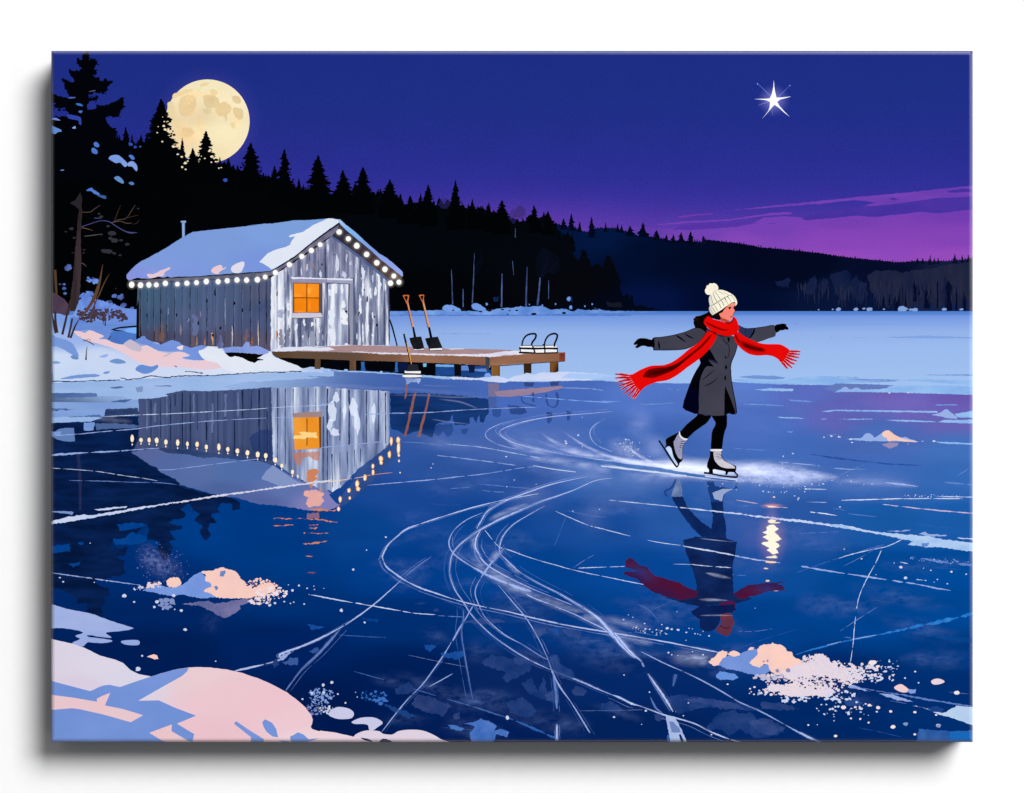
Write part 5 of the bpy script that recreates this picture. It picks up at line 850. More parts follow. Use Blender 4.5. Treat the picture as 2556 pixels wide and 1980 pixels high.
# curved skate tracks
tr = [('G 1470,625,5 1380,645,7 1280,685,8 1236,725,8 1250,765,8 1320,805,7 1400,830,6 1480,845,4', lt2, .97), ('G 2184,562,6 2000,578,8 1760,598,10 1560,630,12 1420,670,12 1350,705,12 1350,740,14 1420,785,14 1560,830,14 1800,880,14 2000,910,14 2184,935,14', lt, 1),
 ('G 2098,635,5 2050,665,7 2018,715,8 2030,770,8 2080,820,7 2184,865,7', lt2, .97), ('G 2000,1050,5 1850,1080,10 1720,1110,16 1560,1165,22 1400,1225,26 1300,1275,26 1240,1325,22 1200,1390,20 1170,1440,26', lt2, 1),
 ('G 2184,1062,5 2060,1080,8 1900,1150,12 1760,1200,16 1640,1240,22 1500,1300,30 1340,1370,34 1230,1430,26 1150,1475,22 1080,1540,14 1010,1630,12 980,1692,12 K 1390,20,16 1340,65,16 1290,130,14 1270,210,14 1270,290,14 1310,400,14 1370,490,12 1420,570,12 1490,650,12 1600,750,14 1760,860,16 1900,940,18 2060,1010,22 2184,1060,26 L 440,1080,34 600,1150,30 700,1190,24', lt, 1),
 ('L 690,1186,22 740,1205,24 830,1250,20 900,1270,14 1060,1330,16 1170,1360,14 1300,1400,10 1420,1460,16 1560,1515,14 1660,1545,8', lt, .85),
 ('G 1745,1165,5 1620,1180,6 1450,1210,9 1240,1255,12 1060,1305,14 880,1360,14 760,1400,12 650,1440,20 560,1510,16 500,1570,16 466,1640,16 475,1692,14 K 765,160,16 790,220,18 850,270,18 930,325,20 1040,380,20 1140,415,16 1300,468,12 1480,516,12 1700,560,12 1900,610,14 2060,645,16 2184,665,18 L 300,655,18 500,690,16 640,712,14 900,755,14 1100,790,16 1300,830,16 1480,866,12', lt, .95),
 ('G 1215,1320,4 1100,1370,6 1010,1440,9 968,1510,14 965,1570,16 1000,1630,16 1080,1692,16 K 1380,190,22 1480,250,30 1600,310,34 1740,365,44 1880,410,30', lt2, .97),
 ('G 1200,1450,30 1165,1510,32 1160,1580,30 1190,1640,26 1240,1692,24 K 1500,160,22 1560,220,20 1680,290,20 1820,360,18 1960,420,14 2184,510,10', lt, 1), ('G 1150,1560,10 1160,1640,12 1200,1692,12', lt3, .9),
 ('G 1680,1268,4 1560,1335,7 1440,1410,10 1370,1490,12 1340,1570,14 1350,1630,12 1400,1692,12 K 1690,170,12 1740,220,14 1800,270,12 1940,350,10 2080,420,10 2184,480,12 L 300,430,16 400,490,26 500,550,40 590,620,46 680,720,50 760,820,44 850,910,30', lt2, 1),
 ('G 1380,1580,20 1330,1640,24 1290,1692,24', lt3, .9), ('K 1590,180,26 1540,250,24 1500,310,10 1465,380,9 1460,440,10 1490,520,9 1530,600,12 1600,670,9 1690,740,8 1800,800,8', lt2, .85), ('K 1800,800,7 1940,890,7 2000,920,5', lt3, .5),
 ('K 1630,360,6 1740,490,9 1840,610,9 1930,760,9 2000,910,12 2040,1020,18 2090,1120,20 2170,1230,26', lt2, .97), ('L 370,1230,16 440,1340,12 500,1440,14 520,1470,7', lt2, .8), ('K 2040,1020,20 2060,1150,34 2070,1290,38', paint((92,132,204)), .97), ('K 2072,1405,30 2072,1470,34 2070,1530,20', wht2, 1),
 ('K 1130,150,4 1040,210,7 930,300,7', lt3, .85), ('K 905,325,8 800,420,9 690,515,14 560,610,16 450,680,20 300,760,28 160,820,24 0,880,30 J 1800,920,26 1640,965,24 1460,1005,26', lt, .97), ('K 450,690,12 380,770,34 270,890,26 150,1000,12 40,1150,10', lt3, .95),
 ('K 1440,520,16 1400,590,12 1345,680,26 1290,780,22', lt2, .97), ('K 1280,790,12 1220,890,16 1150,990,12 1060,1110,12 960,1210,14 860,1330,12 760,1460,9', lt2, .88), ('K 1365,540,8 1368,600,8 1355,720,10 1372,850,14 1392,970,16 1412,1080,16 1440,1220,10', lt4, .8), ('K 1290,1025,5 1220,1065,9 1110,1125,6', lt2, .7),
 ('L 40,430,16 120,468,22 240,512,8', lt, 1), ('L 250,520,6 400,580,8 520,640,12 620,690,18 700,760,26', lt2, .92), ('L 700,720,40 760,790,46 840,880,40 900,930,14 920,975,14', lt, 1), ('L 955,1025,22 1010,1110,44 1080,1210,56 1140,1310,50', lt, 1),
 ('L 900,860,8 1080,950,10 1240,1020,10 1400,1100,12 1540,1180,14 1640,1240,16 1800,1310,14 2000,1420,12 2090,1470,20 2184,1520,30', lt2, .92), ('L 970,1200,10 1010,1280,20 1060,1320,12', lt3, .9), ('L 1160,1030,50 1140,1120,16', lt4, .7), ('L 880,510,4 960,550,6 1030,630,5', lt4, .6), ('M 830,1462,20 900,1500,24 990,1545,26', paint((60,110,196)), 1)]
for q, m_, on in tr:
    p_ = [(x, y, 1.1 + w * .42) for x, y, w in P(q)]; thin = paint((168,186,234), (190,204,242), (160, 160), grain=.1)
    items = [band([(x, y, w * 2.6) for x, y, w in p_], .26 if on > .99 else .13, soft((150,170,226), (120, 160), .2, .7))]
    if on < .99: items.append(dashed(p_, 0, m_ if m_ is not lt else thin, min(1, on + .04), (40, 200), .25))
    else:
        for k in range(3): items.append(dashed([(x + (k-1) * w * .9 + R.uniform(-.8, .8), y + (k-1) * w * .25, w * (.62 if k == 1 else .3)) for x, y, w in p_], 0, thin if k == 1 else lt3, .97 if k == 1 else .8, (60, 240), .3))
    part('skate_track', root, items)
faint = [paint((84,118,188), alpha=.7), paint((60,98,172), alpha=.7), paint((120,146,208), alpha=.7), paint((150,168,222), alpha=.6)]
for q, m_, on in tr[:24]:
    p_ = P(q); k_ = 3 if on > .99 else 2; its = []
    for _ in range(k_):
        o1, o2 = R.uniform(-16, 16), R.uniform(-7, 7); s1 = R.uniform(-.5, .5)
        i0 = int(len(p_) * R.uniform(0, .3)); i1 = len(p_) - int(len(p_) * R.uniform(0, .3))
        if i1 - i0 > 2: its.append(dashed([(x + o1 * (1 + s1 * t / len(p_)), y + o2, R.uniform(.7, 1.5)) for t, (x, y, w) in enumerate(p_[i0:i1])], 0, R.choice(faint), .75, (20, 120), .3))
    if its: part('skate_track', root, its, kind='stuff')
its = []
for _ in range(34):
    x, y = R.uniform(1000, 2400), R.uniform(1060, 1840); L_ = R.uniform(30, 160) * (y - 800) / 700; a_ = R.choice((R.uniform(-.12, .2), R.uniform(.1, .55), R.uniform(-.8, -.3)))
    its.append(dashed([(x, y, .7), (x + L_ * .5 * math.cos(a_), y + L_ * .5 * math.sin(a_) * .7 + R.uniform(-3, 3), R.uniform(.8, 1.5)), (x + L_ * math.cos(a_), y + L_ * math.sin(a_) * .7, .7)], 0, R.choice(faint), .8, (14, 60), .4))
part('fine_scratch', root, its, 'fine faint scratches all over the ice', 'stuff')
part('fan_of_marks', root, [fill(rg(P('L 1082,1340 1150,1345 1190,1420 1230,1500 1248,1545 1120,1545 1110,1480'), 1, 5), paint((182,200,236), (160,180,224), (60,40))), fill(rg(P('L 1112,1385 1140,1384 1190,1440 1196,1466 1130,1464'), 1, 5), paint((110,132,190))), stroke(P('L 1190,1480,14 1205,1520,20 1215,1545,16'), 0, paint((20,40,90))), fill(P('L 1096,1484 1112,1486 1112,1545 1094,1545'), paint((60,100,170)))])
# frosty smears along the tracks
each('frost_smear', root, [band(P(q), a, MIST2) for q, a in (('G 1340,720,30 1500,830,60 1750,880,50', .5), ('G 1650,720,14 1750,790,40 1900,850,60 2184,900,90', .6), ('G 1500,910,20 1750,930,70 2000,970,80 2184,1010,70', .6), ('G 1250,1380,40 1400,1310,60 1560,1255,40', .5), ('G 1140,1500,70 1160,1620,80', .4), ('K 1420,150,60 1560,260,110 1740,370,130 1900,420,80', .55), ('K 1640,100,70 1560,200,80', .5), ('K 1680,180,50 1800,290,60', .4), ('L 0,400,90 200,480,90 500,600,110 700,720,120 860,900,80', .4), ('L 700,700,40 860,770,80 1000,800,50', .5), ('L 1280,900,90 1400,940,100', .5), ('I 330,810,30 700,850,120 1120,880,70', .5), ('I 1120,900,30 1400,912,70 1720,940,40', .4), ('F 400,615,60 700,640,60', .2))])
# bold pale cracks at the right
each('broad_crack', root, [fill(rg(P(q), 1.3, 5), m_) for q, m_ in (('H 1040,1328 1250,1350 1500,1375 1700,1404 1730,1410 1800,1406 1900,1430 2040,1462 2184,1478 2184,1500 2050,1476 1850,1440 1600,1404 1300,1370 1100,1344', lt), ('I 1060,1228 1140,1230 1220,1255 1400,1284 1700,1308 1800,1316 1900,1340 2140,1366 2140,1436 2000,1414 1860,1396 1760,1398 1700,1385 1636,1380 1680,1356 1600,1336 1500,1318 1380,1286 1200,1262 1050,1242', paint((186,212,244), (160,192,236), (40,100))), ('I 1720,1295 1770,1286 1800,1300 1950,1308 1900,1318 1780,1318', lt2), ('I 1480,1278 1560,1276 1660,1268 1660,1272 1560,1282', lt2), ('I 1740,1372 1800,1362 1780,1398 1740,1396', lt4), ('I 2005,1326 2140,1334 2140,1342 2060,1336', lt),
  ('M 1200,1108 1260,1120 1360,1160 1300,1150 1190,1126', lt2), ('M 1190,1120 1400,1150 1600,1180 1800,1215 2140,1270 2140,1282 1800,1228 1500,1172', lt3), ('M 1420,1176 1520,1180 1680,1236 1560,1224', lt2), ('M 1670,1262 1760,1282 1860,1326 2000,1362 2140,1418 2140,1280 2000,1266 1980,1290 1900,1320 1800,1290', lt), ('M 1770,1280 1860,1270 1910,1290 1890,1312 1820,1310', paint((28,64,132))), ('M 1940,1326 1970,1296 2010,1290 1985,1330', paint((100,134,196))), ('M 1905,1330 1940,1300 2010,1268 2140,1282 2140,1416 2000,1365 1870,1328', paint((190,212,236), (170,200,236), (30,60))),
  ('F 60,1392 200,1350 350,1334 380,1340 440,1330 600,1304 800,1270 985,1244 990,1252 800,1284 600,1324 400,1356 340,1366 200,1390 60,1410', paint((214,222,246), (196,210,244), (40,90))), ('F 985,1244 1300,1192 1600,1152 1800,1122 1960,1102 2184,1070 2184,1080 1960,1112 1700,1148 1400,1190 1000,1252', paint((214,216,236))), ('F 405,1296 520,1282 655,1272 650,1282 530,1296 430,1302', lt), ('F 60,1310 200,1306 250,1316 240,1336 150,1324', paint((124,150,206))), ('K 1370,1400 1440,1390 1500,1362 1560,1380 1620,1420 1600,1460 1640,1436 1710,1462 1700,1500 1620,1480 1590,1545 1430,1545 1420,1470 1460,1420', paint((58,104,186), (84,124,200), (80,80))), ('K 1250,1408 1310,1410 1376,1440 1350,1456 1280,1440', paint((70,118,190))), ('M 1720,1440 1960,1456 2140,1450 2140,1545 1700,1545', paint((38,84,156), (60,104,172), (60,40))), ('M 1960,1456 2080,1462 2140,1470 2140,1545 1950,1545', paint((24,104,186))))])
# murky shapes below the clear ice
mk = paint((24,58,122), (52,80,142), (70, 70), .35, .65, .1, alpha=.55); mk2 = paint((74,92,148), (52,78,138), (90, 90), .4, .6, .1, alpha=.42); mkb = paint((22,76,158), (34,92,172), (60,60), alpha=.8)
each('murk_under_ice', root, [fill(rg(P(q), 2.5, 5), m_) for q, m_ in (('K 1500,950 1580,880 1740,920 1760,900 1980,940 2060,880 2100,960 2184,1000 2184,1060 2060,1010 1900,940 1860,1010 1700,1090 1660,1060 1690,1020', mk), ('K 1800,1100 1880,1060 1930,1160 1980,1040 1990,1160 2050,1140 2060,1240 1960,1220 1860,1170', mk), ('K 1690,1240 1820,1200 1920,1300 1860,1360 1720,1320', mk), ('K 1740,910 1830,918 1800,960 1760,950', mk2), ('L 220,890 280,885 300,960 380,1000 420,1060 300,1060 240,980', mk), ('L 180,1190 260,1150 270,1230 200,1230', mk2), ('L 380,1150 420,1110 500,1160 470,1190 400,1185', mk2), ('L 600,1250 680,1230 760,1290 700,1310 610,1310', mk), ('L 990,1320 1050,1330 1080,1370 1020,1380', mk2),
  ('L 1080,1200 1200,1180 1400,1220 1600,1240 1800,1290 1700,1310 1500,1270 1300,1290 1180,1330', mk), ('L 1180,1220 1340,1210 1460,1220 1600,1250 1680,1290 1500,1290 1380,1250', mk2), ('L 1480,1320 1600,1300 1640,1330 1720,1320 1780,1380 1980,1430 1960,1460 1900,1490 1760,1510 1640,1440 1560,1500 1500,1440 1380,1440', mk), ('L 1700,1380 1850,1360 1980,1430 1890,1480 1780,1470', mk2), ('M 540,1230 640,1240 740,1260 830,1290 700,1300 540,1290', mk2),
  ('K 860,1140 960,1090 1020,1150 940,1180 870,1180', mk), ('K 980,1260 1020,1180 1120,1200 1280,1260 1220,1340 1080,1310', mk2), ('K 1290,1340 1340,1310 1350,1360 1300,1366', mk2), ('K 760,1250 900,1290 1030,1350 960,1360 840,1310', paint((32,74,138), alpha=.7)), ('K 1200,870 1350,860 1380,880 1320,920 1230,905', mkb), ('K 1070,805 1165,812 1120,866 1090,850', mkb), ('K 200,655 335,675 240,700', mkb), ('K 600,600 740,625 720,640 620,620', paint((14,70,146), alpha=.7)), ('K 1340,640 1560,600 1700,640 1500,660', mk2), ('K 1880,690 1990,680 1960,740 1900,760', mk2), ('K 2030,700 2080,690 2080,730', mkb), ('L 90,710 180,680 200,720 130,750', mk2), ('L 310,690 400,680 460,710 440,760 340,740', mk2), ('L 220,700 260,680 290,720', mkb), ('K 1000,500 1090,500 1060,508', mk2), ('K 1140,545 1180,535 1190,555 1150,565', mk2), ('J 2010,860 2080,830 2090,850 2040,880', paint((52,84,150))), ('J 1810,945 1870,910 1930,905 1940,930 1930,962 1840,955', paint((58,90,156))), ('J 1780,900 1910,850 1870,880 1810,930', lt2), ('J 1740,940 1780,910 1790,960 1750,985', paint((36,62,122))), ('M 1160,1230 1240,1210 1300,1240 1260,1270 1180,1262', paint((40,74,140))), ('M 1690,700 1900,740 2140,760 2140,800 1900,770 1740,730', paint((6,74,148), alpha=.5)))])
dot = paint((208,216,242)); dotp = paint((236,212,220)); dotb = paint((130,160,222))
part('frost_spatter', root, [specks(700+300/3, 1340+1200/3, 34, 24, 90, 3.2, dotb), specks(700+250/3, 1340+1290/3, 36, 14, 80, 2.8, paint((120,140,204))), specks(700+340/3, 1340+1300/3, 20, 12, 40, 3, dot), specks(700+700/3, 1340+1190/3, 34, 14, 50, 3, paint((50,110,190))), specks(700+740/3, 1340+1230/3, 18, 8, 20, 5, paint((60,112,194))), blobs([(700+x/3, 1340+y/3, r) for x, y, r in ((385,1090,3.6),(165,1216,2.4),(430,1178,2.4),(487,1244,2.6),(575,1200,1.5),(563,1165,1.2),(455,551,4.6),(630,642,2.6),(645,100,1.6),(545,246,3),(1700,1355,5),(320,1110,4),(325,1165,3.5),(235,1170,3.5))], dot)], 'scattered flecks of frost', 'stuff')
part('frost_spatter', root, [blobs([(1300+x/3, 1340+y/3, r, r*.8) for x, y, r in ((773,1035,2),(963,1163,2.2),(698,1350,3),(905,1405,1.4),(1217,1340,1.8),(830,1250,3.4),(935,1303,3),(770,620,2),(840,603,1.5),(927,650,2),(1055,658,1.8),(1095,686,4),(1130,693,3),(1178,697,3.4),(1260,686,1.8),(1240,716,2.4),(1305,726,2),(1325,728,1.5),(1365,708,1.6),(1410,742,2.4),(1285,690,1.5),(1345,735,1.5),(1237,775,1.4),(1105,868,2.6),(1130,884,2),(1175,890,1.4),(1365,884,2.6),(1285,860,1.8),(1755,535,1.2),(1170,562,1.4),(1255,1245,2),(1427,1482,2.4),(293,540,1.6),(933,690,2.4),(805,586,1.2))], dot), specks(1620, 1575, 50, 9, 40, 1.6, dot, rot=.16)], 'scattered flecks of frost', 'stuff')
part('frost_spatter', root, [blobs([(1720+x/3, 900+y/3, r, r*.75) for x, y, r in ((705,715,1.6),(775,696,2),(700,775,1.4),(555,980,2.2),(595,985,2),(635,1022,2.4),(690,985,1.4),(715,988,1.8),(730,980,1.4),(790,1014,1.8),(820,1030,2.4),(815,1042,2),(865,982,2),(920,925,2),(1005,925,2.4),(1213,905,1.8),(875,962,3),(1130,1097,2.4),(1162,1413,1.8),(1292,1485,2.2),(1400,1604,1.4),(1620,1628,4.5),(1755,1555,1.4),(1810,1572,2),(1965,1582,3.4),(1712,1640,1.6),(1860,1640,2),(1935,1672,2),(1835,1660,1.4),(2075,1600,2.4),(1585,1548,4),(1535,1516,1.4))], dot), specks(1990, 1212, 22, 8, 14, 1.3, dot), specks(2330, 1238, 90, 3, 40, 1.3, dot), specks(2350, 1400, 80, 6, 50, 1.8, dotb, rot=.08)], 'scattered flecks of frost', 'stuff')
part('frost_spatter', root, [blobs([(1500+x/3, 840+y/3, r, r*.8) for x, y, r in ((140,804,1.8),(235,792,1.8),(290,795,1.4),(1670,755,2),(1725,746,3),(1780,752,2.6),(1365,900,1.6),(1440,878,1.6),(1360,985,1.6))], dot), specks(1570, 1115, 24, 16, 40, 1.5, dot, rot=.6), blobs([(800+x/3, 840+y/3, r, r*.8) for x, y, r in ((828,984,1.6),(842,955,1.6),(1390,900,2.2),(1450,1075,1.6),(1395,1125,1.6),(1615,1107,1.2),(490,1503,2.6),(1960,826,1.6),(1930,740,3),(1890,1308,1.6),(2090,1295,1.6),(1960,605,1.2),(346,1602,1.4),(1835,785,2.5),(1840,800,3))], dot)], 'scattered flecks of frost', 'stuff')

# ---- star glitter
part('star_glitter', root, [haze(1500+1280/3, 840+1510/3, 44, 76, .55, soft((200,150,160))), haze(1927, 1263, 34, 8, .8, soft((250,170,130))), haze(1500+1280/3, 1330, 20, 110, .5, soft((150,130,180))),
  fill(rg(P('H 1275,1408 1300,1414 1330,1440 1300,1462 1325,1490 1352,1518 1306,1536 1345,1570 1310,1588 1330,1622 1285,1632 1240,1600 1262,1588 1200,1548 1255,1532 1210,1500 1246,1484 1208,1466 1245,1452 1240,1430'), 1.2, 3), paint((255,250,228))),
  blobs([(1500+x/3, 840+y/3, a/3, b/3) for x, y, a, b in ((1282,1380,28,10),(1290,1394,44,6),(1280,1655,40,7),(1300,1648,20,8),(1280,1276,36,5))], paint((255,240,214)), 12, .3),
  blobs([(1300+x/3, 1340+y/3, a/3, b/3) for x, y, a, b in ((1875,190,44,7),(1850,186,20,6),(1835,238,16,6),(1848,330,16,6),(1910,404,18,3))], paint((255,214,170)), 12, .25), blobs([(1500+1297/3, 840+1204/3, 3, 1.6)], paint((255,200,170)))], 'glitter of the star on the ice')

# ---- mirrored skater
mk_ = paint((10,28,74), (18,42,96), (40, 90), grain=.08)
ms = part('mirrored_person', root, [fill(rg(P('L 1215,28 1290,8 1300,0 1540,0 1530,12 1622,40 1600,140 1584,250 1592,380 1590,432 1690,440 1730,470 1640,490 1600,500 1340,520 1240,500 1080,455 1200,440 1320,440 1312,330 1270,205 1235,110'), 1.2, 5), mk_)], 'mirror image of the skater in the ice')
each('mirrored_leg', ms, [fill(rg(P(q), 1, 5), paint((10,34,86), (18,46,104), (60,40))) for q in ('H 525,1195 612,1195 640,1268 700,1340 760,1395 830,1442 860,1500 760,1502 690,1440 610,1340 560,1260', 'H 822,1236 912,1236 918,1330 938,1420 938,1512 800,1505 830,1440 838,1340')])
each('mirrored_skate', ms, [fill(rg(P(q), .8, 4), m_) for q, m_ in (('H 575,1075 590,1070 608,1150 610,1200 525,1200 545,1140', paint((120,140,180), (80,104,156), (80,80))), ('H 795,1080 845,1085 850,1120 920,1130 1000,1140 1010,1110 1022,1130 1000,1144 930,1160 910,1240 826,1240 805,1160', paint((24,60,124))), ('H 835,1170 920,1140 990,1142 920,1180 905,1235 850,1215', paint((150,166,206))))])
part('mirrored_blade', ms, [stroke(P('H 560,1070,12 530,1130,14 480,1160,14 490,1190,14 505,1195,6'), 0, paint((34,66,130))), stroke(P('H 800,1080,8 1000,1092,7 1018,1110,14'), 0, paint((50,84,150)))])
mred = paint((82,18,50), (46,24,76), (30, 60), .35, .7, grain=.08)
each('mirrored_scarf', ms, [fill(rg(P(q), 1.4, 5), m_) for q, m_ in (('L 785,185 815,150 850,180 890,210 950,232 980,270 1005,292 1120,325 1180,340 1230,372 1330,410 1318,450 1200,472 1080,446 990,415 930,372 880,320 770,282 775,262 850,262 880,258 790,228', mred), ('L 1590,425 1640,395 1700,365 1800,348 1900,345 1990,335 1920,352 1960,368 1985,405 1890,400 1800,425 1730,445 1640,468', mred), ('L 1490,500 1580,480 1615,510 1600,560 1500,580 1350,600 1480,560', paint((84,22,66))))])
part('mirrored_face', ms, [fill(rg(P('L 1490,585 1540,568 1575,575 1600,650 1585,670 1580,700 1555,745 1510,735 1470,712 1462,685 1500,650'), .8, 4), paint((92,44,62), (112,52,60), (60,60))), stroke(P('L 1490,665,7 1530,684,8 1570,680,6'), 0, paint((60,24,40)))])
part('mirrored_hair', ms, [fill(rg(P('L 1275,560 1340,520 1600,505 1610,545 1580,565 1495,580 1490,640 1465,680 1430,706 1370,708 1340,670 1340,620 1300,590'), 1, 5), paint((8,22,70), (12,34,88), (40,60)))])
each('mirror_smear', ms, [haze(1300+900/3, 1340+260/3, 60, 26, .55, soft((20,72,150), (40, 90), .2, .7), .5), haze(1300+1850/3, 1340+390/3, 70, 22, .5, soft((14,70,148), (40, 90), .2, .7)), haze(1300+1450/3, 1340+640/3, 70, 40, .45, soft((8,50,116), (40, 120), .25, .7)), haze(1300+1420/3, 1340+120/3, 60, 60, .3, soft((24,66,136), (30, 120), .3, .7))])
each('mirror_smear', ms, [band(P(q), .7, MIST2) for q in ('L 1330,470,8 1420,472,30 1560,478,10', 'L 1340,590,6 1450,588,16 1600,590,6', 'L 1380,270,8 1460,288,36 1580,312,14', 'H 740,1512,8 850,1525,10 1000,1540,6')])
each('ice_crack', root, [dashed(P(q), 0, lt, .9, (14, 60)) for q in ('L 1220,70,5 1400,100,8 1600,140,8', 'L 1270,205,5 1400,220,6 1575,232,6', 'H 590,1280,8 820,1306,10 1060,1332,14', 'H 620,1572,6 840,1612,8 1010,1642,8')])

# ---- powder round the skates
each('powder_streak', root, [band(P(q), a, m_) for q, a, m_ in (('H -500,770,10 -250,860,40 0,905,60 300,955,70 560,1000,60 800,1030,30', .95, MIST2), ('H -300,700,8 -100,830,30 150,930,50 450,985,50', .8, MIST2), ('H 180,810,8 280,890,30 420,960,40 560,990,30', .9, POW), ('H -20,880,14 260,940,50 560,975,90 800,1000,90 1030,1020,60', 1.0, soft((236,240,252), (30,300), .15, .6)), ('H 300,1050,20 600,1040,40 900,1065,50 1200,1085,40 1500,1100,20', .9, MIST2), ('H 1000,1000,120 1200,1010,140 1500,1035,120 1800,1060,40', .75, POW), ('H 0,960,14 300,990,20 650,1040,16 1000,1070,12', .9, soft((214,226,248))))])
part('powder_cloud', root, [haze(1690, 1165, 90, 32, 1.0, soft((240,244,253), (40, 200), .1, .55)), haze(1760, 1172, 110, 34, 1.0, soft((240,244,253), (40, 200), .1, .55)), haze(1900, 1180, 170, 40, .95, POW), haze(1870, 1172, 90, 28, .9, soft((236,240,252), (60,200), .2, .6)), haze(1560, 1125, 60, 34, .6, POW, .5), haze(1980, 1200, 90, 24, .7, POW), haze(1640, 1130, 50, 50, .45, MIST), haze(1600, 1060, 40, 60, .3, MIST)], 'spray of ice powder round the skates', 'stuff')
part('frost_spatter', root, [specks(1960, 1200, 110, 18, 90, 1.1, dot), specks(1900, 1215, 160, 14, 30, 1.1, dot, rot=.06), specks(1585, 1130, 60, 14, 40, 1.0, dot, rot=.5), specks(2060, 1195, 120, 16, 24, 1.1, dot, rot=.1)], 'scattered flecks of frost', 'stuff')
part('skate_track', root, [stroke(P('H 0,935,20 200,970,30 450,1000,26 640,1030,20 780,1045,12'), 0, paint((60,104,176), (90,130,196), (40,120)), jit=.2), stroke(P('H 0,970,8 200,992,14 500,1028,10 770,1058,10 1000,1078,12 1020,1076,6'), 0, paint((206,220,246)), jit=.3), stroke(P('H 640,1040,6 900,1070,10 1010,1082,8'), 0, paint((52,96,172)), jit=.2)], 'fresh track under the skates')

# ================================================================== skater
coat = paint((60,60,74), (68,66,80), (40, 40), grain=.05); cblk = paint((3,3,11)); cbl2 = paint((2,2,26)); red = paint((232,10,6), (222,8,6), (50, 50), grain=.04)
per = part('person', root, [], 'woman skating with arms spread in grey coat, red scarf and white bobble hat')
part('leg', per, [fill(sm(P('Q 985,105 1120,140 1240,150 1210,210 1150,290 1050,360 900,470 770,592 700,600 640,560 610,480 650,435 740,330 850,235 950,150'), 3), paint((3,3,5)))])
part('leg', per, [fill(sm(P('Q 1255,140 1400,130 1545,115 1558,250 1553,350 1508,480 1480,620 1448,822 1340,826 1242,822 1245,600 1262,450 1330,310 1300,230'), 3), paint((3,3,5)))])
bootb = paint((5,5,8)); boot = paint((214,206,216), (198,196,212), (120, 120), grain=.05)
def skate(b, up, cuff, laces, gap, blade, cm):
    o = part('ice_skate', per, ([fill(P(gap), paint((120,184,250), (214,230,252), (10, 40)))] if gap else []) + [fill(sm(P(b), 3), bootb), fill(sm(P(up), 3), cm), fill(sm(P(cuff), 3), paint((230,230,240)))] + [stroke(P(q), 0, bootb) for q in laces] + [stroke(P(q), 0, paint((14,18,34))) for q in blade])
    return o
skate('Q 1230,850 1222,900 1212,960 1190,1020 1165,1090 1158,1170 1180,1200 1200,1232 1195,1290 1278,1300 1280,1216 1400,1230 1525,1258 1520,1320 1562,1322 1590,1270 1700,1272 1735,1240 1742,1180 1730,1145 1640,1108 1540,1058 1478,1000 1445,900 1452,848', 'Q 1292,872 1360,864 1440,866 1440,940 1478,1020 1540,1068 1650,1120 1708,1162 1714,1194 1640,1196 1530,1190 1430,1160 1360,1100 1310,1030 1292,950', 'Q 1228,825 1245,812 1440,812 1458,826 1452,850 1340,858 1236,850',
  ('Q 1292,890,4 1360,892,9 1438,884,8', 'Q 1296,920,4 1370,926,9 1440,912,10', 'Q 1300,950,3 1370,958,9 1440,940,12', 'Q 1312,985,3 1400,985,8 1450,965,12', 'Q 1340,1012,3 1410,1010,7 1470,990,12'), None,
  ('Q 1096,1284,40 1200,1294,36 1400,1334,30 1600,1362,34 1735,1368,40 1765,1352,36', 'Q 1705,1258,34 1740,1300,32 1768,1330,30 1752,1364,30'), boot)
skate('Q 590,482 540,500 480,530 380,582 335,622 340,690 342,735 318,775 335,788 372,756 412,755 448,800 470,900 500,985 560,1080 575,1118 598,1130 604,1098 660,1044 672,1000 676,800 702,700 740,640 690,620 620,560', 'Q 585,505 620,570 690,618 738,635 700,700 668,790 665,900 664,980 640,1010 592,988 550,920 520,840 490,680 520,620', 'Q 606,458 618,470 630,530 690,586 768,604 750,632 690,622 630,580 596,510',
  ('Q 620,690,10 670,700,16 716,690,8', 'Q 610,735,10 650,745,16 692,735,8', 'Q 606,765,10 640,785,14 676,780,8', 'Q 605,830,14 615,840,10', 'Q 630,655,10 690,655,14 728,650,8'), 'Q 330,785 380,756 412,755 448,800 470,900 500,985 560,1080 580,1110 545,1130 450,990',
  ('Q 200,640,34 300,790,34 400,950,36 500,1100,34 560,1172,34', 'Q 560,1168,32 592,1120,24 598,1090,14'), paint((196,190,204), (150,150,184), (30, 30), .4, .6))
ct = part('coat', per, [fill(sm(P('O 328,312 400,296 480,290 590,270 660,254 720,235 830,190 900,165 1000,200 1100,260 1250,280 1310,290 1340,340 1350,392 1322,480 1268,630 1274,700 1274,800 1300,960 1324,1100 1338,1208 1310,1224 1250,1210 1190,1236 1060,1242 960,1234 880,1216 780,1190 690,1140 740,960 800,800 850,700 905,606 890,560 960,480 1000,430 900,380 800,412 700,442 550,452 420,446 340,452'), 2), coat)], 'knee length charcoal grey coat')
part('shadow_fold', ct, [fill(sm(P('O 892,555 905,606 850,700 800,800 740,960 690,1140 780,1190 880,1216 884,1050 895,830 940,700 985,645 1064,652 1030,610 1000,565 1060,590 1125,620 1080,560 1015,445 960,480'), 2), cblk), fill(P('O 735,980 690,1140 780,1190 880,1216 883,1060 888,940 800,900'), cbl2), fill(sm(P('O 1000,566 1050,572 1100,600 1128,622 1090,612 1040,595'), 2), paint((40,40,66)))])
part('vent', ct, [fill(P('O 1200,880 1192,1000 1190,1236 1215,1230 1222,1212 1250,1210 1280,1222 1310,1224 1320,1210 1322,1190 1260,1020'), paint((4,4,7)))])
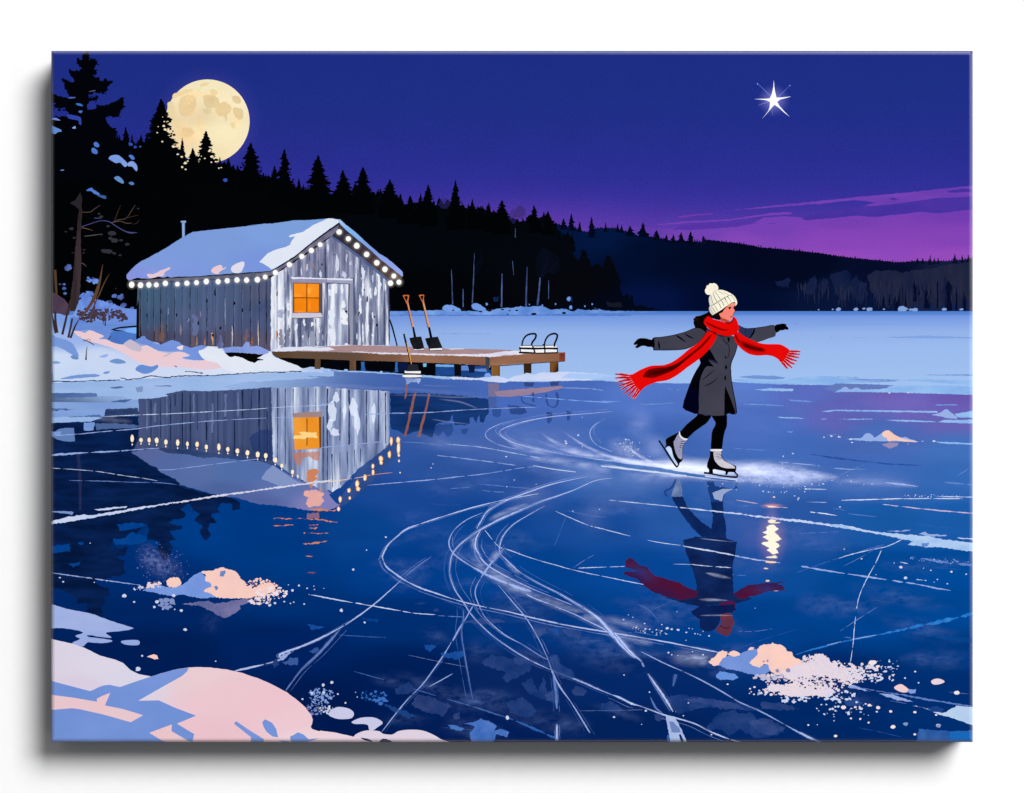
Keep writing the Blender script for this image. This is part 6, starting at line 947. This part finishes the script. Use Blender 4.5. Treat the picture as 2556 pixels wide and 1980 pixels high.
each('crease', ct, [stroke(P(q), 0, cblk) for q in ('O 925,808,4 1000,752,11 1072,688,4', 'O 940,886,4 1030,850,11 1112,785,4', 'O 1155,305,6 1200,360,9 1245,400,8 1246,500,7 1225,552,5', 'O 610,272,6 650,300,20 730,356,8', 'O 712,250,6 770,290,18 828,312,3', 'O 398,338,6 408,390,22 412,434,14', 'O 905,185,14 950,210,22 985,250,10', 'O 340,312,8 352,380,10 345,450,10')])
each('outline', ct, [stroke(P(q), 0, paint((10,10,24))) for q in ('O 1345,400,9 1320,490,10 1268,630,10 1275,800,9 1300,960,10 1326,1100,12 1337,1210,12', 'O 330,310,6 480,290,7 590,270,7 720,235,7 830,190,8 900,165,8', 'O 340,451,10 550,451,9 700,441,9 800,411,9', 'O 690,1140,6 780,1190,7 880,1216,7 1060,1241,7 1190,1236,6')])
part('lapel', ct, [fill(P('O 1222,300 1260,305 1245,372 1232,340'), paint((6,6,10))), stroke(P('O 1120,280,5 1180,300,6 1230,370,4'), 0, cblk), stroke(P('O 1300,290,20 1335,330,24 1345,390,8'), 0, paint((8,8,14)))])
for x, y, a, b in ((1206,538,10,16), (1210,658,14,26), (1201,786,11,30)): part('button', ct, [blobs([(1560+x/4.8, 780+y/4.8, a/4.8, b/4.8)], paint((8,8,12)), 14, .08)])
part('strap', ct, [stroke(P('O 898,160,10 950,180,16 990,215,18'), 0, paint((108,58,56)))], 'brownish strap over the shoulder')
sl = part('sleeve', ct, [fill(sm(P('O 1360,152 1400,176 1450,192 1540,188 1640,175 1700,163 1788,152 1806,220 1800,285 1720,312 1580,360 1490,325 1420,282 1360,240'), 2), coat), fill(sm(P('O 1362,155 1400,178 1450,192 1556,190 1540,260 1490,318 1420,282 1362,240'), 2), paint((36,44,78), (44,50,84), (60,60))), stroke(P('O 1556,195,12 1535,250,22 1490,312,10'), 0, cblk), stroke(P('O 1365,155,6 1400,176,8 1450,192,7 1540,189,7 1640,176,7 1788,153,7'), 0, paint((8,10,24))), stroke(P('O 1450,200,5 1440,240,6 1455,290,4'), 0, paint((14,18,44)))], 'raised sleeve on the right')
gl = paint((4,4,6))
part('glove', per, [fill(sm(P('O 352,312 320,328 290,322 240,310 180,310 150,322 130,342 104,374 110,390 130,388 148,384 124,412 130,426 150,428 180,412 205,402 240,402 275,414 320,414 350,422'), 2), gl)])
part('glove', per, [fill(sm(P('O 1792,162 1850,140 1900,134 1938,146 1928,160 1950,176 1960,202 1938,208 1918,204 1895,214 1860,216 1810,244'), 2), gl)])
hair = paint((6,4,4), (16,8,6), (120, 120))
part('hair', per, [fill(rg(sm(P('N 560,1075 620,1050 1000,960 1200,830 1385,768 1392,850 1365,868 1350,800 1260,826 1140,905 1040,985 990,1080 905,1115 910,1160 955,1240 910,1310 700,1260 560,1240 470,1290 455,1400 560,1590 480,1610 330,1560 200,1545 160,1470 130,1400 140,1330 130,1280 180,1230 210,1195 330,1175 500,1110'), 3), .3, 3), hair)] + [stroke(P(q), 0, paint((70,30,18))) for q in ('N 150,1300,6 190,1260,16 250,1240,4', 'N 170,1340,4 210,1310,12 280,1290,4', 'N 200,1220,6 260,1200,12 340,1185,4')])
fc = part('face', per, [fill(sm(P('N 920,1235 960,1225 1180,1315 1200,1370 1165,1395 1050,1365 915,1305'), 3), paint((186,74,54))), fill(sm(P('N 1372,800 1366,870 1342,920 1340,960 1366,1020 1372,1042 1330,1100 1312,1160 1302,1196 1306,1222 1292,1248 1284,1290 1240,1322 1170,1312 1080,1276 950,1226 918,1170 905,1122 990,1086 1012,1040 1042,990 1130,918 1220,842 1300,802'), 3), paint((250,130,114), (246,138,120), (60,60)))])
part('brow', fc, [fill(sm(P('N 1150,905 1230,845 1310,805 1366,810 1360,870 1330,900 1280,890 1210,900'), 3), paint((246,158,132))), stroke(P('N 1225,870,4 1270,865,10 1310,880,10 1330,895,4'), 0, paint((206,96,80)))])
each('eye', fc, [fill(sm(P('N 1150,920 1190,925 1225,915 1245,905 1266,910 1250,945 1235,975 1212,990 1190,980 1186,950'), 3), paint((22,8,8))), fill(sm(P('N 1320,935 1340,915 1346,940 1342,965 1328,958'), 3), paint((50,14,18)))])
part('mouth', fc, [fill(sm(P('N 1232,1212 1262,1198 1300,1212 1290,1226 1250,1230'), 3), paint((40,8,8)))])
part('profile_line', fc, [stroke(P('N 1342,930,10 1345,965,14 1376,1035,14 1340,1100,12 1318,1160,10 1308,1215,10'), 0, paint((30,20,44)))])
knit = paint((252,248,226), (240,234,212), (130, 130), grain=.06)
hat = part('bobble_hat', per, [fill(sm(P('N 840,428 870,410 950,402 1060,425 1180,475 1310,550 1390,640 1430,720 1442,790 1428,840 1384,894 1386,840 1380,775 1350,768 1250,808 1130,893 1000,983 880,1060 760,1130 700,1166 668,1155 620,1060 600,990 598,930 626,890 602,790 590,690 612,600 660,530 720,478 760,445'), 2), knit), fill(sm(P('N 600,930 650,910 680,990 760,1100 750,1130 700,1164 668,1155 620,1060 602,990'), 2), paint((214,206,196))), fill(sm(P('N 600,640 650,560 650,700 700,840 650,885 610,800 592,700'), 2), paint((222,220,206)))], 'cream knitted bobble hat')
part('bobble', hat, [fill(sm(P('N 600,232 640,206 690,216 745,204 800,226 845,266 876,335 868,390 840,428 760,448 700,500 640,546 580,554 520,530 490,490 474,430 492,370 516,340 514,300 552,266 584,268'), 3), paint((254,248,228), (238,222,196), (160,160), .42, .7, .06))] + [stroke(P(q), 0, paint((206,190,160))) for q in ('N 570,370,6 600,400,14 625,420,5', 'N 720,290,8 760,310,18 790,300,6', 'N 560,460,5 620,470,10 660,450,4', 'N 730,360,5 760,400,10 770,380,4', 'N 690,495,8 740,460,12 830,425,8')])
each('knit_rib', hat, [stroke(P(q), 0, paint((64,64,56))) for q in ('N 636,893,10 730,850,16 850,775,18 950,710,16 1060,645,16 1190,580,14 1300,552,8', 'N 770,450,8 850,560,14 940,690,14', 'N 722,490,8 760,620,14 840,765,16', 'N 656,560,8 680,700,14 728,835,14', 'N 880,450,6 960,490,10 1030,545,8', 'N 1030,470,4 1110,520,10 1190,560,6', 'N 665,905,10 740,1000,14 805,1088,10', 'N 765,870,8 815,960,14 868,1050,10', 'N 875,785,10 920,860,20 952,955,14', 'N 955,705,16 1010,800,16 1052,890,12', 'N 1062,640,26 1120,740,14 1162,828,6', 'N 1140,600,18 1220,690,12 1272,795,6', 'N 1262,568,10 1330,660,8 1378,752,4')])
part('hair', per, [fill(sm(P('N 640,1100 700,1170 770,1138 880,1068 960,1012 1060,935 1140,888 1155,896 1060,985 1020,1040 985,1088 905,1118 915,1165 955,1238 920,1300 860,1300 720,1250 620,1190'), 2), hair)], 'dark hair below the hat brim')
dred = soft((70,0,0)); dred2 = soft((30,0,0))
scf = part('scarf', per, [fill(sm(P('O 1000,45 955,72 942,115 958,150 1000,190 1050,226 1130,265 1220,286 1300,272 1350,232 1368,185 1355,140 1338,85 1305,52 1290,70 1280,100 1240,122 1190,118 1130,98 1060,82'), 2), red),
  band(P('O 960,110,30 1010,140,34 1090,180,36 1180,210,30 1260,205,20'), .95, dred), band(P('O 950,150,16 1010,205,22 1130,268,22 1220,288,18 1310,272,14'), .8, dred2), band(P('O 1190,112,20 1240,128,36 1290,95,30 1300,60,14'), .85, dred), band(P('O 990,40,24 950,80,34 945,120,20'), .8, dred2)], 'long bright red knitted scarf')
tail1 = P('O 1050,222 985,228 935,300 870,372 780,430 700,498 630,552 560,598 470,630 380,636 300,642 180,690 90,742 34,752 60,826 115,890 176,946 205,924 260,880 380,834 460,822 540,800 650,735 760,650 900,550 1010,440 1078,340 1102,268')
tail2 = P('O 1312,240 1362,236 1420,282 1500,322 1600,364 1700,380 1830,380 1900,400 1985,466 1940,520 1882,604 1840,566 1780,528 1700,512 1640,516 1580,517 1490,500 1410,450 1340,378 1308,310')
t1 = part('scarf_tail', scf, [fill(sm(tail1, 2), red), fill(sm(P('O 215,768 258,702 330,672 420,660 520,650 620,612 700,560 800,480 900,400 985,310 1040,262 1010,320 930,410 820,502 700,600 600,680 480,738 340,786 250,780'), 2), paint((128,2,2), (110,0,0), (60,60))), band(P('O 230,745,70 330,730,110 470,700,90 600,650,60 720,565,30 860,450,14'), .9, soft((44,0,0))), stroke(P('O 1050,226,10 985,228,8 935,300,6 870,372,5'), 0, paint((60,0,4))), band(P('O 1040,240,30 1090,255,40 1100,280,20'), .8, dred2)])
t2 = part('scarf_tail', scf, [fill(sm(tail2, 2), red), band(P('O 1360,330,60 1440,390,110 1540,430,110 1640,450,80 1700,455,30'), .98, soft((60,0,0))), band(P('O 1315,250,40 1345,320,46 1380,370,30'), .8, dred2)])
frn = paint((182,10,22), (200,14,28), (80,80)); frl = paint((236,196,216))
fr1 = [((197-i*0)/1, 0) for i in range(1)]
def fringe(a0, a1, tips, par):
    n = len(tips)
    for i, t in enumerate(tips):
        f = (i + .5) / n; x, y = a0[0] + (a1[0]-a0[0])*f, a0[1] + (a1[1]-a0[1])*f
        mx, my = (x + t[0]) / 2 + R.uniform(-1.5, 1.5), (y + t[1]) / 2 + R.uniform(-1.5, 1.5)
        part('fringe', par, [stroke([(x, y, 7.5), (mx, my, 6.2), (t[0], t[1], 3.6)], 0, frl, jit=.1), stroke([(x, y, 6.0), (mx, my, 5.2), (t[0], t[1], 2.8)], 0, frn, jit=.15)])
fringe((1567, 936), (1597, 978), P('H 106,282 108,312 118,345 132,372 150,402 172,428 202,450 226,466 246,468'), t1)
fringe((1973, 876), (1951, 907), P('H 1494,114 1490,134 1482,158 1468,184 1452,208 1432,236 1400,243'), t2)

# ================================================================== snow heaps and foreground snow
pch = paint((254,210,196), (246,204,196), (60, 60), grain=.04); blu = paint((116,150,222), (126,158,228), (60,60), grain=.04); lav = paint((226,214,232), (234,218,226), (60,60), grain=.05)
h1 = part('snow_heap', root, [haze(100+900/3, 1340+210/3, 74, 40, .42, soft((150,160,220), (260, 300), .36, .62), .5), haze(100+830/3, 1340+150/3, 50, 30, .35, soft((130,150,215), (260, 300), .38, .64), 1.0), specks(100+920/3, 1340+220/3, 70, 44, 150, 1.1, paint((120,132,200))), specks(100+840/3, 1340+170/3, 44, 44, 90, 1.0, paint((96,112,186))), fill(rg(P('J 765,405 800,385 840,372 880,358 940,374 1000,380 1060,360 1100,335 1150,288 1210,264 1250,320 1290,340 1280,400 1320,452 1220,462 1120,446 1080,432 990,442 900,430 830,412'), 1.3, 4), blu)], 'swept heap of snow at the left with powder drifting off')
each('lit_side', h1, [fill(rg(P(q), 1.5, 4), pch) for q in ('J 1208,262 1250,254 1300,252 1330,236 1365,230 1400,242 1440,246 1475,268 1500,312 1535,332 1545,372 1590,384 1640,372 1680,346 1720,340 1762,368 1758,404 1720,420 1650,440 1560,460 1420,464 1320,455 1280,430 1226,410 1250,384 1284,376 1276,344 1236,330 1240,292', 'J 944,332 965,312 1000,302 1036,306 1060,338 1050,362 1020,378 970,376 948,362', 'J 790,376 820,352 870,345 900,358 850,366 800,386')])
part('shade_patch', h1, [fill(rg(P(q), .8, 4), paint((112,134,196))) for q in ('J 1350,262 1385,250 1390,268 1370,302 1346,296', 'J 1300,374 1325,366 1336,386 1318,404')])
part('mirrored_snow', h1, [fill(rg(P('J 1060,506 1160,490 1260,482 1300,500 1400,490 1470,470 1560,466 1590,490 1500,512 1502,540 1450,580 1385,610 1330,590 1290,560 1200,520'), 1.6, 4), paint((98,104,156), (128,124,170), (60,80), alpha=.9)), haze(100+1280/3, 1340+640/3, 40, 40, .35, soft((60,80,150), (160,200), .35, .65))])
part('snow_crumb', h1, [specks(100+1650/3, 1340+380/3, 44, 22, 120, 3.6, pch), specks(100+1740/3, 1340+420/3, 40, 16, 90, 3.4, paint((246,226,232))), specks(100+1640/3, 1340+480/3, 30, 8, 50, 3.4, paint((240,222,230))), specks(100+860/3, 1340+360/3, 20, 8, 40, 3, paint((232,214,230))), specks(100+740/3, 1340+385/3, 16, 5, 14, 3, dot), specks(100+950/3, 1340+500/3, 22, 12, 30, 6, paint((130,146,200))),
  blobs([(100+x/3, 1340+y/3, r, r*.8) for x, y, r in ((1890,402,3.6),(1938,366,3),(2000,386,2.4),(1860,360,1.6),(1760,498,3.6),(1720,512,4),(1828,486,2.6),(1875,500,2),(1900,490,2),(1978,504,2.4),(2050,370,1.6),(2055,395,1.6),(2125,386,1.4),(705,488,3),(855,526,3.6),(920,544,1.8),(1008,544,2),(1058,552,4),(1087,696,4.4),(173,337,2.6),(406,342,1.8),(375,48,1.6),(148,306,2.4),(500,330,2),(630,440,6),(875,488,5),(1000,440,5),(765,892,3),(1315,932,2),(735,992,7))], dot), fill(rg(P('J 800,900 850,878 880,890 886,915 860,918 820,905'), .7, 4), pch)], kind='stuff')
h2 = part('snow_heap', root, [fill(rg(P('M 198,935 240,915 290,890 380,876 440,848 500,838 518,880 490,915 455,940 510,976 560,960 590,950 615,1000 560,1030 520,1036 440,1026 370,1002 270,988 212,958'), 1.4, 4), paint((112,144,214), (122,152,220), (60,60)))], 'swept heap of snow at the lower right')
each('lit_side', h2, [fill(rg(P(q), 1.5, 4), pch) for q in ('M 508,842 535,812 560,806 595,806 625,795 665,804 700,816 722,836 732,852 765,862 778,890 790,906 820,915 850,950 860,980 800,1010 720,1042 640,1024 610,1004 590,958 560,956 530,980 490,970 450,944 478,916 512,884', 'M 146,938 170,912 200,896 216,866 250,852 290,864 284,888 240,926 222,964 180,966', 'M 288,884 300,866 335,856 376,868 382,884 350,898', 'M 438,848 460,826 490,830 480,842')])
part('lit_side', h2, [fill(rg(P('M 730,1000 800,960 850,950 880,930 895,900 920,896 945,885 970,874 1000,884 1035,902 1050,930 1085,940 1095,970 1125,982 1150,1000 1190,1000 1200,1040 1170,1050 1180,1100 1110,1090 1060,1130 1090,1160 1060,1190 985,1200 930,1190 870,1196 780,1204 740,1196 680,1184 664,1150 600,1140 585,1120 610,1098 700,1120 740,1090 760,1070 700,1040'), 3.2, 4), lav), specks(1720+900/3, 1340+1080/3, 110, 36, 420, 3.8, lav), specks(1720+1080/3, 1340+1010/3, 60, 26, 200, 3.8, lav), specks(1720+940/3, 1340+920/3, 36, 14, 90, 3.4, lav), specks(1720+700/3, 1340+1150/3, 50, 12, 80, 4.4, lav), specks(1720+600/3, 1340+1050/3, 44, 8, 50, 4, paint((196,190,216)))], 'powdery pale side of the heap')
part('shade_patch', h2, [specks(1720+960/3, 1340+1090/3, 60, 18, 70, 2.6, paint((18,44,104))), specks(1720+1020/3, 1340+1080/3, 36, 10, 40, 3.2, paint((18,44,104))), specks(1720+700/3, 1340+1085/3, 26, 6, 24, 2.6, paint((18,44,104))), specks(1720+900/3, 1340+930/3, 14, 8, 10, 2, paint((14,50,118))), blobs([(1720+x/3, 1340+y/3, r) for x, y, r in ((588,928,3),(558,934,2.6),(740,1000,6),(660,1005,5))], paint((140,140,180)))], kind='stuff')
part('snow_crumb', h2, [specks(1720+1260/3, 1340+1020/3, 56, 24, 110, 4.0, paint((222,216,232))), specks(1720+1180/3, 1340+1030/3, 40, 20, 90, 3.8, lav), specks(1720+1380/3, 1340+1030/3, 60, 26, 40, 3.6, dot), specks(1720+1100/3, 1340+1190/3, 50, 12, 40, 4, dot), specks(1720+820/3, 1340+1215/3, 50, 8, 26, 4, dot), specks(1720+1180/3, 1340+1290/3, 80, 22, 36, 3.2, dot), specks(1720+560/3, 1340+1165/3, 40, 8, 16, 3.4, dot), specks(1720+1480/3, 1340+960/3, 40, 14, 16, 2.2, dot),
  blobs([(1720+x/3, 1340+y/3, r, r*.75) for x, y, r in ((1365,960-15,8),(1385,940,7),(1410,972,4.5),(1155,1278,6.4),(1350,1262,4.5),(1415,1280,5.4),(1510,1308,4),(1690,1314,4),(1527,1424,6),(1690,1480,3.6),(1097,1492,4.6),(1345,1392,3),(1212,1360,3),(1282,1365,3),(1693,1010,2.6),(1718,1094,2.4),(2005,1168,6.6),(1617,1058,2.4),(1868,1414,6),(490,1126,3),(456,1138,2.6),(615,1182,4.4),(486,1180,2.4),(893,1410,2.6),(960,1408,1.4),(288,1104,2.6),(1850,1334,3),(1245,1276,3.4),(1085,1378,1.6),(1118,930,2))], paint((244,228,232)), 11, .14), blobs([(1720+1620/3, 1340+1402/3, 7, 4.6), (1720+1868/3, 1340+1416/3, 6, 4)], paint((122,150,196)))], kind='stuff')
part('snow_lump', root, [fill(sm(P('M 1812,1082 1835,1066 1866,1062 1895,1070 1914,1086 1890,1100 1850,1108 1822,1102'), 3), paint((236,212,220)))], 'lone oval lump of snow at the right')
lp = part('snow_lump', root, [fill(sm(P('M 1534,1130 1560,1110 1590,1104 1620,1122 1646,1146 1640,1162 1600,1166 1560,1152'), 3), paint((240,206,208)))], 'pinkish lump of snow with a small blue lump')
part('blue_lump', lp, [fill(rg(P('M 1630,1160 1650,1142 1680,1146 1700,1140 1694,1170 1660,1174'), .6, 4), paint((130,160,220)))])
part('snow_lump', root, [fill(rg(P('M 200,1032 230,1008 262,1010 300,1022 345,1028 370,1056 330,1076 280,1068 240,1074 205,1052'), 1.2, 4), paint((104,148,222)))], 'small blue lump below the lower right heap')
# foreground
part('foreground_slush', root, [fill(rg(sm(P('J 60,512 200,540 380,575 450,600 560,640 690,680 692,690 640,702 560,710 490,720 536,756 460,752 370,736 350,744 400,756 480,764 540,776 520,790 470,797 420,796 360,790 330,815 310,822 240,796 300,766 264,742 322,720 280,702 160,682 60,674'), 3), .5, 5), paint((154,174,228), (168,184,232), (20, 50), grain=.04)), fill(sm(P('J 604,786 640,775 732,774 746,800 720,813 640,808'), 3), paint((150,172,226)))], 'blue shaded slush patch at the left edge')
fg = part('foreground_snow', root, [shade(rg(P('J 60,762 150,780 240,800 330,830 450,890 560,920 620,945 680,1000 740,1028 832,1046 1000,996 1110,979 1200,976 1280,980 1400,994 1520,1022 1650,1066 1750,1112 1850,1166 1930,1226 1990,1282 2030,1335 2042,1370 2038,1400 2026,1425 2040,1440 2090,1456 K 300,1452 420,1468 556,1500 700,1550 J 60,1560'), .4, 8),
  field([(140,1640,(224,216,234)),(250,1660,(224,218,234)),(330,1690,(222,218,236)),(200,1720,(222,210,230)),(480,1680,(238,208,214)),(560,1740,(240,202,212)),(680,1760,(242,200,210)),(740,1800,(242,204,214)),(560,1840,(240,198,208)),(780,1840,(240,214,222)),(860,1850,(238,214,226))]), vpaint(.03, .03, (20, 20)), 40)], 'sunset lit snow mound in the lower left corner')
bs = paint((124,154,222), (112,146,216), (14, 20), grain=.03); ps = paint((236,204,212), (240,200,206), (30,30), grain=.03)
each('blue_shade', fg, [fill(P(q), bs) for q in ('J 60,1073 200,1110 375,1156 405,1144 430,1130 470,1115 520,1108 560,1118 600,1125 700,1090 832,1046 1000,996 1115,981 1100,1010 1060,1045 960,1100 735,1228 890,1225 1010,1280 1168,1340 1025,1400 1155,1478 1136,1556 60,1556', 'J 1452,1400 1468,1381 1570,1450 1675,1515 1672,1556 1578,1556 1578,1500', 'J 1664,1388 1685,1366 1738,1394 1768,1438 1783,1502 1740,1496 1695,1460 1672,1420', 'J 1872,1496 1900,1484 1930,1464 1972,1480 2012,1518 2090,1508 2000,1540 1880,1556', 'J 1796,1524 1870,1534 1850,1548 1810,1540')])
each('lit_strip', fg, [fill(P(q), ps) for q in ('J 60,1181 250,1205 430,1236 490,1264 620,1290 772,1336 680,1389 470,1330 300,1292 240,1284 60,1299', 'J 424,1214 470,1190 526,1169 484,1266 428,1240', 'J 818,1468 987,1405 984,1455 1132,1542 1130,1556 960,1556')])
fg2 = part('foreground_snow', root, [fill(sm(P('K 553,1490 590,1466 650,1450 740,1456 770,1476 840,1480 882,1456 960,1445 1060,1450 1140,1480 1200,1515 1260,1560 680,1560 640,1530 560,1506'), 3), paint((224,214,232), (230,210,222), (20,30), grain=.03))], 'low pale snow hump at the bottom edge')
each('snow_slab', root, [fill(sm(P(q), 3), paint((198,200,234), (208,206,236), (30,30), grain=.03)) for q in ('K 357,1328 400,1286 440,1274 510,1286 548,1315 545,1345 520,1362 450,1366 400,1356', 'K 533,1386 600,1356 680,1351 730,1364 767,1394 730,1424 690,1452 664,1446 656,1412 620,1402 560,1402')])
each('gap_of_ice', fg2, [fill(sm(P(q), 2), paint((0,26,78))) for q in ('K 600,1506 640,1510 680,1524 685,1540 640,1528', 'K 744,1530 770,1512 820,1524 832,1545 744,1545', 'K 748,1460 765,1466 800,1472 840,1482 780,1478')])
part('ice_crack', root, [stroke(P('J 500,560,2 700,690,2'), 0, paint((150,170,226), alpha=.01))]) if False else None
# ================================================================== wall, lamp, camera
def wall():
    me = bpy.data.meshes.new('wall'); bm = bmesh.new()
    v = [bm.verts.new((x, 0.0, z)) for x, z in ((-4, -2.5), (4, -2.5), (4, 2.5), (-4, 2.5))]
    bm.faces.new(v); bm.to_mesh(me); bm.free()
    m, nt, n, l = _nodes('white_wall')
    nz = _noise(n, l, (90, 90), 4.0)
    c = _ramp(n, l, nz, [(0.3, (.90, .90, .90)), (0.7, (.92, .92, .92))])
    b = n.new('ShaderNodeBsdfDiffuse'); l.new(c, b.inputs[0])
    o_ = n.new('ShaderNodeOutputMaterial'); l.new(b.outputs[0], o_.inputs[0])
    me.materials.append(m)
    o = bpy.data.objects.new('wall', me); col.objects.link(o)
    o['kind'] = 'structure'; o['label'] = 'plain white wall behind the canvas print'
wall()
w = bpy.data.worlds.new('World'); sc.world = w; w.use_nodes = True
wn = w.node_tree.nodes; wl = w.node_tree.links; bg = wn['Background']
# made-up surroundings, bright upper right and dim lower left, shaped for the edge highlights
tc = wn.new('ShaderNodeTexCoord'); dt = wn.new('ShaderNodeVectorMath'); dt.operation = 'DOT_PRODUCT'
wl.new(tc.outputs['Generated'], dt.inputs[0]); dt.inputs[1].default_value = Vector((0.62, -0.35, 0.70)).normalized()
cr = wn.new('ShaderNodeValToRGB'); mr = wn.new('ShaderNodeMapRange'); mr.inputs['From Min'].default_value = -1; mr.inputs['From Max'].default_value = 1
wl.new(dt.outputs['Value'], mr.inputs['Value']); wl.new(mr.outputs[0], cr.inputs[0])
cr.color_ramp.elements[0].position = 0.34; cr.color_ramp.elements[0].color = (.04, .04, .04, 1)
cr.color_ramp.elements[1].position = 0.95; cr.color_ramp.elements[1].color = (1, 1, 1, 1)
wl.new(cr.outputs[0], bg.inputs[0]); bg.inputs[1].default_value = AMB * 2.2
ld = bpy.data.lights.new('softbox', 'AREA'); ld.shape = 'DISK'
dist = 15.0; ld.size = 2 * LR * dist; ld.energy = LE
lo_ = bpy.data.objects.new('softbox', ld); col.objects.link(lo_)
lo_.location = (LX * dist, -dist, LZ * dist)
lo_.rotation_euler = (math.radians(90), 0, 0)      # faces the wall squarely (+Y)
cd = bpy.data.cameras.new('camera'); cam = bpy.data.objects.new('camera', cd); col.objects.link(cam)
D = 1.9
cam.location = (0, -THICK - D, 0); cam.rotation_euler = (math.radians(90), 0, 0)
cd.sensor_width = 36.0; cd.sensor_fit = 'HORIZONTAL'; cd.lens = 36.0 * D / (2556 / S)
cd.clip_start = 0.1; cd.clip_end = 100
sc.camera = cam
sc.view_settings.view_transform = 'Standard'; sc.view_settings.look = 'None'
sc.view_settings.exposure = 0; sc.view_settings.gamma = 1
sc.render.engine = 'CYCLES'
sc.cycles.transparent_max_bounces = 64
sc.cycles.max_bounces = 4
